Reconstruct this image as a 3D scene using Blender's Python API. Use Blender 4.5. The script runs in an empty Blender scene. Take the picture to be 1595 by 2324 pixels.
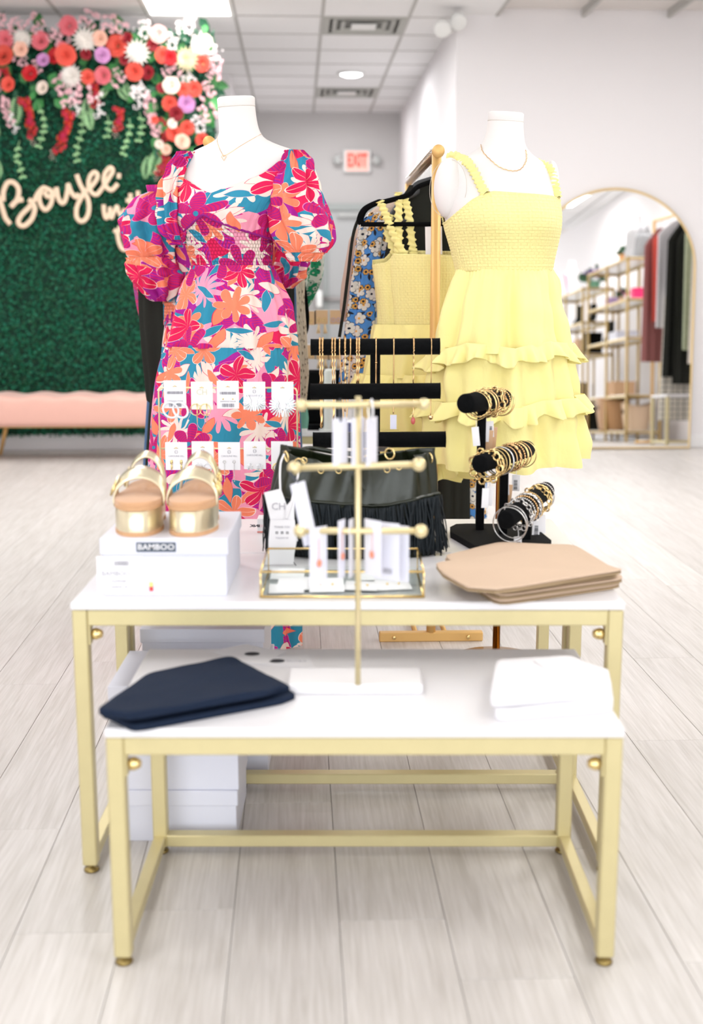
import bpy, math, random
from math import sin, cos, pi, radians, atan, sqrt, atan2, exp, hypot
from mathutils import Vector, Matrix, Euler, noise
import numpy as np
random.seed(7)
SC = bpy.context.scene
COL = SC.collection
# ------------------------------------------------------------------ camera, world, light, exposure
FPX = 2750.0; TILT = atan(507 / FPX); HC = 1.17; CT, ST = cos(TILT), sin(TILT)
cam = bpy.data.cameras.new('camera'); camo = bpy.data.objects.new('camera', cam); COL.objects.link(camo)
camo.location = (0, 0, HC); camo.rotation_euler = (pi / 2 - TILT, 0, 0)
cam.sensor_fit = 'VERTICAL'; cam.sensor_height = 35.0; cam.lens = 35.0 * FPX / 2324
cam.dof.use_dof = True; cam.dof.focus_distance = 3.45; cam.dof.aperture_fstop = 2.2
cam.clip_start = 0.05; SC.camera = camo
w = bpy.data.worlds.new('world'); SC.world = w; w.use_nodes = True
w.node_tree.nodes['Background'].inputs[0].default_value = (0.93, 0.96, 1, 1)
w.node_tree.nodes['Background'].inputs[1].default_value = 1.6
SC.view_settings.view_transform = 'Standard'; SC.view_settings.look = 'None'
SC.view_settings.gamma = 1; SC.view_settings.use_curve_mapping = False
SC.view_settings.exposure = 0.5
def area(name, loc, rot, sx, sy, power, col=(1, 1, 1)):
    l = bpy.data.lights.new(name, 'AREA'); l.shape = 'RECTANGLE'; l.size = sx; l.size_y = sy
    l.energy = power; l.color = col
    o = bpy.data.objects.new(name, l); COL.objects.link(o); o.location = loc; o.rotation_euler = rot
    return o
area('storefront_daylight', (-0.2, -2.85, 1.65), (radians(90), 0, 0), 7.0, 2.5, 90, (0.94, 0.97, 1))
LAMPS = [(-1.4, 1.0, 4), (1.7, 1.0, 4), (-1.4, 3.9, 5.5), (1.7, 3.9, 5.5), (-1.4, 6.6, 20), (1.7, 6.6, 14), (-3.8, 2.5, 10), (-3.8, 5.8, 19), (3.2, 2.6, 9), (3.2, 5.6, 13)]
for i_, (x_, y_, p_) in enumerate(LAMPS):
    area('troffer_light', (x_, y_, 3.0), (0, 0, 0), 0.55, 1.1, p_, (0.95, 0.975, 1))
area('corridor_downlight', (-.06, 10.9, 3.0), (0, 0, 0), .3, .3, 15, (0.98, 0.99, 1))
area('corridor_fill', (-.5, 9.0, 2.98), (0, 0, 0), .5, 1.0, 20)  # added fill lamp to brighten the corridor, no fixture at this spot
area('corridor_rear_fill', (-.15, 12.6, 2.98), (0, 0, 0), .4, .8, 9)  # second added lamp lifting the dark corridor end, without a fixture
# ------------------------------------------------------------------ picture geometry
def ray(x, y):
    X = (x - 797.5) / FPX; Y = (y - 1162) / FPX
    return Vector((X, CT - Y * ST, -(ST + Y * CT)))
def at(x, y, Z):
    r = ray(x, y); return Vector((0, 0, HC)) + r * (Z / r.y)
def on(x, y, z):
    r = ray(x, y); return Vector((0, 0, HC)) + r * ((z - HC) / r.z)
def mpp(x, y, Z): return (at(x + 1, y, Z) - at(x, y, Z)).x        # metres per pixel at a depth
YAW = atan(0.0444); CY, SY = cos(YAW), sin(YAW)
def RW(u, v, z=0): return Vector((u * CY - v * SY, u * SY + v * CY, z))   # room frame to world
def ruv(p): return (p[0] * CY + p[1] * SY, -p[0] * SY + p[1] * CY)
def onv(x, y, v):                                                   # ray meets the room plane v = const
    r = ray(x, y); d = -r.x * SY + r.y * CY
    return Vector((0, 0, HC)) + r * (v / d)
RM = Matrix.Rotation(YAW, 4, 'Z')
# ------------------------------------------------------------------ mesh builder
class MB:
    def __init__(s): s.v = []; s.f = []; s.uv = []; s.M = None; s.has_uv = False
    def av(s, p):
        p = Vector(p)
        if s.M is not None: p = s.M @ p
        s.v.append(p[:]); return len(s.v) - 1
    def af(s, idx, uv=None):
        s.f.append(idx); s.uv.append(uv)
        if uv: s.has_uv = True
    def box(s, c, d, R=None, ch=0.0):
        c = Vector(c); hx, hy, hz = d[0] / 2, d[1] / 2, d[2] / 2
        R3 = R.to_3x3() if R is not None else None
        def P(x, y, z):
            q = Vector((x, y, z))
            if R3 is not None: q = R3 @ q
            return s.av(c + q)
        if ch <= 0:
            i = [P(x * hx, y * hy, z * hz) for z in (-1, 1) for (x, y) in ((-1, -1), (1, -1), (1, 1), (-1, 1))]
            for f in ((3, 2, 1, 0), (4, 5, 6, 7), (0, 1, 5, 4), (1, 2, 6, 5), (2, 3, 7, 6), (3, 0, 4, 7)): s.af([i[k] for k in f])
            return s
        ch = min(ch, hx * .9, hy * .9, hz * .9); V = {}
        for x in (-1, 1):
            for y in (-1, 1):
                for z in (-1, 1):
                    V[x, y, z, 0] = P(x * hx, y * (hy - ch), z * (hz - ch))
                    V[x, y, z, 1] = P(x * (hx - ch), y * hy, z * (hz - ch))
                    V[x, y, z, 2] = P(x * (hx - ch), y * (hy - ch), z * hz)
        for a in (-1, 1):
            q = [V[a, -1, -1, 0], V[a, 1, -1, 0], V[a, 1, 1, 0], V[a, -1, 1, 0]]; s.af(q if a > 0 else q[::-1])
            q = [V[-1, a, -1, 1], V[1, a, -1, 1], V[1, a, 1, 1], V[-1, a, 1, 1]]; s.af(q if a < 0 else q[::-1])
            q = [V[-1, -1, a, 2], V[1, -1, a, 2], V[1, 1, a, 2], V[-1, 1, a, 2]]; s.af(q if a > 0 else q[::-1])
            for b in (-1, 1):
                q = [V[a, b, -1, 0], V[a, b, -1, 1], V[a, b, 1, 1], V[a, b, 1, 0]]; s.af(q if a * b < 0 else q[::-1])
                q = [V[a, -1, b, 0], V[a, 1, b, 0], V[a, 1, b, 2], V[a, -1, b, 2]]; s.af(q if a * b > 0 else q[::-1])
                q = [V[-1, a, b, 1], V[1, a, b, 1], V[1, a, b, 2], V[-1, a, b, 2]]; s.af(q if a * b < 0 else q[::-1])
                for d_ in (-1, 1):
                    q = [V[a, b, d_, k] for k in range(3)]; s.af(q if a * b * d_ > 0 else q[::-1])
        return s
    def bx(s, x0, x1, y0, y1, z0, z1, ch=0.0):
        return s.box(((x0 + x1) / 2, (y0 + y1) / 2, (z0 + z1) / 2), (abs(x1 - x0), abs(y1 - y0), abs(z1 - z0)), None, ch)
    def tube(s, pts, r, n=8, closed=False, cap=True, flat=None):
        pts = [Vector(p) for p in pts]; m = len(pts)
        rr = r if isinstance(r, (list, tuple)) else [r] * m
        up = Vector((0, 0, 1)); rings = []; px = None
        for i, p in enumerate(pts):
            if closed: t = pts[(i + 1) % m] - pts[i - 1]
            else: t = pts[min(i + 1, m - 1)] - pts[max(i - 1, 0)]
            if t.length < 1e-9: t = Vector((0, 0, 1))
            t.normalize()
            if px is None:
                a = up if abs(t.z) < .9 else Vector((1, 0, 0)); px = t.cross(a).normalized()
            else:
                px = (px - t * px.dot(t))
                px = px.normalized() if px.length > 1e-6 else t.orthogonal().normalized()
            py = t.cross(px)
            ring = []
            for k in range(n):
                a = 2 * pi * k / n; o = px * cos(a) * rr[i] + py * sin(a) * rr[i]
                if flat is not None: o = o - flat[0] * (o.dot(flat[0]) * (1 - flat[1]))
                ring.append(s.av(p + o))
            rings.append(ring)
        for i in range(m if closed else m - 1):
            A, B = rings[i], rings[(i + 1) % m]
            for k in range(n): s.af([A[k], A[(k + 1) % n], B[(k + 1) % n], B[k]])
        if cap and not closed:
            s.af(rings[0][::-1]); s.af(rings[-1])
        return s
    def lathe(s, prof, n=24, c=(0, 0, 0), R=None):
        c = Vector(c); R3 = R.to_3x3() if R is not None else Matrix.Identity(3); rings = []
        for (r, z) in prof:
            if r < 1e-6: rings.append([s.av(c + R3 @ Vector((0, 0, z)))])
            else: rings.append([s.av(c + R3 @ Vector((r * cos(2 * pi * k / n), r * sin(2 * pi * k / n), z))) for k in range(n)])
        for A, B in zip(rings, rings[1:]):
            for k in range(n):
                k2 = (k + 1) % n
                if len(A) == 1 and len(B) == 1: continue
                if len(A) == 1: s.af([A[0], B[k2], B[k]][::-1] if 0 else [A[0], B[k2], B[k]])
                elif len(B) == 1: s.af([A[k], A[k2], B[0]])
                else: s.af([A[k], A[k2], B[k2], B[k]])
        return s
    def grid(s, fn, nu, nv, closeu=False, uvf=None):
        """fn(i/nu, j/nv) -> point; quads"""
        cu = nu if closeu else nu + 1
        I = [[s.av(fn(i / nu, j / nv)) for i in range(cu)] for j in range(nv + 1)]
        for j in range(nv):
            for i in range(nu):
                i2 = (i + 1) % cu
                uv = None
                if uvf: uv = [uvf(i / nu, j / nv), uvf((i + 1) / nu, j / nv), uvf((i + 1) / nu, (j + 1) / nv), uvf(i / nu, (j + 1) / nv)]
                s.af([I[j][i], I[j][i2], I[j + 1][i2], I[j + 1][i]], uv)
        return s
    def prism(s, poly, z0, z1, M=None):
        M = M or Matrix.Identity(4)
        a = [s.av(M @ Vector((p[0], p[1], z0))) for p in poly]; b = [s.av(M @ Vector((p[0], p[1], z1))) for p in poly]
        n = len(poly); s.af(a[::-1]); s.af(b)
        for i in range(n): s.af([a[i], a[(i + 1) % n], b[(i + 1) % n], b[i]])
        return s
    def ball(s, c, r, n=12, m=8, sc=(1, 1, 1)):
        c = Vector(c); s0 = MB()
        prof = [(r * sin(pi * j / m) if 0 < j < m else 0, -r * cos(pi * j / m)) for j in range(m + 1)]
        s0.lathe(prof, n); b = len(s.v)
        for v in s0.v: s.av(c + Vector((v[0] * sc[0], v[1] * sc[1], v[2] * sc[2])))
        for f in s0.f: s.af([i + b for i in f])
        return s
    def torus(s, c, R, r, ax=(0, 0, 1), n=28, m=6, sq=1.0):
        ax = Vector(ax).normalized(); a = ax.orthogonal().normalized(); b = ax.cross(a)
        return s.tube([Vector(c) + (a * cos(2 * pi * k / n) + b * sin(2 * pi * k / n) * sq) * R for k in range(n)], r, m, closed=True)
ORG = {}
def mesh_of(name, mb, m, org, smooth):
    me = bpy.data.meshes.new(name)
    V = [(v[0] - org[0], v[1] - org[1], v[2] - org[2]) for v in mb.v]
    me.from_pydata(V, [], mb.f)
    if mb.has_uv:
        ul = me.uv_layers.new(name='UVMap'); flat = []
        for f, u in zip(mb.f, mb.uv):
            if u: 
                for q in u: flat += [q[0], q[1]]
            else: flat += [0.0, 0.0] * len(f)
        ul.data.foreach_set('uv', flat)
    if m: me.materials.append(m)
    if smooth: me.shade_smooth()
    me.update(); return me
def part(name, mb, m, parent=None, smooth=True, label=None, sharp=None, solid=0, sub=0, kind=None):
    """a mesh; vertices are given in world coordinates, or in the parent's when the parent was made 'local'"""
    org = ORG.get(parent.name, (0, 0, 0)) if parent is not None else (0, 0, 0)
    me = mesh_of(name, mb, m, org, smooth)
    if smooth and sharp is not None: me.set_sharp_from_angle(angle=radians(sharp))
    o = bpy.data.objects.new(name, me); COL.objects.link(o)
    if parent is not None: o.parent = parent
    ORG[o.name] = org
    if label: o['label'] = label
    if kind: o['kind'] = kind
    if solid: md = o.modifiers.new('solid', 'SOLIDIFY'); md.thickness = solid; md.offset = 0
    if sub: md = o.modifiers.new('sub', 'SUBSURF'); md.levels = sub; md.render_levels = sub
    return o
def tag(o, label, cat, group=None, kind=None):
    if label: o['label'] = label
    if cat: o['category'] = cat
    if group: o['group'] = group
    if kind: o['kind'] = kind
    return o
def thing(name, label, cat, loc=(0, 0, 0), rz=0, group=None, local=False, rot=None):
    o = bpy.data.objects.new(name, None); COL.objects.link(o); o.location = loc
    o.rotation_euler = rot or (0, 0, rz); o.empty_display_size = 0.05
    ORG[o.name] = (0, 0, 0) if local else tuple(loc)
    return tag(o, label, cat, group)
def dup(o, loc=None, rz=None, label=None, parent=None, rot=None, scale=None):
    c = o.copy(); COL.objects.link(c); c.parent = parent
    if parent is None:
        if loc is not None: c.location = loc
        if rz is not None: c.rotation_euler = (0, 0, rz)
        if rot is not None: c.rotation_euler = rot
        if scale is not None: c.scale = (scale,) * 3
        if label: c['label'] = label
    for ch in list(o.children): dup(ch, parent=c)
    return c
def single(name, mb, m, label, cat, group=None, smooth=True, sharp=None, solid=0, sub=0):
    """a thing that is one mesh; its origin goes to its base centre"""
    xs = [v[0] for v in mb.v]; ys = [v[1] for v in mb.v]; zs = [v[2] for v in mb.v]
    org = ((min(xs) + max(xs)) / 2, (min(ys) + max(ys)) / 2, min(zs))
    me = mesh_of(name, mb, m, org, smooth)
    if smooth and sharp is not None: me.set_sharp_from_angle(angle=radians(sharp))
    o = bpy.data.objects.new(name, me); COL.objects.link(o); o.location = org; ORG[o.name] = org
    if solid: md = o.modifiers.new('solid', 'SOLIDIFY'); md.thickness = solid; md.offset = 0
    if sub: md = o.modifiers.new('sub', 'SUBSURF'); md.levels = sub; md.render_levels = sub
    return tag(o, label, cat, group)
def struct(name, mb, m, parent=None, smooth=False, label=None):
    o = part(name, mb, m, parent, smooth); o['kind'] = 'structure'
    if label: o['label'] = label
    return o
# ------------------------------------------------------------------ materials
def lin(c):
    return tuple((x / 255 / 12.92) if x / 255 <= .04045 else ((x / 255 + .055) / 1.055) ** 2.4 for x in c[:3]) + (1,)
def nd(nt, t, ins=(), **kw):
    n = nt.nodes.new('ShaderNode' + t)
    for k, v in kw.items(): setattr(n, k, v)
    items = ins.items() if isinstance(ins, dict) else enumerate(ins)
    for k, v in items:
        if v is None: continue
        if isinstance(v, bpy.types.NodeSocket): nt.links.new(v, n.inputs[k])
        else: n.inputs[k].default_value = v
    return n
def mth(nt, op, *a): return nd(nt, 'Math', a, operation=op).outputs[0]
def mixc(nt, f, a, b):
    n = nt.nodes.new('ShaderNodeMix'); n.data_type = 'RGBA'
    for k, v in ((0, f), (6, a), (7, b)):
        if isinstance(v, bpy.types.NodeSocket): nt.links.new(v, n.inputs[k])
        else: n.inputs[k].default_value = v
    return n.outputs[2]
MATS = {}
def mat(name, col, rough=.6, metal=0, noise_amt=0, noise_scale=20, bump=0, bump_scale=80, sheen=0, spec=None, emit=None, alpha_t=0, vary=0, sss=0, coat=0, ior=None, island=0):
    if name in MATS: return MATS[name]
    m = bpy.data.materials.new(name); m.use_nodes = True; nt = m.node_tree; b = nt.nodes['Principled BSDF']
    c = lin(col); b.inputs['Roughness'].default_value = rough; b.inputs['Metallic'].default_value = metal
    b.inputs['Base Color'].default_value = c; m.diffuse_color = c
    co = nd(nt, 'TexCoord').outputs['Object']; cs = None
    if noise_amt:
        nz = nd(nt, 'TexNoise', {'Vector': co, 'Scale': noise_scale, 'Detail': 4.0})
        f = mth(nt, 'MULTIPLY_ADD', nz.outputs[0], 2 * noise_amt, 1 - noise_amt)
        cs = nd(nt, 'HueSaturation', {'Value': f, 'Color': c}).outputs[0]
    if vary:
        oi = nd(nt, 'ObjectInfo').outputs['Random']
        f = mth(nt, 'MULTIPLY_ADD', oi, 2 * vary, 1 - vary)
        cs = nd(nt, 'HueSaturation', {'Value': f, 'Color': cs if cs else c}).outputs[0]
    if island:
        gi = nd(nt, 'NewGeometry').outputs['Random Per Island']
        f = mth(nt, 'MULTIPLY_ADD', gi, 2 * island, 1 - island)
        h = mth(nt, 'MULTIPLY_ADD', gi, .05, .475)
        cs = nd(nt, 'HueSaturation', {'Value': f, 'Hue': h, 'Color': cs if cs else c}).outputs[0]
    if cs: nt.links.new(cs, b.inputs['Base Color'])
    if bump:
        nz = nd(nt, 'TexNoise', {'Vector': co, 'Scale': bump_scale, 'Detail': 3.0})
        bm = nd(nt, 'Bump', {'Strength': bump, 'Distance': .004, 'Height': nz.outputs[0]})
        nt.links.new(bm.outputs[0], b.inputs['Normal'])
    if sheen:
        b.inputs['Sheen Weight'].default_value = sheen; b.inputs['Sheen Roughness'].default_value = .4
    if spec is not None: b.inputs['Specular IOR Level'].default_value = spec
    if coat: b.inputs['Coat Weight'].default_value = coat
    if emit: b.inputs['Emission Color'].default_value = lin(emit[0]); b.inputs['Emission Strength'].default_value = emit[1]
    if alpha_t: b.inputs['Transmission Weight'].default_value = alpha_t
    if ior: b.inputs['IOR'].default_value = ior
    if sss: b.inputs['Subsurface Weight'].default_value = sss; b.inputs['Subsurface Radius'].default_value = (.02, .02, .01)
    MATS[name] = m; return m
WALL = mat('white_wall_paint', (237, 233, 234), .75, bump=.08, bump_scale=120)
GREYW = mat('grey_back_wall_paint', (203, 200, 199), .8)
TILE = mat('ceiling_tile_board', (238, 237, 237), .9, noise_amt=.03, noise_scale=60, bump=.2, bump_scale=200)
GRIDM = mat('ceiling_grid_metal', (186, 184, 180), .6)
LAM = mat('white_laminate', (233, 231, 234), .32, noise_amt=.01, noise_scale=4)
GOLD = mat('pale_gold_metal', (210, 197, 150), .42, .4, noise_amt=.04, noise_scale=30)
GOLDD = mat('warm_gold_metal', (232, 188, 118), .48, .3)
BRASS = mat('polished_brass', (238, 212, 150), .2, 1)
CHAIN = mat('rose_gold_chain', (238, 196, 140), .25, 1)
SILVER = mat('silver_metal', (214, 212, 210), .22, 1)
CHAMP = mat('champagne_metallic_leather', (236, 224, 192), .28, .8, bump=.15, bump_scale=60)
SUEDE = mat('tan_suede', (208, 160, 120), .9, noise_amt=.06, noise_scale=40, bump=.3, bump_scale=250, sheen=.4)
CORK = mat('cork_sole', (205, 160, 120), .9, noise_amt=.08, noise_scale=200)
VELV = mat('black_velvet', (7, 8, 10), .9, bump=.3, bump_scale=300, sheen=.02, noise_amt=.2, noise_scale=120, spec=.12)
LEATH = mat('black_leather', (24, 30, 14), .34, bump=.3, bump_scale=25, coat=.1)
FRNG = mat('black_suede_fringe', (24, 31, 36), .55, spec=.25)
BLKC = mat('black_cloth', (20, 22, 13), .85, bump=.5, bump_scale=30)
MANN = mat('white_mannequin_linen', (234, 229, 227), .85, bump=.1, bump_scale=200)
PAPER = mat('white_card', (240, 238, 241), .55)
CREAM = mat('cream_card', (244, 240, 228), .55)
KRAFT = mat('kraft_card', (216, 176, 138), .8)
INK = mat('dark_ink', (40, 42, 52), .6)
GINK = mat('pale_grey_ink', (178, 176, 184), .6)
BOXW = mat('white_carton', (224, 225, 238), .5)
PINKV = mat('blush_velvet', (226, 176, 162), .8, sheen=.4, bump=.2, bump_scale=40, noise_amt=.03)
WOODL = mat('birch_plywood', (236, 208, 180), .6, noise_amt=.04, noise_scale=15)
DENIM = mat('blue_denim', (84, 112, 150), .85, noise_amt=.12, noise_scale=60, bump=.3, bump_scale=120)
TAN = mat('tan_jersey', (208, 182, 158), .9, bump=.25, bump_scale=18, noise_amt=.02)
TAN_SHADE = mat('tan_jersey_fold_shade', (168, 144, 112), .9)  # darker tan paints the shade between folds onto the lower layers
WHC = mat('white_folded_cotton', (236, 234, 238), .85)
PLAST = mat('white_plastic', (236, 236, 234), .45)
GREYP = mat('grey_steel_door_paint', (196, 198, 198), .6)
DARKB = mat('dark_trim', (60, 52, 40), .5)
# glass: thin panes, clear
GLASS = bpy.data.materials.new('clear_glass'); GLASS.use_nodes = True
nt = GLASS.node_tree; b = nt.nodes['Principled BSDF']; b.inputs['Roughness'].default_value = .02
b.inputs['Transmission Weight'].default_value = 1; b.inputs['IOR'].default_value = 1.12; b.inputs['Base Color'].default_value = (.94, .97, .96, 1)
MIRR = mat('mirror_glass', (248, 248, 248), .0, 1)
CRYST = mat('crystal_stones', (235, 238, 240), .08, .6, island=.3)
DGREEN = mat('boxwood_leaves', (8, 96, 62), .5, island=.7, spec=.4)
LEAFM = mat('mid_green_leaf', (64, 142, 74), .55, vary=.35)
FERN = mat('pale_green_fern', (150, 196, 140), .6, vary=.15)

def crepe(name, c, smock=False, pleat=0):
    m = bpy.data.materials.new(name); m.use_nodes = True; nt = m.node_tree; b = nt.nodes['Principled BSDF']
    b.inputs['Base Color'].default_value = lin(c); b.inputs['Roughness'].default_value = .85
    b.inputs['Sheen Weight'].default_value = .15
    uv = nd(nt, 'TexCoord').outputs['UV']
    h = nd(nt, 'TexNoise', {'Vector': uv, 'Scale': 60.0, 'Detail': 4.0}).outputs[0]; st = .25
    if smock:
        br = nd(nt, 'TexBrick', {'Vector': uv, 'Scale': 1.0, 'Mortar Size': .0016, 'Mortar Smooth': 1.0, 'Brick Width': .013, 'Row Height': .0085})
        wv = mth(nt, 'MULTIPLY', br.outputs[1], -1.0); h = mth(nt, 'MULTIPLY_ADD', h, .3, wv); st = .4
    bm = nd(nt, 'Bump', {'Strength': st, 'Distance': .004, 'Height': h})
    h2_ = nd(nt, 'TexNoise', {'Vector': nd(nt, 'VectorMath', [uv, (1, .3, 1)], operation='MULTIPLY').outputs[0], 'Scale': 24.0, 'Detail': 3.0, 'Distortion': .6}).outputs[0]
    bm2 = nd(nt, 'Bump', {'Strength': .3, 'Distance': .02, 'Height': h2_}); nt.links.new(bm2.outputs[0], bm.inputs['Normal'])
    nt.links.new(bm.outputs[0], b.inputs['Normal']); MATS[name] = m; return m
YEL = crepe('yellow_crepe', (250, 238, 160)); YELS = crepe('yellow_smocked_crepe', (248, 235, 162), True)

def stamp(nt, vec, sc, n, R, pw, seed, base=.25, rnd=.8):
    v = nd(nt, 'VectorMath', [vec, (seed, seed * .7, 0)], operation='ADD').outputs[0]
    vo = nd(nt, 'TexVoronoi', {'Vector': v, 'Scale': sc, 'Randomness': rnd}, voronoi_dimensions='2D')
    d = nd(nt, 'VectorMath', [v, vo.outputs['Position']], operation='SUBTRACT').outputs[0]
    s = nd(nt, 'SeparateXYZ', [d]); rc = nd(nt, 'SeparateColor', [vo.outputs['Color']])
    r = nd(nt, 'VectorMath', [d], operation='LENGTH').outputs['Value']
    ph = mth(nt, 'ADD', mth(nt, 'ARCTAN2', s.outputs[1], s.outputs[0]), mth(nt, 'MULTIPLY', rc.outputs[0], 6.283))
    if n:
        cc = mth(nt, 'ABSOLUTE', mth(nt, 'COSINE', mth(nt, 'MULTIPLY', ph, n / 2)))
        f = mth(nt, 'MULTIPLY_ADD', mth(nt, 'POWER', cc, pw), R * (1 - base), R * base)
        e = mth(nt, 'SUBTRACT', f, r)
        return e, r, ph, cc, rc
    lx = mth(nt, 'MULTIPLY', r, mth(nt, 'COSINE', ph)); ly = mth(nt, 'ABSOLUTE', mth(nt, 'MULTIPLY', r, mth(nt, 'SINE', ph)))
    q = mth(nt, 'DIVIDE', lx, R); q = mth(nt, 'MULTIPLY', q, q)
    e = mth(nt, 'SUBTRACT', mth(nt, 'MULTIPLY_ADD', q, -pw, pw), ly)
    return e, lx, ly, None, rc
def gt(nt, a, t): return mth(nt, 'GREATER_THAN', a, t)
def floral(name, smock=False):
    m = bpy.data.materials.new(name); m.use_nodes = True; nt = m.node_tree; b = nt.nodes['Principled BSDF']
    b.inputs['Roughness'].default_value = .85
    uv = nd(nt, 'TexCoord').outputs['UV']
    nz = nd(nt, 'TexNoise', {'Vector': uv, 'Scale': 14.0, 'Detail': 1.0})
    wob = nd(nt, 'VectorMath', [nd(nt, 'VectorMath', [nz.outputs['Color'], (.5, .5, .5)], operation='SUBTRACT').outputs[0], (.03, .03, 0)], operation='MULTIPLY').outputs[0]
    vec = nd(nt, 'VectorMath', [nd(nt, 'VectorMath', [uv, wob], operation='ADD').outputs[0], (1.22, 1.22, 1)], operation='MULTIPLY').outputs[0]
    TEAL, PINK, CRIM, PURP, CORAL, CRM = [lin(c) for c in ((42, 140, 172), (248, 158, 186), (224, 14, 84), (168, 18, 148), (250, 136, 102), (246, 224, 214))]
    vo = nd(nt, 'TexVoronoi', {'Vector': vec, 'Scale': 10.0}, voronoi_dimensions='2D')
    r0 = nd(nt, 'SeparateColor', [vo.outputs['Color']]).outputs[0]
    cr = nt.nodes.new('ShaderNodeValToRGB'); cr.color_ramp.interpolation = 'CONSTANT'
    el = cr.color_ramp.elements; el[0].position = 0; el[0].color = TEAL; el[1].position = .36; el[1].color = PINK
    for p, c in ((.52, PURP), (.70, CRIM), (.86, TEAL)):
        e = el.new(p); e.color = c
    nt.links.new(r0, cr.inputs[0]); col = cr.outputs[0]
    # pink and cream ground patches
    def lay(col, e, out, fill, w_, rc=None, p=0.0):
        if rc is not None: e = mth(nt, 'SUBTRACT', e, mth(nt, 'MULTIPLY', mth(nt, 'LESS_THAN', rc.outputs[2], p), 1.0))
        if out is not None: col = mixc(nt, gt(nt, e, -w_), col, out)
        return mixc(nt, gt(nt, e, 0), col, fill)
    # purple feathered leaves
    e, lx, ly, _, rc = stamp(nt, vec, 7.0, 0, .085, .032, 3.1)
    st = gt(nt, mth(nt, 'SINE', mth(nt, 'MULTIPLY', mth(nt, 'SUBTRACT', lx, ly), 430)), .25)
    col = lay(col, e, lin((236, 90, 160)), mixc(nt, st, PURP, lin((214, 20, 110))), .0016)
    # cream palm fans
    e, r, ph, cc, rc = stamp(nt, vec, 6.6, 12, .07, .9, 11.3, .3)
    col = lay(col, e, None, mixc(nt, gt(nt, rc.outputs[1], .75), CRM, PINK), 0, rc, .3)
    # coral oval leaves in pairs, teal ones, cream ones
    e, lx, ly, _, rc = stamp(nt, vec, 7.4, 0, .045, .016, 31.9)
    col = lay(col, e, CRIM, mixc(nt, gt(nt, rc.outputs[1], .55), CORAL, CRM), .0014)
    e, lx, ly, _, rc = stamp(nt, vec, 8.8, 0, .038, .012, 77.9)
    col = lay(col, e, lin((250, 190, 200)), mixc(nt, gt(nt, rc.outputs[1], .5), TEAL, CORAL), .0012)
    # coral notched leaves
    e, r, ph, cc, rc = stamp(nt, vec, 6.0, 7, .058, .8, 23.7, .3)
    col = lay(col, e, lin((252, 200, 180)), CORAL, .0016, rc, .5)
    # five petalled flowers, coral or crimson with a pale outline
    e, r, ph, cc, rc = stamp(nt, vec, 5.4, 5, .066, .7, 41.2, .14)
    pc = mixc(nt, gt(nt, rc.outputs[1], .45), CORAL, CRIM)
    pc = mixc(nt, mth(nt, 'LESS_THAN', mth(nt, 'SUBTRACT', 1.0, cc), .0012), pc, lin((255, 190, 170)))
    col = lay(col, e, lin((252, 224, 216)), pc, .0024, rc, .35)
    # six petalled magenta flowers with purple veins and a teal heart
    e, r, ph, cc, rc = stamp(nt, vec, 4.9, 6, .076, .62, 57.5, .16)
    st = gt(nt, mth(nt, 'SINE', mth(nt, 'MULTIPLY', r, 700)), .35)
    pc = mixc(nt, st, lin((206, 14, 100)), lin((168, 16, 128)))
    pc = mixc(nt, mth(nt, 'LESS_THAN', r, .009), pc, TEAL)
    col = lay(col, e, lin((244, 130, 176)), pc, .002, rc, .3)
    nt.links.new(col, b.inputs['Base Color'])
    h = nd(nt, 'TexNoise', {'Vector': nd(nt, 'VectorMath', [uv, (1, .45, 1)], operation='MULTIPLY').outputs[0], 'Scale': 90.0, 'Detail': 4.0}).outputs[0]; s_ = .35
    if smock:
        br = nd(nt, 'TexBrick', {'Vector': uv, 'Scale': 1.0, 'Mortar Size': .0016, 'Mortar Smooth': 1.0, 'Brick Width': .009, 'Row Height': .0105})
        h = mth(nt, 'MULTIPLY_ADD', h, .3, mth(nt, 'MULTIPLY', br.outputs[1], -1.0)); s_ = .8
    bm = nd(nt, 'Bump', {'Strength': s_, 'Distance': .004, 'Height': h})
    h2_ = nd(nt, 'TexNoise', {'Vector': nd(nt, 'VectorMath', [uv, (1, .3, 1)], operation='MULTIPLY').outputs[0], 'Scale': 24.0, 'Detail': 3.0, 'Distortion': .6}).outputs[0]
    bm2 = nd(nt, 'Bump', {'Strength': .55, 'Distance': .02, 'Height': h2_}); nt.links.new(bm2.outputs[0], bm.inputs['Normal'])
    nt.links.new(bm.outputs[0], b.inputs['Normal'])
    MATS[name] = m; return m
FLO = floral('tropical_print_cotton'); FLOS = floral('tropical_print_smocking', True)
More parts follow.
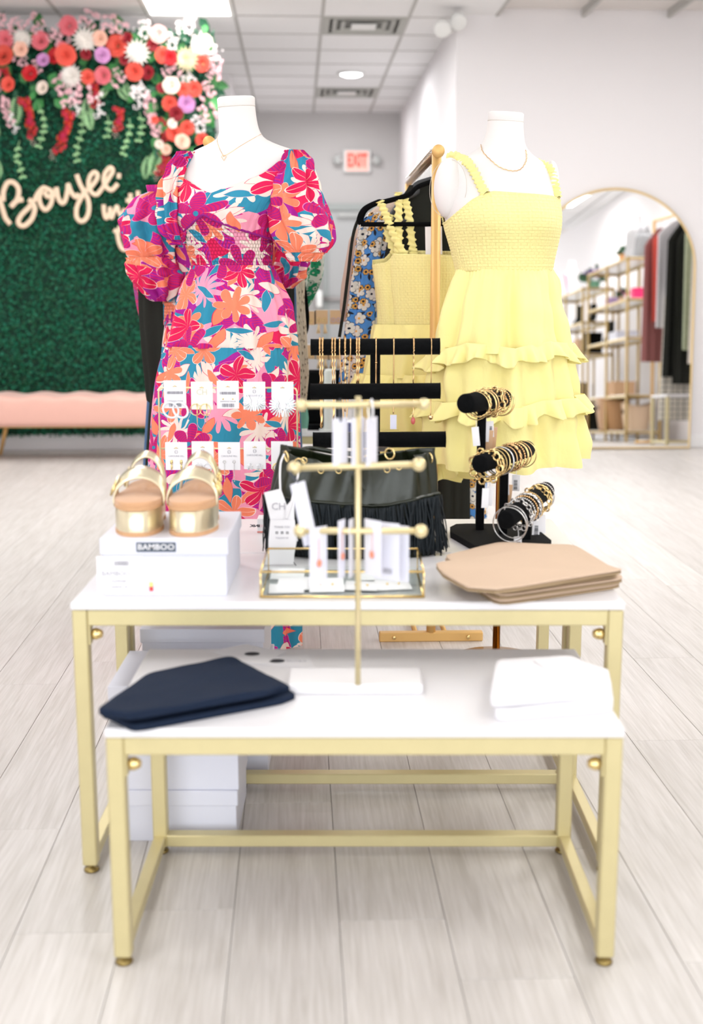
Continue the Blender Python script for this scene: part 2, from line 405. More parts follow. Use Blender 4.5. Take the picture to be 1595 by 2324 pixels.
def small_print(name, base, petals, heart, dark, sc=22, R=.02):
    m = bpy.data.materials.new(name); m.use_nodes = True; nt = m.node_tree; b = nt.nodes['Principled BSDF']
    b.inputs['Roughness'].default_value = .85; uv = nd(nt, 'TexCoord').outputs['UV']; col = lin(base)
    e, lx, ly, _, rc = stamp(nt, uv, sc * 1.5, 0, R * .6, R * .22, 5.1)
    col = mixc(nt, gt(nt, e, 0), col, lin(dark))
    for k, (s2, sd, pt, ht) in enumerate(((sc, 9.3, petals, heart), (sc * .8, 21.7, petals, dark), (sc * 1.9, 33.3, heart, dark))):
        Rk = R * (.5 if k == 2 else 1); pr_ = [.15, .35, .7][k]
        e, r, ph, cc, rc = stamp(nt, uv, s2, 5 + k, Rk, .4, sd, .45); e = mth(nt, 'SUBTRACT', e, mth(nt, 'LESS_THAN', rc.outputs[2], pr_)); r = mth(nt, 'ADD', r, mth(nt, 'LESS_THAN', rc.outputs[2], pr_))
        col = mixc(nt, gt(nt, e, -R * .09), col, lin(dark)); col = mixc(nt, gt(nt, e, 0), col, lin(pt))
        col = mixc(nt, mth(nt, 'LESS_THAN', r, R * .2), col, lin(ht))
    nt.links.new(col, b.inputs['Base Color']); MATS[name] = m; return m
BLUEF = small_print('blue_flower_print', (84, 150, 222), (240, 236, 226), (238, 178, 84), (24, 30, 50))
GREENF = small_print('white_print_with_green', (224, 230, 218), (24, 150, 100), (206, 214, 202), (24, 110, 80), 26, .016)
BATIK = small_print('pink_batik_print', (212, 50, 100), (170, 70, 140), (236, 110, 130), (140, 30, 90), 22, .02)
GRIDW = bpy.data.materials.new('cream_windowpane_check'); GRIDW.use_nodes = True; nt = GRIDW.node_tree
br = nd(nt, 'TexBrick', {'Vector': nd(nt, 'TexCoord').outputs['UV'], 'Color1': lin((236, 230, 218)), 'Color2': lin((236, 230, 218)), 'Mortar': lin((96, 104, 96)), 'Scale': 1.0, 'Mortar Size': .003, 'Brick Width': .05, 'Row Height': .05}, offset=0.0)
nt.links.new(br.outputs[0], nt.nodes['Principled BSDF'].inputs['Base Color'])
CROCH = bpy.data.materials.new('beige_crochet'); CROCH.use_nodes = True; nt = CROCH.node_tree
uvs = nd(nt, 'TexCoord').outputs['UV']; vo = nd(nt, 'TexVoronoi', {'Vector': nd(nt, 'VectorMath', [uvs, (1, .6, 1)], operation='MULTIPLY').outputs[0], 'Scale': 75.0, 'Randomness': .5})
nt.links.new(mixc(nt, mth(nt, 'LESS_THAN', vo.outputs[0], .28), lin((222, 208, 180)), lin((120, 100, 70))), nt.nodes['Principled BSDF'].inputs['Base Color'])
nt.links.new(nd(nt, 'Bump', {'Strength': .8, 'Distance': .004, 'Height': vo.outputs[0]}).outputs[0], nt.nodes['Principled BSDF'].inputs['Normal'])
WICK = bpy.data.materials.new('woven_seagrass'); WICK.use_nodes = True; nt = WICK.node_tree
wv = nd(nt, 'TexWave', {'Vector': nd(nt, 'TexCoord').outputs['Object'], 'Scale': 22.0, 'Distortion': 1.5}, bands_direction='Z')
nt.links.new(mixc(nt, wv.outputs[1], lin((150, 104, 64)), lin((214, 170, 122))), nt.nodes['Principled BSDF'].inputs['Base Color'])
# floor planks
PLANK = bpy.data.materials.new('pale_oak_plank'); PLANK.use_nodes = True; nt = PLANK.node_tree; b = nt.nodes['Principled BSDF']
co = nd(nt, 'TexCoord').outputs['Object']; rnd = nd(nt, 'ObjectInfo').outputs['Random']
off = nd(nt, 'CombineXYZ', [mth(nt, 'MULTIPLY', rnd, 37.0), mth(nt, 'MULTIPLY', rnd, 91.0), 0.0]).outputs[0]
v = nd(nt, 'VectorMath', [nd(nt, 'VectorMath', [co, (22, 1.6, 1)], operation='MULTIPLY').outputs[0], off], operation='ADD').outputs[0]
n1 = nd(nt, 'TexNoise', {'Vector': v, 'Scale': 1.6, 'Detail': 6.0, 'Roughness': .65, 'Distortion': .8}).outputs[0]
v2 = nd(nt, 'VectorMath', [nd(nt, 'VectorMath', [co, (150, 5, 1)], operation='MULTIPLY').outputs[0], off], operation='ADD').outputs[0]
n2 = nd(nt, 'TexNoise', {'Vector': v2, 'Scale': 1.0, 'Detail': 3.0}).outputs[0]
f = mth(nt, 'MULTIPLY_ADD', n2, .45, mth(nt, 'MULTIPLY', n1, .55))
cr = nt.nodes.new('ShaderNodeValToRGB'); el = cr.color_ramp.elements
el[0].position = .33; el[0].color = lin((192, 186, 180)); el[1].position = .62; el[1].color = lin((218, 213, 210)); nt.links.new(f, cr.inputs[0])
val = nd(nt, 'HueSaturation', {'Value': mth(nt, 'MULTIPLY_ADD', rnd, .1, .95), 'Color': cr.outputs[0]}).outputs[0]
nt.links.new(val, b.inputs['Base Color']); b.inputs['Roughness'].default_value = .42
nt.links.new(nd(nt, 'Bump', {'Strength': .15, 'Distance': .002, 'Height': n2}).outputs[0], b.inputs['Normal'])
# ------------------------------------------------------------------ lettering
def text(s, size, M, m, parent=None, name='lettering', depth=.0006, label=None, align='CENTER', bold=0, sx=1, shear=0, world=False, ext_label=None):
    """letters as a mesh: M is a matrix (local x right, local y up, local z out of the sheet)"""
    cu = bpy.data.curves.new('letters', 'FONT'); cu.body = s; cu.size = size; cu.align_x = align; cu.align_y = 'CENTER'
    cu.extrude = depth / 2; cu.resolution_u = 2; cu.offset = bold; cu.shear = shear
    t = bpy.data.objects.new('letters', cu); COL.objects.link(t)
    bpy.context.view_layer.update()
    me = bpy.data.meshes.new_from_object(t.evaluated_get(bpy.context.evaluated_depsgraph_get()))
    bpy.data.objects.remove(t); bpy.data.curves.remove(cu)
    org = ORG.get(parent.name, (0, 0, 0)) if parent is not None else (0, 0, 0)
    me.transform(Matrix.Translation(-Vector(org)) @ M @ Matrix.Diagonal((sx, 1, 1, 1)))
    me.materials.clear(); me.materials.append(m); me.name = name
    o = bpy.data.objects.new(name, me); COL.objects.link(o); o.parent = parent; ORG[o.name] = org
    if label: o['label'] = label
    return o
def frame_to(p, right=(1, 0, 0), up=(0, 0, 1)):
    r = Vector(right).normalized(); u = Vector(up).normalized(); n = r.cross(u)
    return Matrix(((r.x, u.x, n.x, p[0]), (r.y, u.y, n.y, p[1]), (r.z, u.z, n.z, p[2]), (0, 0, 0, 1)))
# ------------------------------------------------------------------ room shell
CH = 3.05
uA = ruv(on(735, 0, CH))[0]; uB = ruv(on(947.6, 0, CH))[0]; TS = .61
vR = ruv(on(700, 77, CH))[1]
UL, UR, VF = -5.2, 4.05, -3.0
uc = ruv(on(1043, 25, CH))[0]; VM = ruv(on(1400, 1015, 0))[1]; ul, VL = ruv(on(522, 168, CH)); VB = 13.7
def rb(mb, u0, u1, v0, v1, z0, z1, ch=0):
    mb.M = RM; mb.bx(u0, u1, v0, v1, z0, z1, ch); mb.M = None; return mb
fl = struct('floor', rb(MB(), UL, UR, VF, VB, -.1, -.004), mat('subfloor', (120, 112, 104), .9)); 
PW, PL = .2, 1.22; planks = []; pm = {}
def plank_mesh(L, W_):
    k = (round(L, 3), round(W_, 3))
    if k not in pm:
        pm[k] = mesh_of('plank', MB().box((0, 0, -.002), (W_ - .0012, L - .0012, .004), None, .0005), PLANK, (0, 0, 0), False)
    return pm[k]
u_off = ruv(on(562, 1758, 0))[0]; rows = []
k0 = int(math.floor((UL - u_off) / PW)) + 1
allp = []
for k in range(k0, int((UR - u_off) / PW)):
    u = u_off + (k + .5) * PW; st = random.Random(k * 13 + 5).random() * PL
    v = VF + st - PL
    while v < VB:
        a, b_ = max(v, VF), min(v + PL, VB)
        if b_ - a > .05: allp.append((u, a, b_))
        v += PL
def pscore(p):
    q = RW(p[0], (p[1] + p[2]) / 2); 
    if q.y < 1.2 or abs(q.x) / max(q.y, .1) > .36: return 1e3 + q.length
    return q.y
allp.sort(key=pscore); rest = MB()
for i, (u, a, b_) in enumerate(allp):
    c = RW(u, (a + b_) / 2)
    if i < 290:
        o = bpy.data.objects.new('plank', plank_mesh(b_ - a, PW)); COL.objects.link(o); o.parent = fl
        o.location = c; o.rotation_euler = (0, 0, YAW); planks.append(o)
    else:
        rest.box((c.x, c.y, -.002), (PW - .0012, b_ - a - .0012, .004), RM)
struct('plank_rest', rest, PLANK, fl)['kind'] = 'stuff'
# walls
th = .15
struct('wall_left', rb(MB(), UL - th, UL, VF, VL, 0, 3.3), WALL)
struct('wall_right', rb(MB(), UR, UR + th, VF, VM + th, 0, 3.3), WALL)
struct('wall_mirror_side', rb(MB(), uc, UR, VM, VM + .12, 0, 3.3), WALL)
struct('wall_corridor_right', rb(MB(), uc, uc + .12, VM + .12, VB, 0, 3.3), WALL)
struct('wall_corridor_left', rb(MB(), ul - .12, ul, VL, VB, 0, 3.3), WALL)
struct('wall_left_end', rb(MB(), UL, ul - .12, VL, VL + .12, 0, 3.3), WALL)
struct('wall_back', rb(MB(), ul - .12, uc + .12, VB, VB + .12, 0, 3.3), GREYW)
# storefront behind the camera
sf = MB(); rb(sf, UL, UR, VF - .12, VF, 0, .35); rb(sf, UL, UR, VF - .12, VF, 2.85, 3.3)
struct('wall_front', sf, WALL)
for n_, (a, b_) in enumerate(((-5.0, -2.6), (-2.5, -.1), (0, 2.4), (2.5, 3.95))):
    wfo = struct('window_%d' % (n_ + 1), rb(rb(MB(), a - .05, a, VF - .1, VF - .02, .35, 2.85), b_, b_ + .05, VF - .1, VF - .02, .35, 2.85), PLAST)
    part('pane', rb(MB(), a, b_, VF - .07, VF - .06, .35, 2.85), GLASS, wfo, False)['kind'] = 'structure'
bbm = mat('white_baseboard', (240, 238, 238), .5)
struct('baseboard_right', rb(MB(), uc - .012, UR, VM - .014, VM, 0, .09, .003), bbm)
struct('baseboard_corridor', rb(MB(), uc - .012, uc, VM, VB, 0, .09, .003), bbm)
# ceiling
cl = struct('ceiling', rb(MB(), UL - .2, UR + .2, VF - .2, VB + .2, 3.1, 3.25), mat('ceiling_void', (226, 220, 216), .9))
tm = mesh_of('ceiling_tile', MB().box((0, 0, .006), (.594, .594, .012), None, .004), TILE, (0, 0, 0), False)
us = [uA + TS * k for k in range(-7, 8)]; vs = [vR + TS * k for k in range(-3, 10)]
vtile0 = vs[0]
def ri(u0, v0): return RW(u0 + TS / 2, v0 + TS / 2, CH)
skip = set()
lightc = ruv(on(426, 5, CH)); ventc = [ruv(on(828, 56, CH)), ruv(on(783, 216, CH))]
def cell(c): return (math.floor((c[0] - uA) / TS), math.floor((c[1] - vR) / TS))
lc = cell(lightc); vc = [cell(c) for c in ventc]
for c in [lc, (lc[0], lc[1] - 1)] + vc: skip.add(c)
ntile = 0
for k in range(-7, 7):
    for j in range(-3, 9):
        u0 = uA + TS * k; v0 = vR + TS * j
        if (k, j) in skip: continue
        p = ri(u0, v0)
        if u0 > uc - .3 and v0 > VM - .6: continue
        if u0 < ul - .7 and v0 > VL: continue
        o = bpy.data.objects.new('ceiling_tile', tm); COL.objects.link(o); o.parent = cl; o.location = p; o.rotation_euler = (0, 0, YAW); ntile += 1
for k in range(-7, 8):
    u0 = uA + TS * k
    if u0 > UR: continue
    struct('grid_bar', rb(MB(), u0 - .012, u0 + .012, vs[0], VB, CH - .004, CH + .05), GRIDM, cl)
for j in range(-3, 10):
    v0 = vR + TS * j
    if v0 > VB: break
    struct('grid_bar', rb(MB(), us[0], UR if v0 < VM else uc, v0 - .012, v0 + .012, CH - .0035, CH + .045), GRIDM, cl)
# the nearer ceiling, not in view from the photograph: plain board panels
npn = MB()
for k in range(-8, 8):
    for j in range(-16, -3):
        u0 = uA + TS * k; v0 = vR + TS * j
        npn.M = RM; npn.box((u0 + TS / 2, v0 + TS / 2, CH + .006), (.586, .586, .012)); npn.M = None
struct('ceiling_tile_rest', npn, TILE, cl)['kind'] = 'stuff'
# recessed light panels (first one is the one in view)
PANEL = mat('lit_diffuser', (255, 255, 255), .5, emit=((255, 252, 246), 5.0))
def troffer(p, label, big=True):
    t = thing('ceiling_light', label, 'ceiling light', (p[0], p[1], CH - .012), YAW, local=True)
    part('frame', MB().bx(-.302, .302, -.607, -.58, 0, .03, .002).bx(-.302, .302, .58, .607, 0, .03, .002).bx(-.302, -.275, -.58, .58, 0, .03, .002).bx(.275, .302, -.58, .58, 0, .03, .002), PLAST, t, False)
    part('diffuser', MB().bx(-.275, .275, -.58, .58, .008, .02), PANEL, t, False)
    return t
cc_ = RW(uA + TS * (lc[0] + .5), vR + TS * lc[1], CH)
troffer(cc_, 'recessed rectangular lit panel in the ceiling above the flower wall')
LL = ['lit ceiling panel near the storefront, left of centre', 'lit ceiling panel near the storefront, right of centre', 'lit ceiling panel above the display tables, left side', 'lit ceiling panel above the display tables, right side', 'lit ceiling panel before the flower wall, left side', 'lit ceiling panel before the mirror wall, right side', 'lit ceiling panel by the left wall, nearer the storefront', 'lit ceiling panel by the left wall, nearer the flower wall', 'lit ceiling panel by the right wall, nearer the storefront', 'lit ceiling panel by the right wall, above the shelving']
for (x_, y_, p_), l_ in zip(LAMPS, LL): 
    t = troffer((x_, y_), l_); t.location.z = CH - .02
# vents
def vent(c, label):
    p = RW(uA + TS * (c[0] + .5), vR + TS * (c[1] + .5), CH - .008)
    t = thing('ceiling_vent', label, 'vent', p, YAW, local=True); gm = mat('grey_vent_metal', (176, 176, 170), .6)
    part('frame', MB().bx(-.30, .30, -.30, -.25, 0, .02, .004).bx(-.30, .30, .25, .30, 0, .02, .004).bx(-.30, -.25, -.25, .25, 0, .02, .004).bx(.25, .30, -.25, .25, 0, .02, .004), gm, t, False)
    part('backing', MB().bx(-.25, .25, -.25, .25, .03, .035), mat('vent_shadow', (120, 120, 116), .8), t, False)
    for r_ in (.21, .15):
        m_ = MB()
        for s_ in (-1, 1): m_.box((s_ * r_, 0, .01), (.035, 2 * r_, .004), Matrix.Rotation(s_ * .5, 4, 'Y')); m_.box((0, s_ * r_, .01), (2 * r_, .035, .004), Matrix.Rotation(-s_ * .5, 4, 'X'))
        part('louvre', m_, gm, t, False)
    part('centre_plate', MB().bx(-.09, .09, -.09, .09, -.004, .004, .002), PLAST, t, False)
    return t
vent(vc[0], 'square grey air vent in the ceiling nearer the shop floor'); vent(vc[1], 'square grey air vent at the far end of the corridor ceiling')
p = on(797, 165, CH); t = thing('downlight', 'small round lit downlight between the two ceiling vents', 'ceiling light', (p.x, p.y, CH - .012), local=True)
part('trim_ring', MB().lathe([(.085, .02), (.125, .012), (.128, .004), (.118, -.004), (.1, -.008), (.09, -.004)], 32), PLAST, t)
part('lens', MB().lathe([(0, -.02), (.06, -.018), (.098, -.004), (.098, .004)], 32), mat('lit_lens', (255, 255, 255), .4, emit=((250, 253, 255), 9)), t)
# track spot in the corner
pw = onv(1010, 55, VM - .25)
t = thing('spotlight', 'white twin spotlight under the ceiling by the corner of the right wall', 'spotlight', pw)
part('base_plate', MB().lathe([(.0, 0), (.05, 0), (.05, .03), (0, .03)], 20, pw + Vector((.06, .2, .0)), Matrix.Rotation(radians(0), 3, 'Z')), PLAST, t)
part('arm', MB().tube([pw + Vector((.06, .2, .0)), pw + Vector((.05, .1, -.03)), pw + Vector((.0, 0, -.0))], .012), PLAST, t)
for d_ in ((-.02, -.02, -.02), (.09, .02, .035)):
    part('lamp_head', MB().lathe([(.0, .07), (.03, .06), (.055, .0), (.058, -.04), (.05, -.045), (0, -.03)], 20, pw + Vector(d_), Matrix.Rotation(radians(-50), 3, 'X')), PLAST, t)
# back wall: exit sign and door
pe = onv(810, 366, VB - .03); k_ = 13.0 / FPX
t = thing('exit_sign', 'lit red EXIT sign with two round emergency lamps on the grey back wall', 'sign', pe, YAW, local=True)
part('housing', MB().box((0, 0, 0), (.30, .05, .24), None, .01), PLAST, t, False)
part('face', MB().box((0, -.028, 0), (.24, .008, .20), None, .003), mat('pale_red_face', (250, 190, 178), .5, emit=((255, 150, 130), .35)), t, False)
text('EXIT', .19, Matrix.Translation((0, -.034, 0)) @ Matrix.Rotation(pi / 2, 4, 'X'), mat('exit_red', (235, 60, 50), .5, emit=((255, 50, 40), .8)), t, bold=.006, sx=.56, depth=.004)
for s_ in (-1, 1):
    part('lamp_head', MB().lathe([(0, .0), (.03, .002), (.052, .02), (.05, .045), (.03, .055), (0, .055)], 20, (s_ * .21, -.0, 0.01), Matrix.Rotation(radians(90), 3, 'X')), mat('grey_lamp', (190, 192, 190), .4), t)
    part('bracket', MB().bx(s_ * .15, s_ * .2, -.0, .02, -.015, .02), PLAST, t, False)
d0 = onv(744, 469, VB - .03); d1 = onv(905, 469, VB - .03); du0 = ruv(d0)[0]; du1 = min(ruv(d1)[0], uc - .02); dz = d0.z
dr = struct('door_1', rb(MB(), du0, du1, VB - .06, VB - .01, .01, dz - .04, .004), GREYP)
fr = MB(); rb(fr, du0 - .06, du0, VB - .08, VB, 0, dz + .02); rb(fr, du1, du1 + .01, VB - .08, VB, 0, dz + .02); rb(fr, du0 - .06, du1 + .01, VB - .08, VB, dz - .04, dz + .03)
part('door_frame', fr, mat('grey_door_frame', (172, 178, 176), .5), dr, False)
pb = onv(722, 678, VB - .1); pb2 = RW(ruv(pb)[0] + .75, VB - .12, pb.z)
mbx = MB(); mbx.tube([pb, pb2], .025, 10); part('panic_bar', mbx, SILVER, dr)
part('latch_box', rb(MB(), ruv(pb)[0] - .03, ruv(pb)[0] + .05, VB - .16, VB - .04, pb.z - .1, pb.z + .1, .01), SILVER, dr, False)
cl_ = rb(MB(), du0 + .1, du0 + .5, VB - .1, VB - .05, dz - .12, dz - .06, .006); part('door_closer', cl_, mat('grey_lamp', (190, 192, 190)), dr, False)
# ------------------------------------------------------------------ flower wall
VG = VM; GN = Vector((SY, -CY, 0))       # out of the wall, towards the shop floor
gx0 = UL + .3; gr = ruv(onv(492, 500, VG))[0]; gtop = onv(200, 62, VG).z - .03; gbot = onv(200, 985, VG).z
def G(x, y, off=0): return onv(x, y, VG) + GN * off
gw = thing('flower_wall', 'green boxwood hedge wall with a swag of roses and hanging blossoms', 'flower wall', RW((gx0 + gr) / 2, VG, 0))
part('panel', rb(MB(), gx0, gr - .02, VG + .03, VG + .13, .0, gtop, .004), mat('white_panel', (240, 238, 240), .6), gw, False)
part('hedge_backing', rb(MB(), gx0, gr, VG + .0, VG + .03, gbot, gtop), mat('hedge_backing', (6, 52, 38), .9), gw, False)
rg = random.Random(3); fo = MB()
for i in range(30000):
    u = rg.uniform(max(gx0, ruv(G(-260, 500))[0]), gr + .015); z = rg.uniform(gbot - .015, gtop + .02)
    c = RW(u, VG - rg.uniform(.005, .05), z); L = rg.uniform(.014, .026)
    a = Vector((rg.gauss(0, 1), rg.gauss(0, .5), rg.gauss(0, 1))).normalized(); n_ = (GN + Vector((rg.gauss(0, .5), rg.gauss(0, .3), rg.gauss(0, .5) + .3))).normalized()
    b_ = n_.cross(a).normalized() * L * .34; a = b_.cross(n_).normalized() * L
    i0 = fo.av(c - a * .5); fo.av(c + b_); fo.av(c + a * .6 + n_ * .004); fo.av(c - b_)
    fo.af([i0, i0 + 1, i0 + 2, i0 + 3])
part('boxwood_foliage', fo, DGREEN, gw, False, kind='stuff')
# flower meshes; they face -y
def rose_mesh(name, m, dense=1):
    mb = MB()
    for r_, (n_, rad, h, open_) in enumerate(((3, .16, .42, .15), (4, .34, .46, .3), (5, .58, .42, .55), (6, .85, .30, .85))):
        for k in range(n_):
            a0 = 2 * pi * k / n_ + r_ * .7
            def P(u, v, a0=a0, rad=rad, h=h, open_=open_, n_=n_, r_=r_):
                a = a0 + (u - .5) * (2 * pi / n_) * 1.45
                rr = rad * (.45 + .55 * v) * (1 + .12 * sin(pi * u)) + (.04 * r_ * v)
                z = h * (.1 + .9 * sin(v * pi * .5)) * (1 - .28 * open_ * v * v) - .25 * abs(u - .5) ** 2 * v
                return Vector((rr * cos(a), -z, rr * sin(a)))
            mb.grid(P, 4, 2)
    mb.ball((0, -.25, 0), .13, 8, 5)
    return mesh_of('rose', mb, m, (0, 0, 0), True)
def dahlia_mesh(m, m2=None):
    mb = MB()
    for r_, (n_, L, tilt) in enumerate(((16, 1.0, .12), (14, .8, .4), (11, .58, .75), (8, .36, 1.1))):
        for k in range(n_):
            a = 2 * pi * k / n_ + r_ * .3; d = Vector((cos(a), 0, sin(a))); s_ = Vector((-sin(a), 0, cos(a)))
            o = Vector((0, -.08 * r_, 0)); t1 = d * cos(tilt) + Vector((0, -1, 0)) * sin(tilt); w_ = .1 * (.6 + .5 * L)
            i0 = mb.av(o + t1 * .1 * L); mb.av(o + t1 * .6 * L - s_ * w_ + Vector((0, -.04, 0))); mb.av(o + t1 * L); mb.av(o + t1 * .6 * L + s_ * w_ + Vector((0, -.04, 0))); mb.av(o + t1 * .62 * L + Vector((0, .02, 0)))
            mb.af([i0, i0 + 1, i0 + 4]); mb.af([i0 + 1, i0 + 2, i0 + 4]); mb.af([i0 + 2, i0 + 3, i0 + 4]); mb.af([i0 + 3, i0, i0 + 4])
    mb.ball((0, -.32, 0), .14, 8, 5)
    return mesh_of('dahlia', mb, m, (0, 0, 0), False)
FC = dict(coral=(240, 92, 76), red=(214, 30, 42), dark=(150, 18, 36), pink=(244, 122, 134), pale=(250, 196, 190), peach=(250, 198, 176), lilac=(214, 150, 206), cream=(250, 232, 218))
RM_ = {k: rose_mesh(k, mat('petal_' + k, c, .65, vary=.08)) for k, c in FC.items()}
DM = {'white': dahlia_mesh(mat('petal_white', (252, 246, 240), .6)), 'yellow': dahlia_mesh(mat('petal_butter', (250, 236, 200), .6))}
def spray_mesh(name, m, n_=16, seed=1, droop=False, seeded=.8):
    mb = MB(); r_ = random.Random(seed)
    for k in range(n_):
        if droop: c = Vector((r_.gauss(0, .22), r_.uniform(-.3, .1), .9 - 1.9 * k / n_ + r_.gauss(0, .05)))
        else: c = Vector((r_.uniform(-.8, .8), r_.uniform(-.3, .1), r_.uniform(-.8, .8)))
        q = r_.uniform(.14, .24) * seeded * (1.1 - (.5 * k / n_ if droop else 0)); a0 = r_.random() * 6; nn = Vector((r_.gauss(0, .4), -1, r_.gauss(0, .4))).normalized(); e1 = nn.orthogonal().normalized(); e2 = nn.cross(e1)
        for p_ in range(5):
            a = a0 + p_ * 2 * pi / 5; d = e1 * cos(a) + e2 * sin(a); s_ = nn.cross(d)
            i0 = mb.av(c); mb.av(c + d * q * .6 - s_ * q * .35 + nn * q * .15); mb.av(c + d * q); mb.av(c + d * q * .6 + s_ * q * .35 + nn * q * .15); mb.af([i0, i0 + 1, i0 + 2, i0 + 3])
    return mesh_of(name, mb, m, (0, 0, 0), False)
PKM = mat('petal_blossom_pink', (250, 200, 208), .6, vary=.06); WHM = mat('petal_blossom_white', (252, 244, 244), .6)
BERM = mat('petal_crimson_bells', (196, 26, 48), .6, vary=.1, island=.25)
SP = {'pink': spray_mesh('blossom_spray', PKM, 34, 1), 'white': spray_mesh('blossom_spray', WHM, 40, 2), 'pdroop': spray_mesh('blossom_spray', PKM, 36, 3, True), 'wdroop': spray_mesh('blossom_spray', WHM, 30, 4, True), 'rdroop': spray_mesh('blossom_spray', BERM, 44, 5, True, 1.05), 'tip': spray_mesh('blossom_spray', mat('petal_tip', (246, 220, 206), .6), 12, 6, True, .6)}
def leaf_mesh(L=1, W_=.34, segs=3):
    mb = MB(); pr = [(0, .05), (.3, 1), (.65, .8), (1, .03)]
    I = []
    for t_, w_ in pr: I.append((mb.av((-w_ * W_, -.06 - .1 * t_, t_)), mb.av((0, -.1 * t_ + .0, t_)), mb.av((w_ * W_, -.06 - .1 * t_, t_))))
    for A, B in zip(I, I[1:]): mb.af([A[0], A[1], B[1], B[0]]); mb.af([A[1], A[2], B[2], B[1]])
    return mb
LM = mesh_of('leaf', leaf_mesh(), LEAFM, (0, 0, 0), True)
LMD = mesh_of('leaf', leaf_mesh(1, .28), mat('deep_green_leaf', (26, 92, 62), .5, vary=.3), (0, 0, 0), True)
def fern_mesh():
    mb = MB()
    for k in range(14):
        z = -k / 14; w_ = .28 * sin(pi * (k + 1.5) / 16)
        for s_ in (-1, 1):
            i0 = mb.av((0, 0, z)); mb.av((s_ * w_ * .5, -.02, z + .02)); mb.av((s_ * w_, -.04, z - .05)); mb.av((s_ * w_ * .5, -.02, z - .05)); mb.af([i0, i0 + 1, i0 + 2, i0 + 3])
    return mesh_of('fern_frond', mb, FERN, (0, 0, 0), False)
FM = fern_mesh()
def inst(name, me, p, sc, rot):
    o = bpy.data.objects.new(name, me); COL.objects.link(o); o.parent = gw; o.location = Vector(p) - gw.location; o.scale = (sc,) * 3; o.rotation_euler = rot; return o
KZ = .3386                                              # close-up of the top left corner, 540 px across
def gz(x, y, off): return G(x * KZ, y * KZ, off)
gm_ = mpp(250, 300, 9.1) * KZ
ROSES = '60,405,60,c 300,300,52,p 490,205,55,p 470,400,60,c 395,400,45,r 65,290,50,p 235,520,45,r 90,590,42,c 320,430,38,l 175,360,42,e 695,290,44,e 710,400,45,l 805,335,62,c 875,285,32,d 850,425,32,d 920,505,52,c 1010,515,40,d 610,540,42,c 715,530,50,p 1080,260,50,a 1105,400,46,c 1155,415,42,r 1035,330,34,d 1370,455,48,c 1165,600,50,w 1240,625,40,c 1315,620,44,c 1100,615,30,d 1150,715,46,c 1260,715,50,l 1195,785,42,d 1265,875,42,c 1180,910,46,c 1235,970,44,e 1365,955,40,c 1170,850,28,w 1130,1020,30,e 1085,985,26,w 320,615,38,w 1390,310,42,w 1055,825,22,c 600,390,32,d 445,350,36,p 10,520,30,p -60,380,55,c -120,520,50,p -40,250,46,e -170,330,56,r'
KEY = dict(c='coral', p='pink', r='red', l='lilac', e='peach', d='dark', a='pale', w='cream')
for s_ in ROSES.split():
    x, y, r_, k = s_.split(','); x, y, r_ = float(x), float(y), float(r_)
    inst('rose', RM_[KEY[k]], gz(x, y, .13 + rg.uniform(0, .04)), r_ * gm_ * 1.08, (rg.uniform(-.3, .3), rg.uniform(0, 6), YAW + rg.uniform(-.35, .35)))
for x, y, r_, k in ((180, 290, 62, 'white'), (595, 300, 80, 'white'), (505, 535, 74, 'white'), (940, 380, 82, 'white'), (1265, 425, 76, 'yellow'), (1350, 340, 62, 'white'), (-90, 300, 80, 'white')):
    inst('dahlia', DM[k], gz(x, y, .15), r_ * gm_ * 1.1, (rg.uniform(-.2, .2), 0, YAW + rg.uniform(-.2, .2)))
for x, y, r_, k in ((615, 165, 62, 'pink'), (750, 185, 55, 'pink'), (820, 230, 55, 'pink'), (985, 220, 60, 'white'), (1250, 215, 62, 'white'), (1290, 160, 36, 'white'), (1440, 440, 55, 'pink'), (1440, 510, 50, 'pink'), (1390, 630, 62, 'pink'), (440, 250, 60, 'pink'), (390, 275, 48, 'pink'), (165, 420, 45, 'pink'), (260, 475, 48, 'pink'), (800, 540, 60, 'pink'), (560, 640, 75, 'pink'), (440, 590, 55, 'pink'), (480, 690, 55, 'pink'), (1330, 850, 60, 'white'), (1400, 780, 62, 'pink'), (1160, 500, 62, 'pink'), (950, 640, 60, 'white'), (1430, 380, 62, 'white'), (1340, 300, 50, 'white'), (1150, 300, 55, 'white'), (60, 190, 60, 'pink'), (270, 190, 60, 'pink'), (150, 200, 50, 'pink'), (1270, 560, 50, 'white'), (10, 600, 40, 'pink')):
    inst('blossom_spray', SP[k], gz(x, y, .11 + rg.uniform(0, .05)), r_ * gm_ * 1.1, (rg.uniform(-.2, .2), rg.uniform(0, 6), YAW))
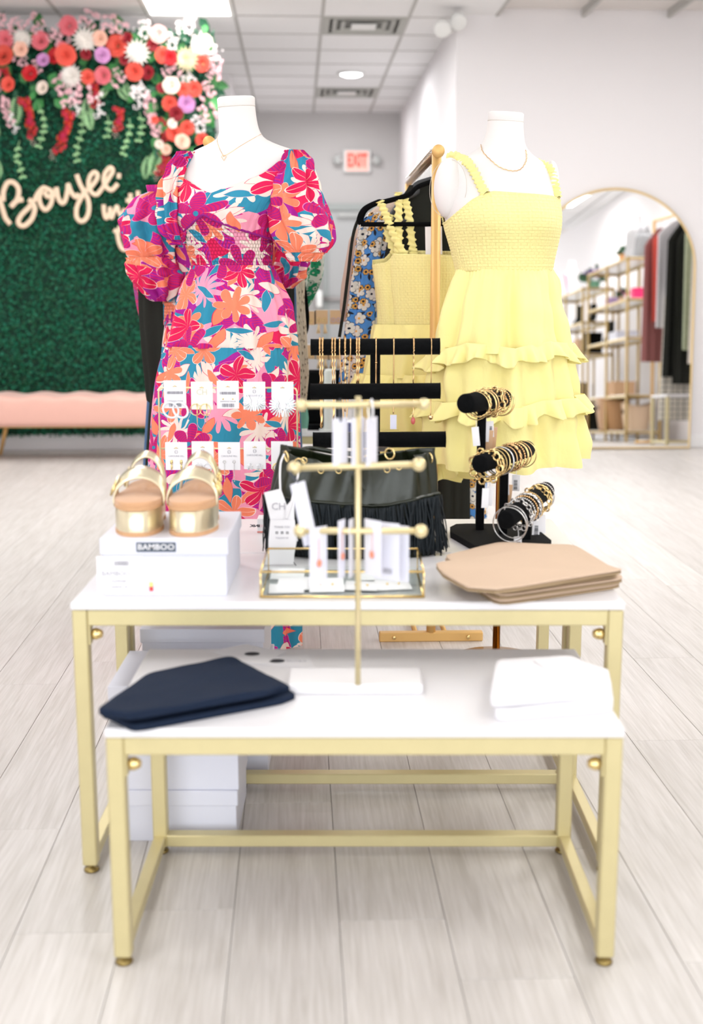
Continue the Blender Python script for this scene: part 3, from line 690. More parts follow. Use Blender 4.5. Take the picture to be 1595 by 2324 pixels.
for x0, y0, x1, y1, w_, k in ((205, 690, 235, 930, 60, 'rdroop'), (500, 780, 400, 1030, 62, 'rdroop'), (655, 580, 650, 730, 55, 'rdroop'), (825, 750, 795, 890, 55, 'rdroop'), (1130, 1060, 1070, 1180, 62, 'rdroop'), (1130, 820, 1110, 960, 50, 'rdroop'), (60, 480, 80, 600, 50, 'rdroop'), (235, 920, 240, 1000, 40, 'tip'), (385, 1020, 350, 1085, 40, 'tip'), (800, 850, 775, 945, 40, 'tip'), (1075, 1150, 1045, 1225, 40, 'tip'), (50, 680, 80, 860, 60, 'pdroop'), (1000, 660, 1040, 920, 75, 'pdroop'), (690, 640, 660, 800, 60, 'wdroop'), (510, 640, 530, 780, 60, 'wdroop'), (940, 600, 930, 740, 70, 'wdroop'), (1020, 780, 1060, 930, 50, 'pdroop'), (100, 780, 120, 900, 40, 'wdroop')):
    o = inst('blossom_spray', SP[k], gz((x0 + x1) / 2, (y0 + y1) / 2, .1), 1, (0, atan2(x1 - x0, y1 - y0) * -1, YAW)); L = hypot(x1 - x0, y1 - y0) * gm_ / 1.9; o.scale = (w_ * gm_ * 1.4, L, L)
for x, y, L, a in ((130, 660, 220, .1), (590, 680, 220, -.1), (600, 760, 140, -.2), (1080, 1000, 220, .35), (1000, 1060, 170, .15), (-10, 820, 170, .1), (5, 1080, 150, 0), (740, 600, 120, .8), (800, 600, 120, -.7), (850, 560, 110, -.2)):
    inst('fern_frond', FM, gz(x, y, .09), L * gm_ * .85, (0, a, YAW))
n_l = 0
while n_l < 250:
    if n_l < 165: x = rg.uniform(-250, 1450); y = rg.uniform(150, 690) - 30 * sin(x / 90)
    else: x = rg.uniform(1030, 1460); y = rg.uniform(560, 1150)
    L = rg.uniform(55, 110) * gm_
    inst('leaf', LM if rg.random() < .55 else LMD, gz(x, y, rg.uniform(.05, .12)), L, (rg.uniform(-.5, .2), rg.uniform(0, 6.28), YAW + rg.uniform(-.5, .5))); n_l += 1
# trailing vines
for x, y0, y1 in ((545, 700, 1130), (150, 950, 1200), (290, 700, 1010), (940, 760, 1000), (860, 800, 1060), (720, 780, 930)):
    ps = [gz(x + 22 * sin(y / 60), y, .07) for y in np.arange(y0, y1, 48)]; mb = MB().tube(ps, .003, 5)
    for q in ps[1:]:
        for s_ in (-1, 1):
            m0 = leaf_mesh(); b0 = len(mb.v); R_ = Matrix.Rotation(s_ * rg.uniform(1.2, 2.4), 4, 'Y')
            for v in m0.v: mb.av(q + (R_ @ Vector(v)) * .03)
            for f in m0.f: mb.af([i + b0 for i in f])
    part('trailing_vine', mb, FERN, gw)
# script sign on the hedge
def smooth_path(pts, k=6):
    P = [Vector(p) for p in pts]; out = []
    for i in range(len(P) - 1):
        a = P[max(i - 1, 0)]; b_ = P[i]; c = P[i + 1]; d = P[min(i + 2, len(P) - 1)]
        for j in range(k):
            t_ = j / k; out.append(.5 * ((2 * b_) + (c - a) * t_ + (2 * a - 5 * b_ + 4 * c - d) * t_ ** 2 + (3 * b_ - a - 3 * c + d) * t_ ** 3))
    out.append(P[-1]); return out
def stroke(mb, s_, w_, off=.075, k0=300 / 1595, ox=0, oy=370):
    pts = [tuple(float(q) for q in p.split(',')) for p in s_.split()]
    P = [G(ox + x * k0, oy + y * k0, off) for x, y in pts]
    mb.tube(smooth_path(P), w_ * k0 * mpp(200, 450, 9.1) / 2, 10, flat=(GN, .32))
sg = thing('script_sign', 'pale wooden cut-out script lettering reading Boujee in the, on the hedge wall', 'sign', G(140, 460, .075))
def letter(strokes, w_, **k):
    mb = MB()
    for s_ in strokes: stroke(mb, s_, w_, **k)
    part('letter', mb, WOODL, sg)
letter(['-40,350 -10,400 30,470 60,560 95,670 155,745', '70,470 68,400 75,340 120,250 190,245 248,310 250,400 215,480 160,540', '160,540 200,490 250,460 310,450', '370,450 420,490 445,570 410,680 330,760 265,755 250,700 290,630 370,550 400,510'], 60)
letter(['440,470 480,380 540,315 575,315 640,350 655,420 640,500 600,560 560,570 515,510 500,430 520,350', '560,350 590,410 640,410 690,390'], 56)
letter(['690,390 705,315 725,430 770,495 810,460 838,340 845,270 880,360 935,420 975,380'], 56)
letter(['945,150 985,260 1030,350 1085,460 1090,600 1050,690 990,710 945,650 950,540 1000,430 1050,340'], 56)
letter(['1040,350 1100,320 1180,220 1195,150 1150,125 1100,190 1090,290 1130,370 1190,390 1250,320'], 54)
letter(['1250,320 1330,200 1380,110 1350,68 1290,130 1270,230 1310,310 1370,335 1440,260'], 54); letter(['1455,135 1450,200'], 50)
letter(['1270,510 1275,600 1300,675 1345,600 1340,540'], 52); letter(['1345,550 1350,640 1370,670 1395,600 1430,530 1450,600 1480,640 1520,560'], 46)
letter(['1590,375 1590,480 1595,590', '1535,462 1600,462 1650,455'], 50); letter(['1680,345 1680,470 1680,590', '1680,500 1710,450 1745,480 1750,590'], 50)
letter(['1790,560 1860,500 1830,450 1790,500 1800,580 1860,590'], 46)
letter(['1390,815 1430,850 1450,950 1490,1040 1540,1050', '1465,770 1440,850'], 52); letter(['1500,905 1560,880 1600,960 1560,1040'], 48)
# ------------------------------------------------------------------ bench
b0 = G(-60, 960, .38); zt = at(200, 885, 8.75).z; zb = at(200, 957, 8.6).z; br_ = ruv(at(400, 950, 8.6))[0]; bl = ruv(at(-330, 950, 8.6))[0]
vb = VG - .42
t = thing('velvet_bench', 'long blush pink velvet bench with slim gold legs before the hedge wall', 'bench', RW((bl + br_) / 2, vb, 0))
mb = MB(); mb.M = RM
def cush(u, v):
    a = 2 * pi * u; sx = (abs(cos(a)) ** .28) * (1 if cos(a) > 0 else -1); sz = (abs(sin(a)) ** .35) * (1 if sin(a) > 0 else -1)
    end = 1 - .04 * (abs(2 * v - 1) ** 14)
    z = (zt + zb) / 2 + sz * (zt - zb) / 2 * end + (.008 * sin(v * 55) if sz > .5 else 0)
    return Vector((bl + (br_ - bl) * v, vb + sx * .21 * end, z))
mb.grid(cush, 32, 90, closeu=True); n0 = len(mb.v); mb.f.append([i for i in range(31, -1, -1)]); mb.uv.append(None); mb.f.append([n0 - 32 + i for i in range(32)]); mb.uv.append(None)
mb.M = None; part('seat', mb, PINKV, t)
for uu, s_ in ((bl + .15, 1), ((ruv(at(22, 1000, 8.6))[0]), 1), (br_ - .12, -1)):
    for dv in (-.15, .15):
        p0 = RW(uu + .0, vb + dv, zb + .01); p1 = RW(uu - s_ * .07, vb + dv * 1.25, 0)
        part('leg', MB().tube([p0, p1], [.018, .011], 10), GOLDD, t)
part('under_rail', rb(MB(), bl + .1, br_ - .1, vb - .02, vb + .02, zb - .02, zb + .002), GOLDD, t, False)
# ------------------------------------------------------------------ display tables
def table(x0, x1, y0, y1, h, label, knob=True, group=None):
    tt, tw = .017, .03
    t = thing('display_table', label, 'table', ((x0 + x1) / 2, (y0 + y1) / 2, 0), group=group)
    part('tabletop', MB().bx(x0, x1, y0, y1, h - tt, h, .003), LAM, t, False)
    zt = h - tt
    for xa, yy in ((x0 + .002, y0 + .002), (x1 - .002 - tw, y0 + .002), (x0 + .002, y1 - .002 - tw), (x1 - .002 - tw, y1 - .002 - tw)):
        lg = part('leg', MB().bx(xa, xa + tw, yy, yy + tw, .016, zt, .003), GOLD, t, False)
        part('glide_foot', MB().lathe([(0, 0), (.014, 0), (.016, .003), (.014, .007), (.005, .009), (.005, .018)], 16, (xa + tw / 2, yy + tw / 2, 0)), mat('dark_brass_foot', (150, 130, 80), .35, .9), lg)
    for yy in (y0 + .004, y1 - .004 - tw * .8):
        part('apron', MB().bx(x0 + tw + .002, x1 - tw - .002, yy, yy + tw * .8, zt - .032, zt, .002), GOLD, t, False)
    for xa in (x0 + .004, x1 - .004 - tw * .8):
        part('side_rail', MB().bx(xa, xa + tw * .8, y0 + tw, y1 - tw, zt - .03, zt, .002), GOLD, t, False)
        part('floor_rail', MB().bx(xa, xa + tw * .8, y0 + tw, y1 - tw, .018, .042, .002), GOLD, t, False)
    part('stretcher', MB().bx(x0 + tw, x1 - tw, y1 - .003 - tw, y1 - .003, .018, .043, .002), GOLD, t, False)
    if knob:
        for xa, s_ in ((x0 + tw + .002, 1), (x1 - tw - .002, -1)):
            R_ = Matrix.Rotation(s_ * pi / 2, 3, 'Y')
            part('thumb_screw', MB().lathe([(0, 0), (.005, 0), (.005, .006), (.011, .007), (.012, .014), (.009, .022), (.006, .026), (0, .027)], 14, (xa, y0 + .018, zt - .052), R_), BRASS, t)
            part('corner_bracket', MB().bx(min(xa, xa + s_ * .004), max(xa, xa + s_ * .004), y0 + .006, y0 + .03, zt - .072, zt - .03, .001), GOLD, t, False)
    return t
HT = .57; HL = .44
X0, X1 = -.548, .5335
table(X0, X1, 2.287, 2.732, HT, 'tall white topped table with gold frame, foremost of the two tall ones')
table(X0 + .004, X1 - .004, 2.736, 3.155, HT, 'tall white topped table with gold frame, just behind the foremost tall one', False)
table(-.418, .462, 1.943, 2.405, HL, 'low white topped nesting table with gold frame, nearest the camera')
# ------------------------------------------------------------------ shoe boxes
def carton(x0, x1, y0, y1, z0, z1, label, lip=.033, group='plain white shoe boxes stacked under the tables', rz=0, logo=None):
    c = ((x0 + x1) / 2, (y0 + y1) / 2, z0); hx, hy = (x1 - x0) / 2, (y1 - y0) / 2; h = z1 - z0
    t = thing('shoe_box', label, 'box', c, radians(rz), group, local=True)
    part('box_body', MB().bx(-hx + .004, hx - .004, -hy + .004, hy - .004, 0, h - .004, .001), BOXW, t, False)
    part('lid', MB().bx(-hx, hx, -hy, hy, h - lip, h, .0015), BOXW, t, False)
    return t
zb0 = .0; bh = .1165
UB = [(-.487, -.218), (-.487, -.221), (-.487, -.221)]
names = ['white shoe box at the bottom of the front stack under the tables', 'white shoe box in the middle of the front stack under the tables', 'white shoe box with a grey printed lid, topmost of the front stack']
lastb = None
for k in range(3):
    lastb = carton(-.512 - .003 * (k % 2), -.243 + .006 * k, 2.435, 2.69, k * bh, (k + 1) * bh - .0004, names[k], .035, None, .0)
def round_plate(mb, w_, h_, z0, z1, r_=.012, c=(0, 0)):
    pts = []
    for k in range(16):
        a = 2 * pi * k / 16; sx = 1 if cos(a) > 0 else -1; sy = 1 if sin(a) > 0 else -1
        pts.append((c[0] + sx * (w_ / 2 - r_) + r_ * cos(a), c[1] + sy * (h_ / 2 - r_) + r_ * sin(a)))
    return mb.prism(pts, z0, z1)
part('printed_patch', round_plate(MB(), .14, .052, bh, bh + .0008, .012, (.035, .045)), mat('grey_green_print', (112, 122, 112), .6), lastb, False)
text('R', .035, frame_to((.01, .045, bh + .0012), (1, 0, 0), (0, 1, 0)), PAPER, lastb, bold=.0015)
names = ['white shoe box at the bottom of the rear stack behind the front stack', 'white shoe box in the middle of the rear stack under the tables', 'white shoe box with a dark red printed lid, topmost of the rear stack']
for k in range(3):
    z_ = .0 + k * .123
    lastb = carton(-.507, -.200 - .004 * k, 2.80, 3.09, z_, z_ + .1226, names[k], .034, None)
part('printed_patch', round_plate(MB(), .2, .09, .1226, .1234, .01, (.0, .06)), mat('dark_red_print', (110, 30, 60), .5), lastb, False)
text('BOO', .05, frame_to((.0, .06, .1238), (1, 0, 0), (0, 1, 0)), PAPER, lastb)
# ------------------------------------------------------------------ shoe box with the sandals
bw0, bw1, by0, by1 = -.496, -.243, 2.335, 2.628; bz = .687
sb = thing('shoe_box', 'white shoe box with dark name plate and price label, carrying gold platform sandals', 'box', ((bw0 + bw1) / 2, (by0 + by1) / 2, HT))
part('box_body', MB().bx(bw0 + .004, bw1 - .004, by0 + .004, by1 - .004, HT, bz - .002, .001), BOXW, sb, False)
part('lid', MB().bx(bw0, bw1, by0, by1, bz - .034, bz, .0015), BOXW, sb, False)
pc = at(354, 1242, by0 - .001)
mb = MB(); M_ = frame_to((pc.x, by0 - .0002, pc.z)); q = MB(); round_plate(q, .078, .0195, 0, .0008, .002)
for v in q.v: mb.av(M_ @ Vector(v))
for f in q.f: mb.af(f)
part('name_plate', mb, mat('slate_grey_plate', (88, 98, 112), .5), sb, False)
text('BAMBOO', .0158, frame_to((pc.x, by0 - .0014, pc.z)), PAPER, sb, bold=.0002, sx=1.1)
lb = at(272, 1308, by0); mb = MB().bx(lb.x - .046, lb.x + .046, by0 + .003, by0 + .0045, HT + .006, HT + .08)
part('sticker', mb, PAPER, sb, False)
text('BAMBOO', .0135, frame_to((at(262, 1303, by0).x, by0 + .0026, at(262, 1303, by0).z)), GINK, sb)
def barcode(M, w_, h_, m=INK, parent=None, n=16, seed=1):
    r_ = random.Random(seed); mb = MB(); x = -w_ / 2
    while x < w_ / 2:
        b_ = r_.choice((.6, 1, 1.6)) * w_ / n * .45; 
        i0 = [mb.av(M @ Vector(p)) for p in ((x, -h_ / 2, .0004), (min(x + b_, w_ / 2), -h_ / 2, .0004), (min(x + b_, w_ / 2), h_ / 2, .0004), (x, h_ / 2, .0004))]; mb.af(i0)
        x += b_ + r_.choice((.5, 1)) * w_ / n * .5
    return part('barcode', mb, m, parent, False)
barcode(frame_to((at(275, 1279, by0).x, by0 + .002, at(275, 1279, by0).z)), .028, .009, GINK, sb)
part('colour_square', MB().bx(at(297, 1, by0).x, at(306, 1, by0).x, by0 + .0015, by0 + .002, at(1, 1342, by0).z, at(1, 1332, by0).z), mat('red_print', (226, 70, 70)), sb, False)
part('colour_square', MB().bx(at(297, 1, by0).x, at(306, 1, by0).x, by0 + .0015, by0 + .002, at(1, 1332, by0).z, at(1, 1322, by0).z), mat('yellow_print', (240, 230, 140)), sb, False)
text('PLATFORM', .006, frame_to((at(270, 1320, by0).x, by0 + .002, at(270, 1320, by0).z)), GINK, sb)
mb = MB()
text('SANDAL  38', .006, frame_to((at(270, 1333, by0).x, by0 + .002, at(270, 1333, by0).z)), GINK, sb)
# sandals
def sandal(cx, s_, label):
    t = thing('platform_sandal', label, 'sandal', (cx, by0 + .01, bz), radians(-1.5 * s_), 'gold platform sandals', local=True)
    L = .25
    def half(v):                                        # half widths of a footbed, v from toe to heel
        return .0545 * (max(sin(pi * min(max(v, 0), 1)), 0) ** .36) * (1 - .26 * exp(-((v - .62) / .2) ** 2) - .08 * v)
    def outline(k, n=44, grow=0):
        a = 2 * pi * k / n; v = .5 - .5 * cos(a); v = min(max(v, .0), 1)
        w_ = half(v) * (1 if sin(a) >= 0 else -1) + 0
        return Vector((w_ * (1 + grow) + s_ * .004 * sin(pi * v), (v - .5) * L * (1 + grow) + L / 2, 0))
    def slab(z0, z1, grow, m, name, dome=0, pitch=0):
        n = 44; mb = MB(); o = [outline(k, n, grow) for k in range(n)]
        rise = lambda p: pitch * max(0, (p.y - .07)) 
        lv = [(z0, 1), (z1 - .002, 1), (z1, .985)]; R_ = []
        for z, k_ in lv: R_.append([mb.av((p.x * k_, L / 2 + (p.y - L / 2) * k_, z + (rise(p) if z > z0 else 0))) for p in o])
        for A, B in zip(R_, R_[1:]):
            for k in range(n): mb.af([A[k], A[(k + 1) % n], B[(k + 1) % n], B[k]])
        mb.af(R_[0][::-1]); last = R_[-1]
        for k_ in (.9, .7, .45, .2):
            cur = [mb.av((p.x * k_, L / 2 + (p.y - L / 2) * k_, z1 + rise(p) - dome * (1 - k_ ** 2))) for p in o]
            for k in range(n): mb.af([last[k], last[(k + 1) % n], cur[(k + 1) % n], cur[k]])
            last = cur
        mb.af(last); return part(name, mb, m, t, True, sharp=50)
    slab(0, .0085, .0, CORK, 'outsole'); slab(.0085, .052, -.012, CHAMP, 'platform_band'); slab(.052, .059, .012, CORK, 'welt')
    slab(.059, .0675, .0, SUEDE, 'footbed', -.006, .06)
    def band(v0, v1, h, lean, nm):
        mb = MB()
        def P(u, w_):
            a = pi * (u * 1.16 - .08); v = v0 + (v1 - v0) * w_; hw = half(v) + .003
            z = .062 + max(sin(a), -.6) * h + (v - v0) * L * lean; y = v * L
            return Vector((cos(a) * hw * (1.0 if sin(a) < .5 else 1.02) + s_ * .002, y + .35 * h * max(sin(a), 0), max(z, .045)))
        mb.grid(P, 28, 4)
        o = part(nm, mb, CHAMP, t, solid=.0032)
        uu = .84 if s_ < 0 else .16; c_ = P(uu, .5); tg = (P(uu + .01, .5) - P(uu - .01, .5)).normalized(); yy = (P(uu, .6) - P(uu, .4)).normalized()
        nn = tg.cross(yy).normalized()
        if nn.z < 0: nn = -nn
        fr4 = [c_ + tg * a_ * .011 + yy * b_ * .014 + nn * .004 for a_, b_ in ((-1, -1), (1, -1), (1, 1), (-1, 1))]
        bk = MB().tube(fr4, .0024, 8, closed=True).tube([c_ - tg * .011 + nn * .005, c_ + tg * .012 + nn * .006], .0016, 6)
        part('buckle', bk, BRASS, t)
        R_ = Matrix((tg, yy, nn)).transposed().to_4x4()
        part('strap_end', MB().box(c_ + tg * .004 * s_ + nn * .0035, (.036, .016, .0026), R_, .001), CHAMP, t, False)
    band(.27, .45, .043, .40, 'front_strap'); band(.64, .76, .072, .30, 'rear_strap')
    return t
sandal(at(318, 1190, 2.4).x, -1, 'gold platform sandal with tan footbed on the shoe box, left one of the pair')
sandal(at(430, 1190, 2.4).x, 1, 'gold platform sandal with tan footbed on the shoe box, right one of the pair')
# white sign block behind the shoe box, printed edge
p0 = on(535, 1210, HT); p1 = on(612, 1210, HT)
zb1 = at(540, 1177, p0.y).z
t = thing('printed_card_stand', 'low white printed block with mirrored lettering behind the sandal box', 'sign block', ((-.30 + p1.x) / 2, p0.y + .02, HT))
part('block', MB().bx(-.235, p1.x, p0.y, p0.y + .05, HT, zb1, .001), PAPER, t, False)
part('pink_stripe', MB().bx(-.235, p1.x, p0.y - .0006, p0.y, HT + .001, HT + .005), mat('coral_print', (240, 150, 140)), t, False)
part('pale_stripe', MB().bx(-.235, p1.x, p0.y - .0006, p0.y, HT + .015, HT + .022), mat('pale_pink_print', (240, 222, 226)), t, False)
text('INK', .0085, frame_to(((at(561, 1, p0.y).x), p0.y - .001, HT + .0185), (1, 0, 0)), INK, t, sx=-1.7, bold=.0004)
# ------------------------------------------------------------------ folded clothes
def soft_slab(poly, z0, t_, seed=0, wr=.003, rings=(.97, .995, 1, .995, .97, .93, .85, .7, .5, .25), tilt=None, grid=5, droop=0):
    """a folded cloth lying flat: polygon outline (world xy), rounded edge, soft wrinkles"""
    n = len(poly); out = []
    for i in range(n):
        a, b_ = Vector(poly[i]), Vector(poly[(i + 1) % n])
        for k in range(grid * 3): out.append(a.lerp(b_, (k + .0) / (grid * 3)))
    # soften corners
    for _ in range(2): out = [(out[i - 1] + out[i] * 2 + out[(i + 1) % len(out)]) / 4 for i in range(len(out))]
    c = sum(out, Vector((0, 0))) / len(out); mb = MB(); R_ = []
    zz = [0, .12, .5, .85, .97, 1, 1, 1, 1, 1]
    for k_, z in zip(rings, zz):
        ring = []
        for p in out:
            q = c + (p - c) * (k_ if z < .98 else k_)
            if z < .98: q = c + (p - c) * (1 - (1 - k_) * .35)
            w_ = noise.noise(Vector((q.x * 9, q.y * 14, seed * 3.1))) * wr * (z > .5) + noise.noise(Vector((q.x * 25, q.y * 25, seed * 5.1))) * wr * .3 * (z > .5)
            zt_ = z0 + z * t_ + w_ + (tilt(q) if tilt else 0)
            ring.append(mb.av((q.x, q.y, max(zt_, z0 if not tilt else zt_))))
        R_.append(ring)
    for A, B in zip(R_, R_[1:]):
        for k in range(len(out)): mb.af([A[k], A[(k + 1) % len(out)], B[(k + 1) % len(out)], B[k]])
    mb.af(R_[0][::-1]); mb.af(R_[-1]); return mb
def xy(x, y, z): p = on(x, y, z); return (p.x, p.y)
NAVY = bpy.data.materials.new('navy_twill'); NAVY.use_nodes = True; nt = NAVY.node_tree; b = nt.nodes['Principled BSDF']
co = nd(nt, 'TexCoord').outputs['Object']; wv = nd(nt, 'TexWave', {'Vector': co, 'Scale': 110.0, 'Distortion': .3}, bands_direction='DIAGONAL')
nt.links.new(mixc(nt, wv.outputs[1], lin((15, 26, 44)), lin((28, 42, 66))), b.inputs['Base Color']); b.inputs['Roughness'].default_value = .8; b.inputs['Specular IOR Level'].default_value = .2
nt.links.new(nd(nt, 'Bump', {'Strength': .3, 'Distance': .002, 'Height': wv.outputs[1]}).outputs[0], b.inputs['Normal'])
t = thing('folded_trousers', 'folded navy blue twill trousers on the front left of the low table', 'folded trousers', on(440, 1590, HL))
zt1 = HL + .034
base = [xy(303, 1664, HL), xy(640, 1600, HL), xy(672, 1587, HL), xy(560, 1525, HL), xy(345, 1555, HL), xy(228, 1626, HL)]
part('lower_fold', soft_slab(base, HL + .0005, .012, 1, .002), NAVY, t)
base2 = [xy(312, 1634, HL + .014), xy(622, 1577, HL + .014), xy(660, 1566, HL + .014), xy(550, 1512, HL + .014), xy(345, 1545, HL + .014), xy(232, 1617, HL + .014)]
part('middle_fold', soft_slab(base2, HL + .0125, .010, 2, .002), NAVY, t)
top = [xy(296, 1621, zt1), xy(606, 1566, zt1), xy(645, 1549, zt1), xy(528, 1486, zt1), xy(335, 1523, zt1), xy(219, 1608, zt1)]
part('top_fold', soft_slab(top, HL + .022, .012, 3, .004), NAVY, t)
mb = MB()
for k in range(7):
    a = k / 6; mb.tube(smooth_path([Vector((*xy(235 + 25 * a, 1622 + 6 * a, HL + .006), HL + .016)), Vector((*xy(232 + 25 * a, 1630 + 6 * a, HL), HL + .006)), Vector((*xy(240 + 26 * a, 1634 + 6 * a, HL), HL + .002))]), .0008, 4)
part('loose_threads', mb, NAVY, t, kind='stuff')
# tan folded jerseys, one over the other
TL = ['folded tan jersey at the bottom of the stack by the bracelets', 'folded tan jersey second from the bottom of the tan stack', 'folded tan jersey just under the topmost of the tan stack', 'folded tan jersey lying topmost, its wide panel spread to the left']
z = HT + .0005
for k in range(4):
    th_ = .0105; sh = [(0, 0), (3, -3), (-4, 2), (-3, -2)][k]; z1_ = z + th_
    if k < 3:
        pl = [(1130 + sh[0], 1377 + 12 * k * 0), (1415 + sh[0] * 2, 1335), (1300 + sh[1], 1268), (1130, 1262), (1000 + k * 3, 1292 + sh[1])]
        pl = [xy(x_, y_, HT) for x_, y_ in pl]
    else:
        pl = [xy(1126, 1335, z1_), xy(1180, 1328, z1_), xy(1418, 1290, z1_), xy(1330, 1270, z1_), xy(1243, 1239, z1_), xy(1130, 1254, z1_), xy(988, 1277, z1_), xy(1005, 1300, z1_), xy(1060, 1330, z1_)]
    t = thing('folded_jersey', TL[k], 'folded top', (sum(p[0] for p in pl) / len(pl), sum(p[1] for p in pl) / len(pl), z), group='tan jerseys stacked on the tall table')
    part('lower_layer', soft_slab(pl, z, th_ * .40, k * 5 + 1, .0008), TAN_SHADE, t)
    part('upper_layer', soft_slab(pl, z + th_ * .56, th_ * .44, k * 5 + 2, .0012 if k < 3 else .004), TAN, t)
    z += th_ + .0008
# white folded cotton on the low table, right
names = ['folded white cotton top on the right of the low table, lower one', 'folded white cotton top on the right of the low table, upper one']
for k, (pl) in enumerate(([(1120, 1640), (1392, 1618), (1385, 1560), (1300, 1522), (1130, 1530)], [(1110, 1610), (1388, 1585), (1380, 1545), (1290, 1512), (1125, 1520)])):
    pl = [xy(x_, y_, HL + .02 * k) for x_, y_ in pl]
    single('folded_shirt', soft_slab(pl, HL + .0005 + .0215 * k, .020, 40 + k, .003), WHC, names[k], 'folded shirt', 'white cotton tops on the low table')
# paper tags on the low table
def tag_card(poly, z, label, dots=True, grp='swing tags on the low table'):
    P = [Vector((*xy(x_, y_, z), z)) for x_, y_ in poly]; mb = MB()
    i = [mb.av(p) for p in P]; j = [mb.av(p + Vector((0, 0, .0008))) for p in P]; mb.af(i); mb.af(j[::-1])
    for k in range(4): mb.af([i[k], i[(k + 1) % 4], j[(k + 1) % 4], j[k]])
    o = single('swing_tag', mb, PAPER, label, 'tag', grp, False)
    return o, sum(P, Vector()) / 4
o, c = tag_card([(480, 1478), (560, 1462), (610, 1475), (540, 1494)], HL + .0006, 'blank cream swing tag lying behind the navy trousers')
o, c = tag_card([(560, 1468), (650, 1478), (600, 1508), (520, 1500)], HL + .0016, 'white swing tag with one dark oval at the corner of the navy trousers')
def oval(parent, x, y, z, rx_, ry_):
    p = on(x, y, z); part('printed_oval', MB().prism([(p.x + rx_ * cos(k * pi / 10), p.y + ry_ * sin(k * pi / 10)) for k in range(20)], z, z + .0004), INK, parent, False)
oval(o, 572, 1484, HL + .0026, .0155, .012)
o, c = tag_card([(590, 1494), (700, 1486), (715, 1516), (560, 1506)], HL + .0006, 'long white swing tag with a dark oval, lying beside the jewellery stand foot')
oval(o, 628, 1500, HL + .0016, .016, .012)
text('BOUTIQUE', .008, frame_to(on(672, 1500, HL + .0018), (1, 0, 0), (0, 1, 0)), GINK, o)
o, c = tag_card([(1210, 1500), (1280, 1490), (1330, 1530), (1250, 1525)], HL + .043, 'printed white swing tag on the white cotton tops')
# ------------------------------------------------------------------ jewellery T-stand with marble foot
CHG = mat('champagne_gold_rod', (226, 210, 164), .35, .55)
sx_, sy_ = on(812, 1553, HL + .02)[:2]
ts = thing('jewellery_stand', 'champagne gold three bar jewellery stand on a white slab foot', 'jewellery stand', (sx_, sy_, HL))
c0 = xy(652, 1577, HL + .0); c1 = xy(960, 1580, HL)
part('slab_foot', MB().bx(c0[0], c1[0], c0[1], c0[1] + .10, HL, HL + .02, .003), LAM, ts, False)
part('pole', MB().tube([(sx_, sy_, HL + .02), (sx_, sy_, .985)], .0052, 14), CHG, ts)
ztb = at(812, 917, sy_).z
bars = []
for ya, (xa, xb), dy in ((917, (683, 962), .045), (1062, (668, 950), .0), (1205, (682, 955), .0)):
    A = at(xa, ya + (2 if dy else 0), sy_ - dy); B = at(xb, ya - (8 if ya == 1062 else 0), sy_ + dy); bars.append((A, B))
    part('crossbar', MB().tube([A, B], .0058, 12), CHG, ts)
    for q in (A, B): part('ball_end', MB().ball(q, .0125 if dy == 0 else .0105, 16, 10), CHG, ts)
CWC = mat('cool_white_card', (230, 230, 242), .5)
def hang_card(xc, yt, yb, wpx, ang, label, m=CWC, group='cards hanging from the jewellery stand', loop=None, jew=None, tilt=0, dz_=0, Zc=None):
    """a card hanging from a bar; ang = how far it is turned away from the viewer"""
    y_ = (Zc if Zc else sy_) + dz_
    top = at(xc, yt, y_); bot = at(xc, yb, y_); h = top.z - bot.z; w_ = wpx * mpp(xc, yt, y_)
    t = thing('earring_card', label, 'jewellery card', (top.x, y_, bot.z), group=group, local=True, rot=(0, tilt, radians(ang)))
    part('card', MB().box((0, 0, h / 2), (w_, .0012, h), None, .0004), m, t, False)
    return t, w_, h
def drop_earrings(t, w_, h, kind, m=BRASS):
    for s_ in (-1, 1):
        mb = MB(); x = s_ * w_ * .26; z = h * .3
        if kind == 'hoop': mb.torus((x, -.003, z - .012), .012, .0009, (0, 1, 0), 20, 5)
        elif kind == 'drop': mb.tube([(x, -.002, z), (x, -.003, z - .02)], .0007, 5); mb.ball((x, -.003, z - .024), .004, 8, 6)
        elif kind == 'leaf': mb.ball((x, -.003, z - .008), .006, 8, 6, (1, .3, 1.7))
        part('earring', mb, m, t)
lp = MB()
for xc, w0, ang, lab in ((772, 34, 38, 'narrow white card hanging leftmost from the top bar of the jewellery stand'), (812, 30, 42, 'narrow white card hanging second from the top bar of the jewellery stand'), (843, 26, 66, 'folded white card hanging rightmost from the top bar, tied with a ribbon')):
    t, w_, h = hang_card(xc, 948, 1056, w0 / cos(radians(ang)) * 1.0, ang, lab)
    rr = [Vector((0, -.002, h - .006)), Vector((-.004, -.004, h + .015)), Vector((0, .0, h + .031)), Vector((.004, .008, h + .015)), Vector((0, .003, h - .004))]
    part('loop', MB().tube(smooth_path(rr, 4), .0022 if xc < 840 else .0032, 6, flat=(Vector((0, 1, 0)), .5)), mat('grey_ribbon', (70, 74, 84)) if xc < 840 else PAPER, t)
t, w_, h = hang_card(705, 1090, 1236, 36, 25, 'white card hanging askew from the middle bar near its left end', tilt=-.22)
part('loop', MB().tube(smooth_path([Vector((0, 0, h)), Vector((-.006, 0, h + .012)), Vector((-.01, .0, h + .024)), Vector((-.002, .004, h + .012)), Vector((.002, .003, h))], 4), .002, 6), mat('grey_ribbon', (70, 74, 84)), t)
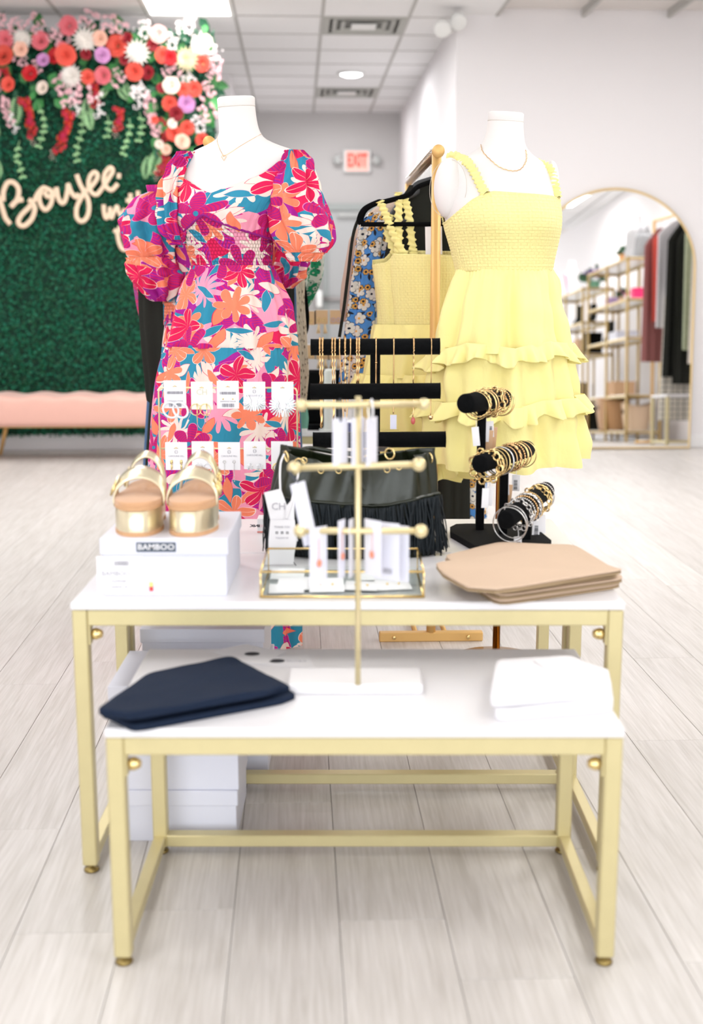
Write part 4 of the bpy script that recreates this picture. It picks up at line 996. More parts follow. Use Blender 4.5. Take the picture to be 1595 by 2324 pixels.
for xc, yt, yb, w0, ang, kind, lab in ((722, 1196, 1328, 44, 40, 'leaf', 'white card with a small coral charm, leftmost on the lowest bar'), (775, 1180, 1312, 28, 62, 'leaf', 'white card turned edge on with a coral charm, second on the lowest bar'), (797, 1178, 1310, 22, 66, None, 'white card turned almost edge on beside the stand pole, lowest bar'), (846, 1180, 1306, 46, -45, 'leaf', 'white card with pale coral leaf earrings, just right of the pole on the lowest bar'), (878, 1186, 1316, 56, -30, None, 'broad white card facing the viewer, on the lowest bar'), (904, 1192, 1318, 48, -30, None, 'white card hanging rightmost on the lowest bar')):
    t, w_, h = hang_card(xc, yt, yb, w0 * 1.15, ang, lab, mat('cool_white_card', (236, 236, 246), .5), dz_={722: -.006, 775: -.006, 797: .002, 846: -.004, 878: .014, 904: .03}[xc])
    if kind: part('charm', MB().tube([(0, -.0015, h * .8), (0, -.002, h * .42)], .0005, 4).ball((0, -.003, h * .38), .0055, 8, 6, (1, .3, 1.3)), mat('coral_charm', (240, 150, 120), .5), t)
    if xc == 878: barcode(frame_to((.002, -.0014, h * .16)), .018, .010, GINK, t, seed=4)
# ------------------------------------------------------------------ glass tray with brass edges
gy0 = 2.318; gx0_, gx1_ = at(592, 1358, gy0).x, at(961, 1358, gy0).x; gz1 = at(600, 1298, gy0).z; gy1 = on(605, 1245, gz1).y
t = thing('glass_display_box', 'open clear glass tray with thin brass edges, holding earring cards', 'glass box', ((gx0_ + gx1_) / 2, (gy0 + gy1) / 2, HT))
e_ = .0022; C8 = [(gx0_, gy0), (gx1_, gy0), (gx1_, gy1), (gx0_, gy1)]
for k in range(4):
    a, b_ = C8[k], C8[(k + 1) % 4]
    for z in (HT + .003, gz1): part('brass_edge', MB().tube([(a[0], a[1], z), (b_[0], b_[1], z)], e_ if z > HT + .01 else .003, 6), BRASS, t)
    part('brass_edge', MB().tube([(a[0], a[1], HT + .001), (a[0], a[1], gz1)], e_, 6), BRASS, t)
    mx, my = (a[0] + b_[0]) / 2, (a[1] + b_[1]) / 2
    part('glass_pane', MB().box((mx, my, (HT + .006 + gz1) / 2), (abs(a[0] - b_[0]) or .0016, abs(a[1] - b_[1]) or .0016, gz1 - HT - .006)), GLASS, t, False)
part('glass_floor', MB().bx(gx0_, gx1_, gy0, gy1, HT + .001, HT + .003), GLASS, t, False)
part('divider', MB().bx(gx0_, gx1_, gy0 + .09, gy0 + .092, HT + .004, gz1 - .01), GLASS, t, False)
r_ = random.Random(5)
for k, (fx, fy, rz_, rx_, lab) in enumerate(((.15, .22, 2, .12, 'white earring card lying front left in the glass tray'), (.2, .32, -3, .3, 'white earring card leaning on the front left one in the tray'), (.40, .25, 4, .35, 'white card with small gold studs in the middle of the tray'), (.62, .3, -8, .12, 'white card lying right of the pole in the glass tray'), (.82, .34, 10, .2, 'white card at the right end of the glass tray'), (.14, .72, 0, .25, 'white card at the back left of the glass tray'), (.72, .72, 5, .15, 'white card at the back right of the glass tray'))):
    w_, h_ = .07, .05
    c_ = (gx0_ + (gx1_ - gx0_) * fx, gy0 + (gy1 - gy0) * fy, HT + .0045 + sin(rx_) * h_ / 2 + .0015 * (k % 2))
    t = thing('earring_card', lab, 'jewellery card', c_, group='cards lying in the glass tray', local=True, rot=(rx_, 0, radians(rz_)))
    part('card', MB().box((0, 0, 0), (w_, h_, .001)), PAPER, t, False)
    if k in (2, 3, 4):
        for s_ in (-1, 1): part('stud', MB().ball((s_ * .012, 0, .002), .0025, 8, 6), BRASS, t)
# ------------------------------------------------------------------ gold wire earring rack with ten cards
yr = 3.035
rk = thing('earring_rack', 'thin champagne wire rack holding two rows of earring cards', 'earring rack', (at(517, 1180, yr).x, yr, HT), group=None)
xl, xr = at(360, 900, yr).x, at(674, 900, yr).x; z1r = at(500, 880, yr).z; z2r = at(500, 1018, yr).z
fr_ = [Vector((xl, yr, HT + .004)), Vector((xl, yr, z1r - .01)), Vector((xl + .003, yr, z1r - .003)), Vector((xl + .01, yr, z1r)), Vector((xr - .01, yr, z1r)), Vector((xr - .003, yr, z1r - .003)), Vector((xr, yr, z1r - .01)), Vector((xr, yr, HT + .004))]
part('frame', MB().tube(fr_, .0022, 8), CHG, rk)
part('crossbar', MB().tube([(xl, yr, z2r), (xr, yr, z2r)], .002, 8), CHG, rk)
for x_ in (xl, xr): part('foot', MB().tube([(x_, yr - .05, HT + .0025), (x_, yr + .05, HT + .0025)], .0025, 8), CHG, rk)
CL = {}
spec = [(397, 863, 'bar', 'hoopw', 'white card with barcode and big white beaded hoops, leftmost on the top row'),
        (458, 866, 'cream', 'stick', 'cream card with long thin gold stick earrings, second on the top row'),
        (517, 864, 'bar', 'stud', 'white barcode card with tiny studs, third on the top row'),
        (577, 866, 'logo', 'fan', 'white card with small clear crystal fan earrings, fourth on the top row'),
        (641, 866, 'plain', 'fan2', 'white card with large iridescent crystal fan earrings, rightmost on the top row'),
        (400, 1003, 'logo', 'rect', 'white card with small rectangular drops, leftmost on the lower row'),
        (460, 1001, 'logo', 'hoopc', 'white card with crystal hoops, second on the lower row'),
        (520, 1003, 'logo', 'chain', 'white card with long fine chain drops, third on the lower row'),
        (578, 1001, 'logo', 'clust', 'white card with clustered crystal squares, fourth on the lower row'),
        (640, 1001, 'plain', 'hoopc', 'white card partly behind the black handbag, rightmost on the lower row')]
for xc, yt, kind, ear, lab in spec:
    z_ = at(xc, yt, yr).z; zb_ = at(xc, yt + 63, yr).z; h = z_ - zb_; w_ = 50 * mpp(xc, yt, yr); x_ = at(xc, yt, yr).x
    t = thing('earring_card', lab, 'jewellery card', (x_, yr - .005, zb_), radians(rg.uniform(-5, 5)), 'earring cards on the wire rack', local=True)
    part('card', MB().box((0, 0, h / 2), (w_, .0012, h), None, .0004), CREAM if kind == 'cream' else PAPER, t, False)
    part('hook_clip', MB().tube([(-.005, -.0012, h * .78), (0, -.0026, h * .80), (.005, -.0012, h * .78)], .0008, 5).ball((0, -.002, h * .8), .0018, 6, 5), BRASS, t)
    if kind == 'bar':
        barcode(frame_to((0, -.001, h * .56)), w_ * .72, h * .1, mat('soft_ink', (120, 118, 132)), t, 22, xc); barcode(frame_to((0, -.001, h * .12)), w_ * .55, h * .13, mat('soft_ink', (120, 118, 132)), t, 16, xc + 1)
        text('EARRINGS $24.00', .0052, frame_to((0, -.001, h * .26)), GINK, t)
    elif kind == 'logo':
        text('CAROLINE HILL', .0058, frame_to((0, -.001, h * .5)), GINK, t)
        part('emblem', MB().torus((0, -.001, h * .65), .0045, .0004, (0, 1, 0), 6, 4).tube([(-.002, -.001, h * .61), (-.002, -.001, h * .69)], .0004, 4).tube([(.002, -.001, h * .61), (.002, -.001, h * .69)], .0004, 4), GINK, t)
    elif kind == 'cream': text('CH', .02, frame_to((0, -.001, h * .62)), mat('cream_ink', (214, 208, 190)), t)
    for s_ in (-1, 1):
        mb = MB(); m_ = BRASS; x = s_ * w_ * .22
        if ear == 'hoopw': mb.torus((x + .001, -.006, -.004), .0175, .003, (s_ * .25, 1, .0), 26, 6, 1.2); m_ = mat('white_beads', (244, 244, 248), .3, bump=.6, bump_scale=500)
        elif ear == 'stick': mb.tube([(x, -.004, h * .22), (x, -.005, -.032)], .0012, 6).torus((x - .004, -.003, .0), .014, .001, (0, 1, 0), 20, 5, 1)
        elif ear == 'stud': mb.ball((x, -.002, h * .35), .0022, 8, 6)
        elif ear in ('fan', 'fan2'):
            K = 9 if ear == 'fan' else 11; Lf = .024 if ear == 'fan' else .031; m_ = CRYST; c_ = Vector((s_ * .006, -.004, h * (.26 if ear == 'fan' else .14)))
            for k in range(K):
                a = radians(-100 + 160 * k / (K - 1)); d = Vector((s_ * cos(a), 0, sin(a)))
                R_ = Matrix.Rotation(-atan2(d.z, d.x), 4, 'Y')
                mb.box(c_ + d * (Lf * .62), (Lf * .62, .003, .0036), R_, .001); mb.box(c_ + d * (Lf * .24), (.0045, .0025, .0028), R_, .0008)
        elif ear == 'rect': mb.bx(x - .003, x + .003, -.003, -.001, h * .22, h * .36).bx(x - .002, x + .002, -.0032, -.002, h * .02, h * .2); m_ = BRASS
        elif ear == 'hoopc': mb.torus((x, -.005, h * .06), .011, .0018, (.3 * s_, 1, 0), 22, 6); m_ = CRYST if xc < 600 else BRASS
        elif ear == 'chain': 
            mb.torus((x, -.003, h * .3), .0035, .0008, (0, 1, 0), 12, 4)
            for k in range(14): mb.ball((x, -.003, h * .22 - k * .0034), .0013, 6, 4)
            m_ = SILVER
        elif ear == 'clust':
            for k in range(5): mb.box((x + [0, -.005, .005, -.004, .004][k], -.004, h * .1 + [.006, .002, .002, -.006, -.006][k]), (.0055, .003, .0055), Matrix.Rotation(.785, 4, 'Y'), .001)
            m_ = CRYST
        part('earring', mb, m_, t, smooth=ear not in ('fan', 'fan2', 'clust'))
# ------------------------------------------------------------------ figures and garments, as lofts through silhouette rows
def rows_fn(rows, Z0, ratio=.7):
    ys = [r[0] for r in rows]; A = np.array([[r[1], r[2], r[3] if len(r) > 3 else ratio] for r in rows], float)
    def f(y):
        xl = np.interp(y, ys, A[:, 0]); xr = np.interp(y, ys, A[:, 1]); ra = np.interp(y, ys, A[:, 2])
        return float(xl), float(xr), float(ra)
    # smooth the piecewise-linear silhouette a little
    span = (ys[-1] - ys[0]) * .02
    def g(y):
        a = f(y - span); b_ = f(y); c = f(y + span)
        return tuple((a[k] + 2 * b_[k] + c[k]) / 4 for k in range(3))
    return g
def loft(rows, Z0, nphi=96, nz=60, ratio=.7, top=None, bot=None, disp=None, off=0, mb=None, y0=None, y1=None, phi=(0, 2 * pi), dpos=None, uvs=1.0, smooth=True):
    g = rows_fn(rows, Z0, ratio); mb = mb or MB(); closed = abs(phi[1] - phi[0] - 2 * pi) < 1e-6
    ya = rows[0][0] if y0 is None else y0; yb = rows[-1][0] if y1 is None else y1
    tops, bots = [], []
    for i in range(nphi + 1):
        a = phi[0] + (phi[1] - phi[0]) * i / nphi; T_, B_ = ya, yb
        for _ in range(3):
            if top: xl, xr, _r = g(T_); T_ = top((xl + xr) / 2 + (xr - xl) / 2 * cos(a), a)
            if bot: xl, xr, _r = g(B_); B_ = bot((xl + xr) / 2 + (xr - xl) / 2 * cos(a), a)
        tops.append(T_); bots.append(B_)
    def P(u, v):
        i = min(int(round(u * nphi)), nphi); a = phi[0] + (phi[1] - phi[0]) * u
        y = tops[i] + (bots[i] - tops[i]) * v; xl, xr, ra = g(y)
        cx = (xl + xr) / 2; k = mpp(cx, y, Z0); rx = (xr - xl) / 2 * k + off; C = at(cx, y, Z0)
        d = disp(a, v, y, C) if disp else 0
        p = Vector((C.x + (rx + d) * cos(a), Z0 + (rx * ra + d) * sin(a), C.z))
        if dpos: p = p + dpos(a, v, y, C, p)
        return p
    wm = sum((r[1] + r[2]) * .5 for r in rows) / len(rows); hwm = sum((r[2] - r[1]) * .5 for r in rows) / len(rows); ym = rows[len(rows) // 2][0]; km = mpp(wm, ym, Z0)
    def UV(u, v):
        i = min(int(round(u * nphi)), nphi); a = phi[0] + (phi[1] - phi[0]) * u
        y = tops[i] + (bots[i] - tops[i]) * v; xl, xr, ra = g(y); k = mpp((xl + xr) / 2, y, Z0)
        return ((a + pi / 2) * hwm * km * .92 * uvs + wm * .0014, at((xl + xr) / 2, y, Z0).z * uvs)
    mb.grid(P, nphi, nz, closeu=closed, uvf=UV); return mb
def N3(x, y, z): return noise.noise(Vector((x, y, z)))
def folds(amp, ks=(7, 12, 19), ph=0, grow=1.0, ease=.15, seed=0):
    def f(a, v, y, C):
        e = min(1, v / ease) if ease else 1
        s_ = sin(ks[0] * a + ph + .5 * sin(3 * v)) * .45 + sin(ks[1] * a + 1.7 + ph + .4 * v) * .35 + sin(ks[2] * a + 4.1 * ph) * .2
        return amp * (.35 + .65 * v ** grow) * e * s_ + amp * .35 * N3(a * 2.2, v * 3, seed)
    return f
def bumps(lst):
    def f(a, v, y, C, p):
        d = 0
        for (bx_, by_, r_, h, Z0) in lst:
            q = at(bx_, by_, Z0); e = ((p.x - q.x) ** 2 + ((p.z - q.z) * 1.0) ** 2) / (r_ * r_)
            if p.y < Z0: d += h * exp(-e)
        return Vector((0, -d, 0))
    return f
def cap_disc(mb, ring_pts):
    c = sum((Vector(p) for p in ring_pts), Vector()) / len(ring_pts); ic = mb.av(c); I = [mb.av(p) for p in ring_pts]
    for k in range(len(I)): mb.af([I[k], I[(k + 1) % len(I)], ic])
# ---------------- mannequin wearing the floral dress
ZF = 3.80
FROWS = [(243, 494, 579, 1.0), (262, 495, 581, 1.0), (290, 497, 586, 1.0), (308, 498, 594, 1.0), (320, 490, 606, .95), (330, 472, 632, .8), (340, 446, 664, .65), (350, 424, 694, .55), (362, 410, 706, .52), (385, 402, 706, .52), (430, 398, 690, .58), (470, 398, 650, .68), (500, 400, 628, .74), (530, 412, 618, .74), (560, 425, 616, .76), (590, 434, 615, .78), (605, 437, 616, .8), (640, 445, 610, .7), (680, 450, 606, .6), (720, 470, 590, .6)]
FB = bumps([(440, 478, .062, .036, ZF), (556, 478, .062, .036, ZF)])
m1 = thing('mannequin', 'white linen dress form with capped neck, wearing the tropical print dress', 'mannequin', (at(530, 605, ZF).x, ZF, 0))
mb = loft(FROWS, ZF, 64, 70, dpos=FB)
mb.f.append([len(mb.v) - 64 + k for k in range(64)]); mb.uv.append(None)
part('torso', mb, MANN, m1)
def neck_cap(m, xl, xr, yt, yb, Z0, tiltx=0):
    cx = (xl + xr) / 2; C = at(cx, yb, Z0); T_ = at(cx, yt, Z0); r_ = (xr - xl) / 2 * mpp(cx, yb, Z0); h = T_.z - C.z
    R_ = Matrix.Rotation(tiltx, 3, 'Y') @ Matrix.Rotation(radians(5), 3, 'X')
    part('neck_cap', MB().lathe([(r_ * .97, -.004), (r_ * 1.0, 0), (r_ * 1.01, h * .9), (r_ * .98, h), (r_ * .9, h + .003), (0, h + .005)], 48, C, R_), MANN, m)
    part('seam_ring', MB().torus(C + Vector((0, 0, .001)), r_ * 1.003, .0012, R_ @ Vector((0, 0, 1)), 48, 5), mat('seam_cream', (214, 206, 196), .8), m)
neck_cap(m1, 494, 579, 222, 243, ZF, radians(-2.5))
fc = at(530, 700, ZF)
part('stand_pole', MB().tube([(fc.x, ZF, fc.z + .02), (fc.x, ZF, .02)], .013, 14), GOLDD, m1)
part('stand_base', MB().lathe([(0, 0), (.13, 0), (.135, .004), (.13, .010), (.03, .018), (0, .018)], 40, (fc.x, ZF, 0)), GOLDD, m1)
# ---------------- the tropical print dress
fd = thing('floral_dress', 'long tropical print dress with puff sleeves on the left mannequin', 'dress', (fc.x, ZF, .03))
def topedge(x, a):
    if sin(a) > 0.12: return 372
    pts = [(380, 352), (430, 375), (428, 408), (452, 424), (475, 440), (492, 446), (515, 436), (560, 420), (598, 402), (628, 368), (650, 352), (720, 348)]
    return float(np.interp(x, [398, 415, 430, 452, 475, 492, 515, 560, 598, 640, 665, 700], [345, 372, 408, 424, 440, 446, 436, 420, 402, 366, 348, 345]))
def cupedge(x, a):
    if sin(a) > 0.12: return 530
    return float(np.interp(x, [395, 425, 450, 474, 500, 540, 580, 625], [532, 536, 512, 492, 506, 522, 534, 548]))
cupd = lambda a, v, y, C: .0015 + .0016 * sin(46 * a + 9 * v) * exp(-((v - .95) / .25) ** 2) + .0014 * sin(60 * a) * exp(-(v / .08) ** 2) + .002 * N3(a * 9, v * 5, 1)
part('bodice', loft(FROWS, ZF, 200, 40, top=topedge, bot=cupedge, disp=cupd, off=.008, dpos=FB), FLO, fd, solid=.0015)
part('cup_seam', loft(FROWS, ZF, 160, 3, top=lambda x, a: cupedge(x, a) - 3, bot=lambda x, a: cupedge(x, a) + 3, off=.0085, disp=lambda a, v, y, C: .004 * sin(pi * v), dpos=FB), mat('purple_binding', (150, 16, 130), .8), fd)
wr_ = lambda a, v, y, C: .0012 * sin(38 * 2 * a) + .002 * N3(a * 6, v * 8, 4)
part('smocked_waist', loft(FROWS, ZF, 260, 50, top=lambda x, a: cupedge(x, a) - 4, y1=607, off=.0035, disp=wr_, dpos=FB), FLOS, fd)
SK = [(603, 436, 617, .8), (612, 432, 620, .8), (640, 418, 633, .8), (690, 405, 652, .78), (740, 396, 660, .76), (786, 384, 666, .75)]
part('upper_skirt', loft(SK, ZF, 300, 40, off=.004, disp=lambda a, v, y, C: folds(.018, (9, 17, 26), .4, .8, .1, 2)(a, v, y, C) + .002 * sin(70 * a) * exp(-v / .12)), FLO, fd)
SK2 = [(784, 382, 667, .75), (800, 376, 670, .75), (870, 362, 671, .75), (950, 354, 672, .75), (1050, 347, 674, .75), (1180, 344, 676, .75), (1330, 352, 675, .75), (1468, 356, 672, .75)]
part('lower_skirt', loft(SK2, ZF, 320, 90, off=.005, bot=lambda x, a: 1462 - 7 * sin(a) + 5 * sin(9 * a), disp=lambda a, v, y, C: folds(.026, (8, 13, 21), 1.4, .6, .06, 5)(a, v, y, C) + .002 * sin(80 * a) * exp(-v / .05)), FLO, fd)
def puff(rows, Z0, seed, parent, name='sleeve', m=None, ratio=.9, amp=.016, band=None, n=110):
    def d(a, v, y, C):
        e = sin(pi * min(max(v, 0), 1)) ** .5
        return amp * e * (.8 * sin(9 * a + 2.5 * N3(0, v * 2, seed)) * (.4 + .6 * v) + 1.1 * N3(cos(a) * 2.4 + seed, sin(a) * 2.4, v * 3.2)) + amp * .5 * N3(cos(a) * 7, sin(a) * 7, v * 8 + seed) + .004 * sin(34 * a + 2 * v) * (exp(-v / .12) + exp(-(1 - v) / .16))
    o = part(name, loft(rows, Z0, n, 46, ratio=ratio, disp=d), m or FLO, parent); return o
puff([(344, 404, 436), (352, 398, 440), (375, 380, 428), (410, 368, 420), (450, 362, 420), (490, 360, 424), (515, 363, 425), (532, 370, 424), (545, 385, 418)], ZF - .055, 3, fd)
puff([(341, 650, 684), (350, 640, 696), (372, 630, 712), (410, 616, 722), (450, 611, 733), (490, 611, 747), (520, 616, 755), (545, 625, 757), (562, 636, 750), (574, 646, 738)], ZF - .06, 8, fd)
puff([(560, 648, 740), (572, 645, 738), (584, 650, 730), (594, 662, 718)], ZF - .055, 12, fd, name='sleeve_cuff', amp=.008)
puff([(534, 382, 424), (545, 380, 424), (556, 386, 420)], ZF - .03, 14, fd, name='sleeve_cuff', amp=.006)
# necklace on the left mannequin
def chain_on(pts, r_, m, extra=None, name='necklace', lab='', grp=None, n=6):
    mb = MB().tube(smooth_path(pts, 8), r_, 6)
    return mb
def on_front(x, y, Z0, g=None, off=.004, B=None):
    g = rows_fn(FROWS if Z0 == ZF else YROWS, Z0); xl, xr, ra = g(y); cx = (xl + xr) / 2; k = mpp(cx, y, Z0); rx = (xr - xl) / 2 * k
    c = max(-.98, min(.98, (x - cx) / ((xr - xl) / 2))); a = -math.acos(c); C = at(cx, y, Z0)
    p = Vector((C.x + rx * cos(a), Z0 + rx * ra * sin(a), C.z)); 
    if B: p += B(a, 0, y, C, p)
    return p + Vector((cos(a), sin(a), 0)) * off
nk = thing('necklace', 'fine gold chain necklace with a small heart pendant on the left mannequin', 'necklace', on_front(517, 366, ZF))
pts = [on_front(x, y, ZF, off=.003, B=FB) for x, y in ((497, 312), (499, 325), (505, 342), (511, 354), (517, 361), (530, 355), (552, 340), (575, 323), (592, 306))]
part('chain', MB().tube(smooth_path(pts, 6), .0007, 5), CHAIN, nk)
q = on_front(517, 368, ZF, off=.005, B=FB); hp = MB()
hp.tube([q + Vector((0, 0, .006)), q + Vector((-.004, 0, .009)), q + Vector((-.007, 0, .005)), q + Vector((0, 0, -.006)), q + Vector((.007, 0, .005)), q + Vector((.004, 0, .009)), q + Vector((0, 0, .006))], .0009, 5)
part('pendant', hp, CHAIN, nk)
# ---------------- mannequin wearing the yellow dress
ZY = 3.72
YROWS = [(276, 1107, 1187, 1.0), (300, 1104, 1188, 1.0), (325, 1096, 1190, 1.0), (340, 1084, 1196, .95), (352, 1062, 1206, .85), (362, 1038, 1222, .7), (374, 1018, 1240, .6), (395, 1008, 1252, .56), (430, 1006, 1258, .6), (460, 1006, 1264, .68), (490, 1008, 1267, .74), (520, 1014, 1266, .78), (560, 1026, 1258, .78), (590, 1034, 1251, .8), (615, 1040, 1247, .82), (650, 1052, 1236, .7), (680, 1060, 1228, .65), (720, 1080, 1210, .6)]
YB = bumps([(1098, 500, .066, .040, ZY), (1214, 500, .066, .036, ZY)])
m2 = thing('mannequin', 'white linen dress form with round arm caps, wearing the yellow dress', 'mannequin', (at(1143, 605, ZY).x, ZY, 0))
mb = loft(YROWS, ZY, 64, 70, dpos=YB); mb.f.append([len(mb.v) - 64 + k for k in range(64)]); mb.uv.append(None)
part('torso', mb, MANN, m2); neck_cap(m2, 1107, 1187, 257, 276, ZY, radians(3))
# arm caps
for cx_, yc_, rx_, rz_, yy in ((1020, 428, 36, 68, ZY - .02), (1250, 408, 17, 42, ZY + .01)):
    c = at(cx_, yc_, yy); k = mpp(cx_, yc_, yy)
    part('arm_cap', MB().ball(c, 1, 32, 20, (rx_ * k, .052, rz_ * k)), MANN, m2)
    if cx_ < 1100: part('arm_seam', MB().torus(c + Vector((-.006, -.008, 0)), rz_ * k * .93, .0008, (-1, -.75, 0), 48, 5), mat('seam_cream', (214, 206, 196)), m2)
fy = at(1143, 700, ZY)
part('stand_pole', MB().tube([(fy.x, ZY, fy.z + .02), (fy.x, ZY, .02)], .012, 14), mat('dark_gold_pole', (170, 125, 60), .25, 1), m2)
part('stand_base', MB().lathe([(0, 0), (.13, 0), (.135, .004), (.13, .010), (.03, .018), (0, .018)], 40, (fy.x, ZY, 0)), mat('dark_gold_pole', (170, 125, 60)), m2)
yd = thing('yellow_dress', 'pale yellow tiered sundress with smocked bodice on the right mannequin', 'dress', (fy.x, ZY, .75))
ytop = lambda x, a: 470 if sin(a) > .12 else float(np.interp(x, [1000, 1012, 1040, 1065, 1088, 1110, 1240, 1268], [520, 508, 482, 460, 447, 441, 449, 456]))
part('bodice', loft(YROWS, ZY, 260, 60, top=ytop, y1=616, off=.007, disp=lambda a, v, y, C: .0011 * sin(76 * a) + .001 * sin(55 * v * 2) * .6 + .0025 * exp(-(v / .02) ** 2), dpos=YB), YELS, yd, solid=.0015)
T1 = [(612, 1040, 1247, .82), (630, 1034, 1251, .86), (660, 1024, 1256, .92), (700, 1012, 1262, .98), (740, 1002, 1268, 1.0), (795, 992, 1278, 1.0)]
part('skirt_tier', loft(T1, ZY, 300, 36, off=.006, disp=lambda a, v, y, C: folds(.032, (7, 12, 19), 2.2, .7, .12, 9)(a, v, y, C) + .002 * sin(64 * a) * exp(-v / .12)), YEL, yd)
T2 = [(785, 990, 1280, 1.0), (850, 984, 1292, 1.0), (912, 978, 1302, 1.0)]
part('skirt_tier', loft(T2, ZY, 300, 26, off=.004, disp=lambda a, v, y, C: folds(.034, (8, 13, 21), .7, .5, .08, 12)(a, v, y, C)), YEL, yd)
T3 = [(905, 978, 1302, 1.0), (960, 975, 1310, 1.0), (1040, 972, 1318, 1.0)]
part('skirt_tier', loft(T3, ZY, 300, 26, off=.004, bot=lambda x, a: 1042 - 3 * sin(a) - (x - 1150) * .02 + 4 * sin(8 * a + .7), disp=lambda a, v, y, C: folds(.038, (8, 13, 19), .7, .5, .0, 14)(a, v, y, C)), YEL, yd)
def ruffle(rows, Z0, yt, h, seed, parent, m, amp=.018, k=19, name='ruffle'):
    T_ = lambda x, a: yt(x) ; B_ = lambda x, a: yt(x) + h + 6 * sin(11 * a + seed) + 3 * sin(23 * a)
    def d(a, v, y, C):
        w_ = sin(k * a + 2.2 * sin(3 * a + seed)) + .5 * sin(2.3 * k * a + seed)
        return .006 + .022 * v + amp * v * w_ + folds(.026, (8, 13, 21), .7, .5, 0, 12)(a, .6, y, C)
    part(name, loft(rows, Z0, 420, 12, top=T_, bot=B_, off=.004, disp=d), m, parent, solid=.001)
ruffle([(700, 985, 1282, 1.0), (900, 985, 1284, 1.0)], ZY, lambda x: float(np.interp(x, [985, 1010, 1052, 1100, 1146, 1218, 1293], [806, 790, 772, 776, 783, 768, 780])), 37, 1, yd, YEL)
ruffle([(800, 976, 1304, 1.0), (1000, 976, 1306, 1.0)], ZY, lambda x: float(np.interp(x, [975, 1036, 1100, 1156, 1206, 1300], [908, 900, 908, 908, 895, 893])), 38, 5, yd, YEL)
def strap(pts, w_, parent, m, seed=0, name='strap', face=Vector((0, -1, 0)), thick=.006):
    P = smooth_path(pts, 10); n = len(P); mb = MB()
    def f(u, v):
        i = min(int(round(v * (n - 1))), n - 1); t_ = (P[min(i + 1, n - 1)] - P[max(i - 1, 0)]).normalized()
        s_ = t_.cross(face).normalized(); nn = s_.cross(t_).normalized(); a = 2 * pi * u
        ph = v * n * 1.15
        ww = w_ * (1 + .3 * sin(ph * 1.5 + seed) * (1 if cos(a) > 0 else -.8) + .14 * sin(ph * 2.7)); tt = thick * (1 + .8 * sin(ph * 1.5 + 2 * cos(a)) + .3 * sin(ph * 3))
        return P[i] + s_ * cos(a) * ww + nn * sin(a) * tt
    mb.grid(f, 16, n - 1, closeu=True); part(name, mb, m, parent)
strap([on_front(x, y, ZY, off=.006, B=YB) for x, y in ((1092, 448), (1083, 425), (1072, 398), (1060, 376))] + [at(1048, 362, ZY - .03), at(1032, 355, ZY + .01), at(1018, 360, ZY + .04)], .0125, yd, YEL, 1)
strap([on_front(x, y, ZY, off=.006, B=YB) for x, y in ((1254, 452), (1252, 430), (1246, 405), (1238, 385))] + [at(1228, 374, ZY - .02), at(1216, 368, ZY + .02), at(1205, 370, ZY + .05)], .012, yd, YEL, 4)
strap([at(995, 438, ZY + .09), at(1000, 460, ZY + .09), at(1008, 485, ZY + .085), at(1016, 512, ZY + .08)], .010, yd, YEL, 7)
nk = thing('necklace', 'gold rope chain necklace around the neck of the right mannequin', 'necklace', on_front(1150, 394, ZY))
pts = [on_front(x, y, ZY, off=.004, B=YB) for x, y in ((1086, 330), (1092, 350), (1106, 370), (1125, 386), (1148, 394), (1168, 392), (1181, 378), (1186, 362), (1185, 345))]
P_ = smooth_path(pts, 10); mb = MB()
mb.tube([p + Vector((sin(i * 1.4) * .0007, 0, cos(i * 1.4) * .0007)) for i, p in enumerate(P_)], .0012, 5); part('chain', mb, CHAIN, nk)
# ---------------- garment rails
def rail(cx, cy, Z0, yb_px, far, label, drop_px, r_=.0155, base=True):
    top = at(cx, cy, Z0); zt_ = top.z; F_ = on(far[0], far[1], zt_)
    t = thing('clothes_rail', label, 'clothes rail', (top.x, Z0, 0))
    L = (F_ - top)
    for P_ in (top, F_):
        part('post', MB().tube([(P_.x, P_.y, .03), (P_.x, P_.y, zt_ - .004)], r_, 18), GOLDD, t)
        part('post_ring', MB().tube([(P_.x, P_.y, zt_ * .62), (P_.x, P_.y, zt_ * .62 + .004)], r_ * 1.06, 18), GOLDD, t)
        d = Vector((-L.y, L.x, 0)).normalized()
        a = P_ - d * .155; b_ = P_ + d * .165
        R_ = Matrix.Rotation(atan2(d.y, d.x), 4, 'Z')
        part('foot_bar', MB().box((P_.x, P_.y, .016), (.35, .03, .032), R_, .003), GOLDD, t, False)
        for s_ in (-1, 1):
            q = P_ + d * s_ * .125; q.z = .016
            part('bolt', MB().lathe([(0, 0), (.007, 0), (.007, .004), (.004, .006), (0, .006)], 12, q + Vector((0, -.015, 0)), Matrix.Rotation(pi / 2, 3, 'X')), BRASS, t)
    part('rail_bar', MB().tube([top - L.normalized() * .035, F_ + L.normalized() * .03], .0125, 16), mat('worn_rail_metal', (180, 150, 120), .35, .8), t)
    part('end_cap', MB().lathe([(0, -.012), (.0185, -.012), (.0195, -.008), (.0195, .01), (0, .012)], 28, top - L.normalized() * .045, Matrix.Rotation(pi / 2, 3, 'X')), GOLDD, t)
    d = Vector((-L.y, L.x, 0)).normalized()
    for s_ in (-1, 1):
        part('floor_brace', MB().tube([(top.x + d.x * s_ * .05, top.y + d.y * s_ * .05, .02), (F_.x + d.x * s_ * .05, F_.y + d.y * s_ * .05, .02)], .009, 8), GOLDD, t)
    return t, top, F_
rr_, RT, RF = rail(991, 347, 3.95, 1440, (928, 415), 'gold clothes rail between the two mannequins, its post in full view', 0)
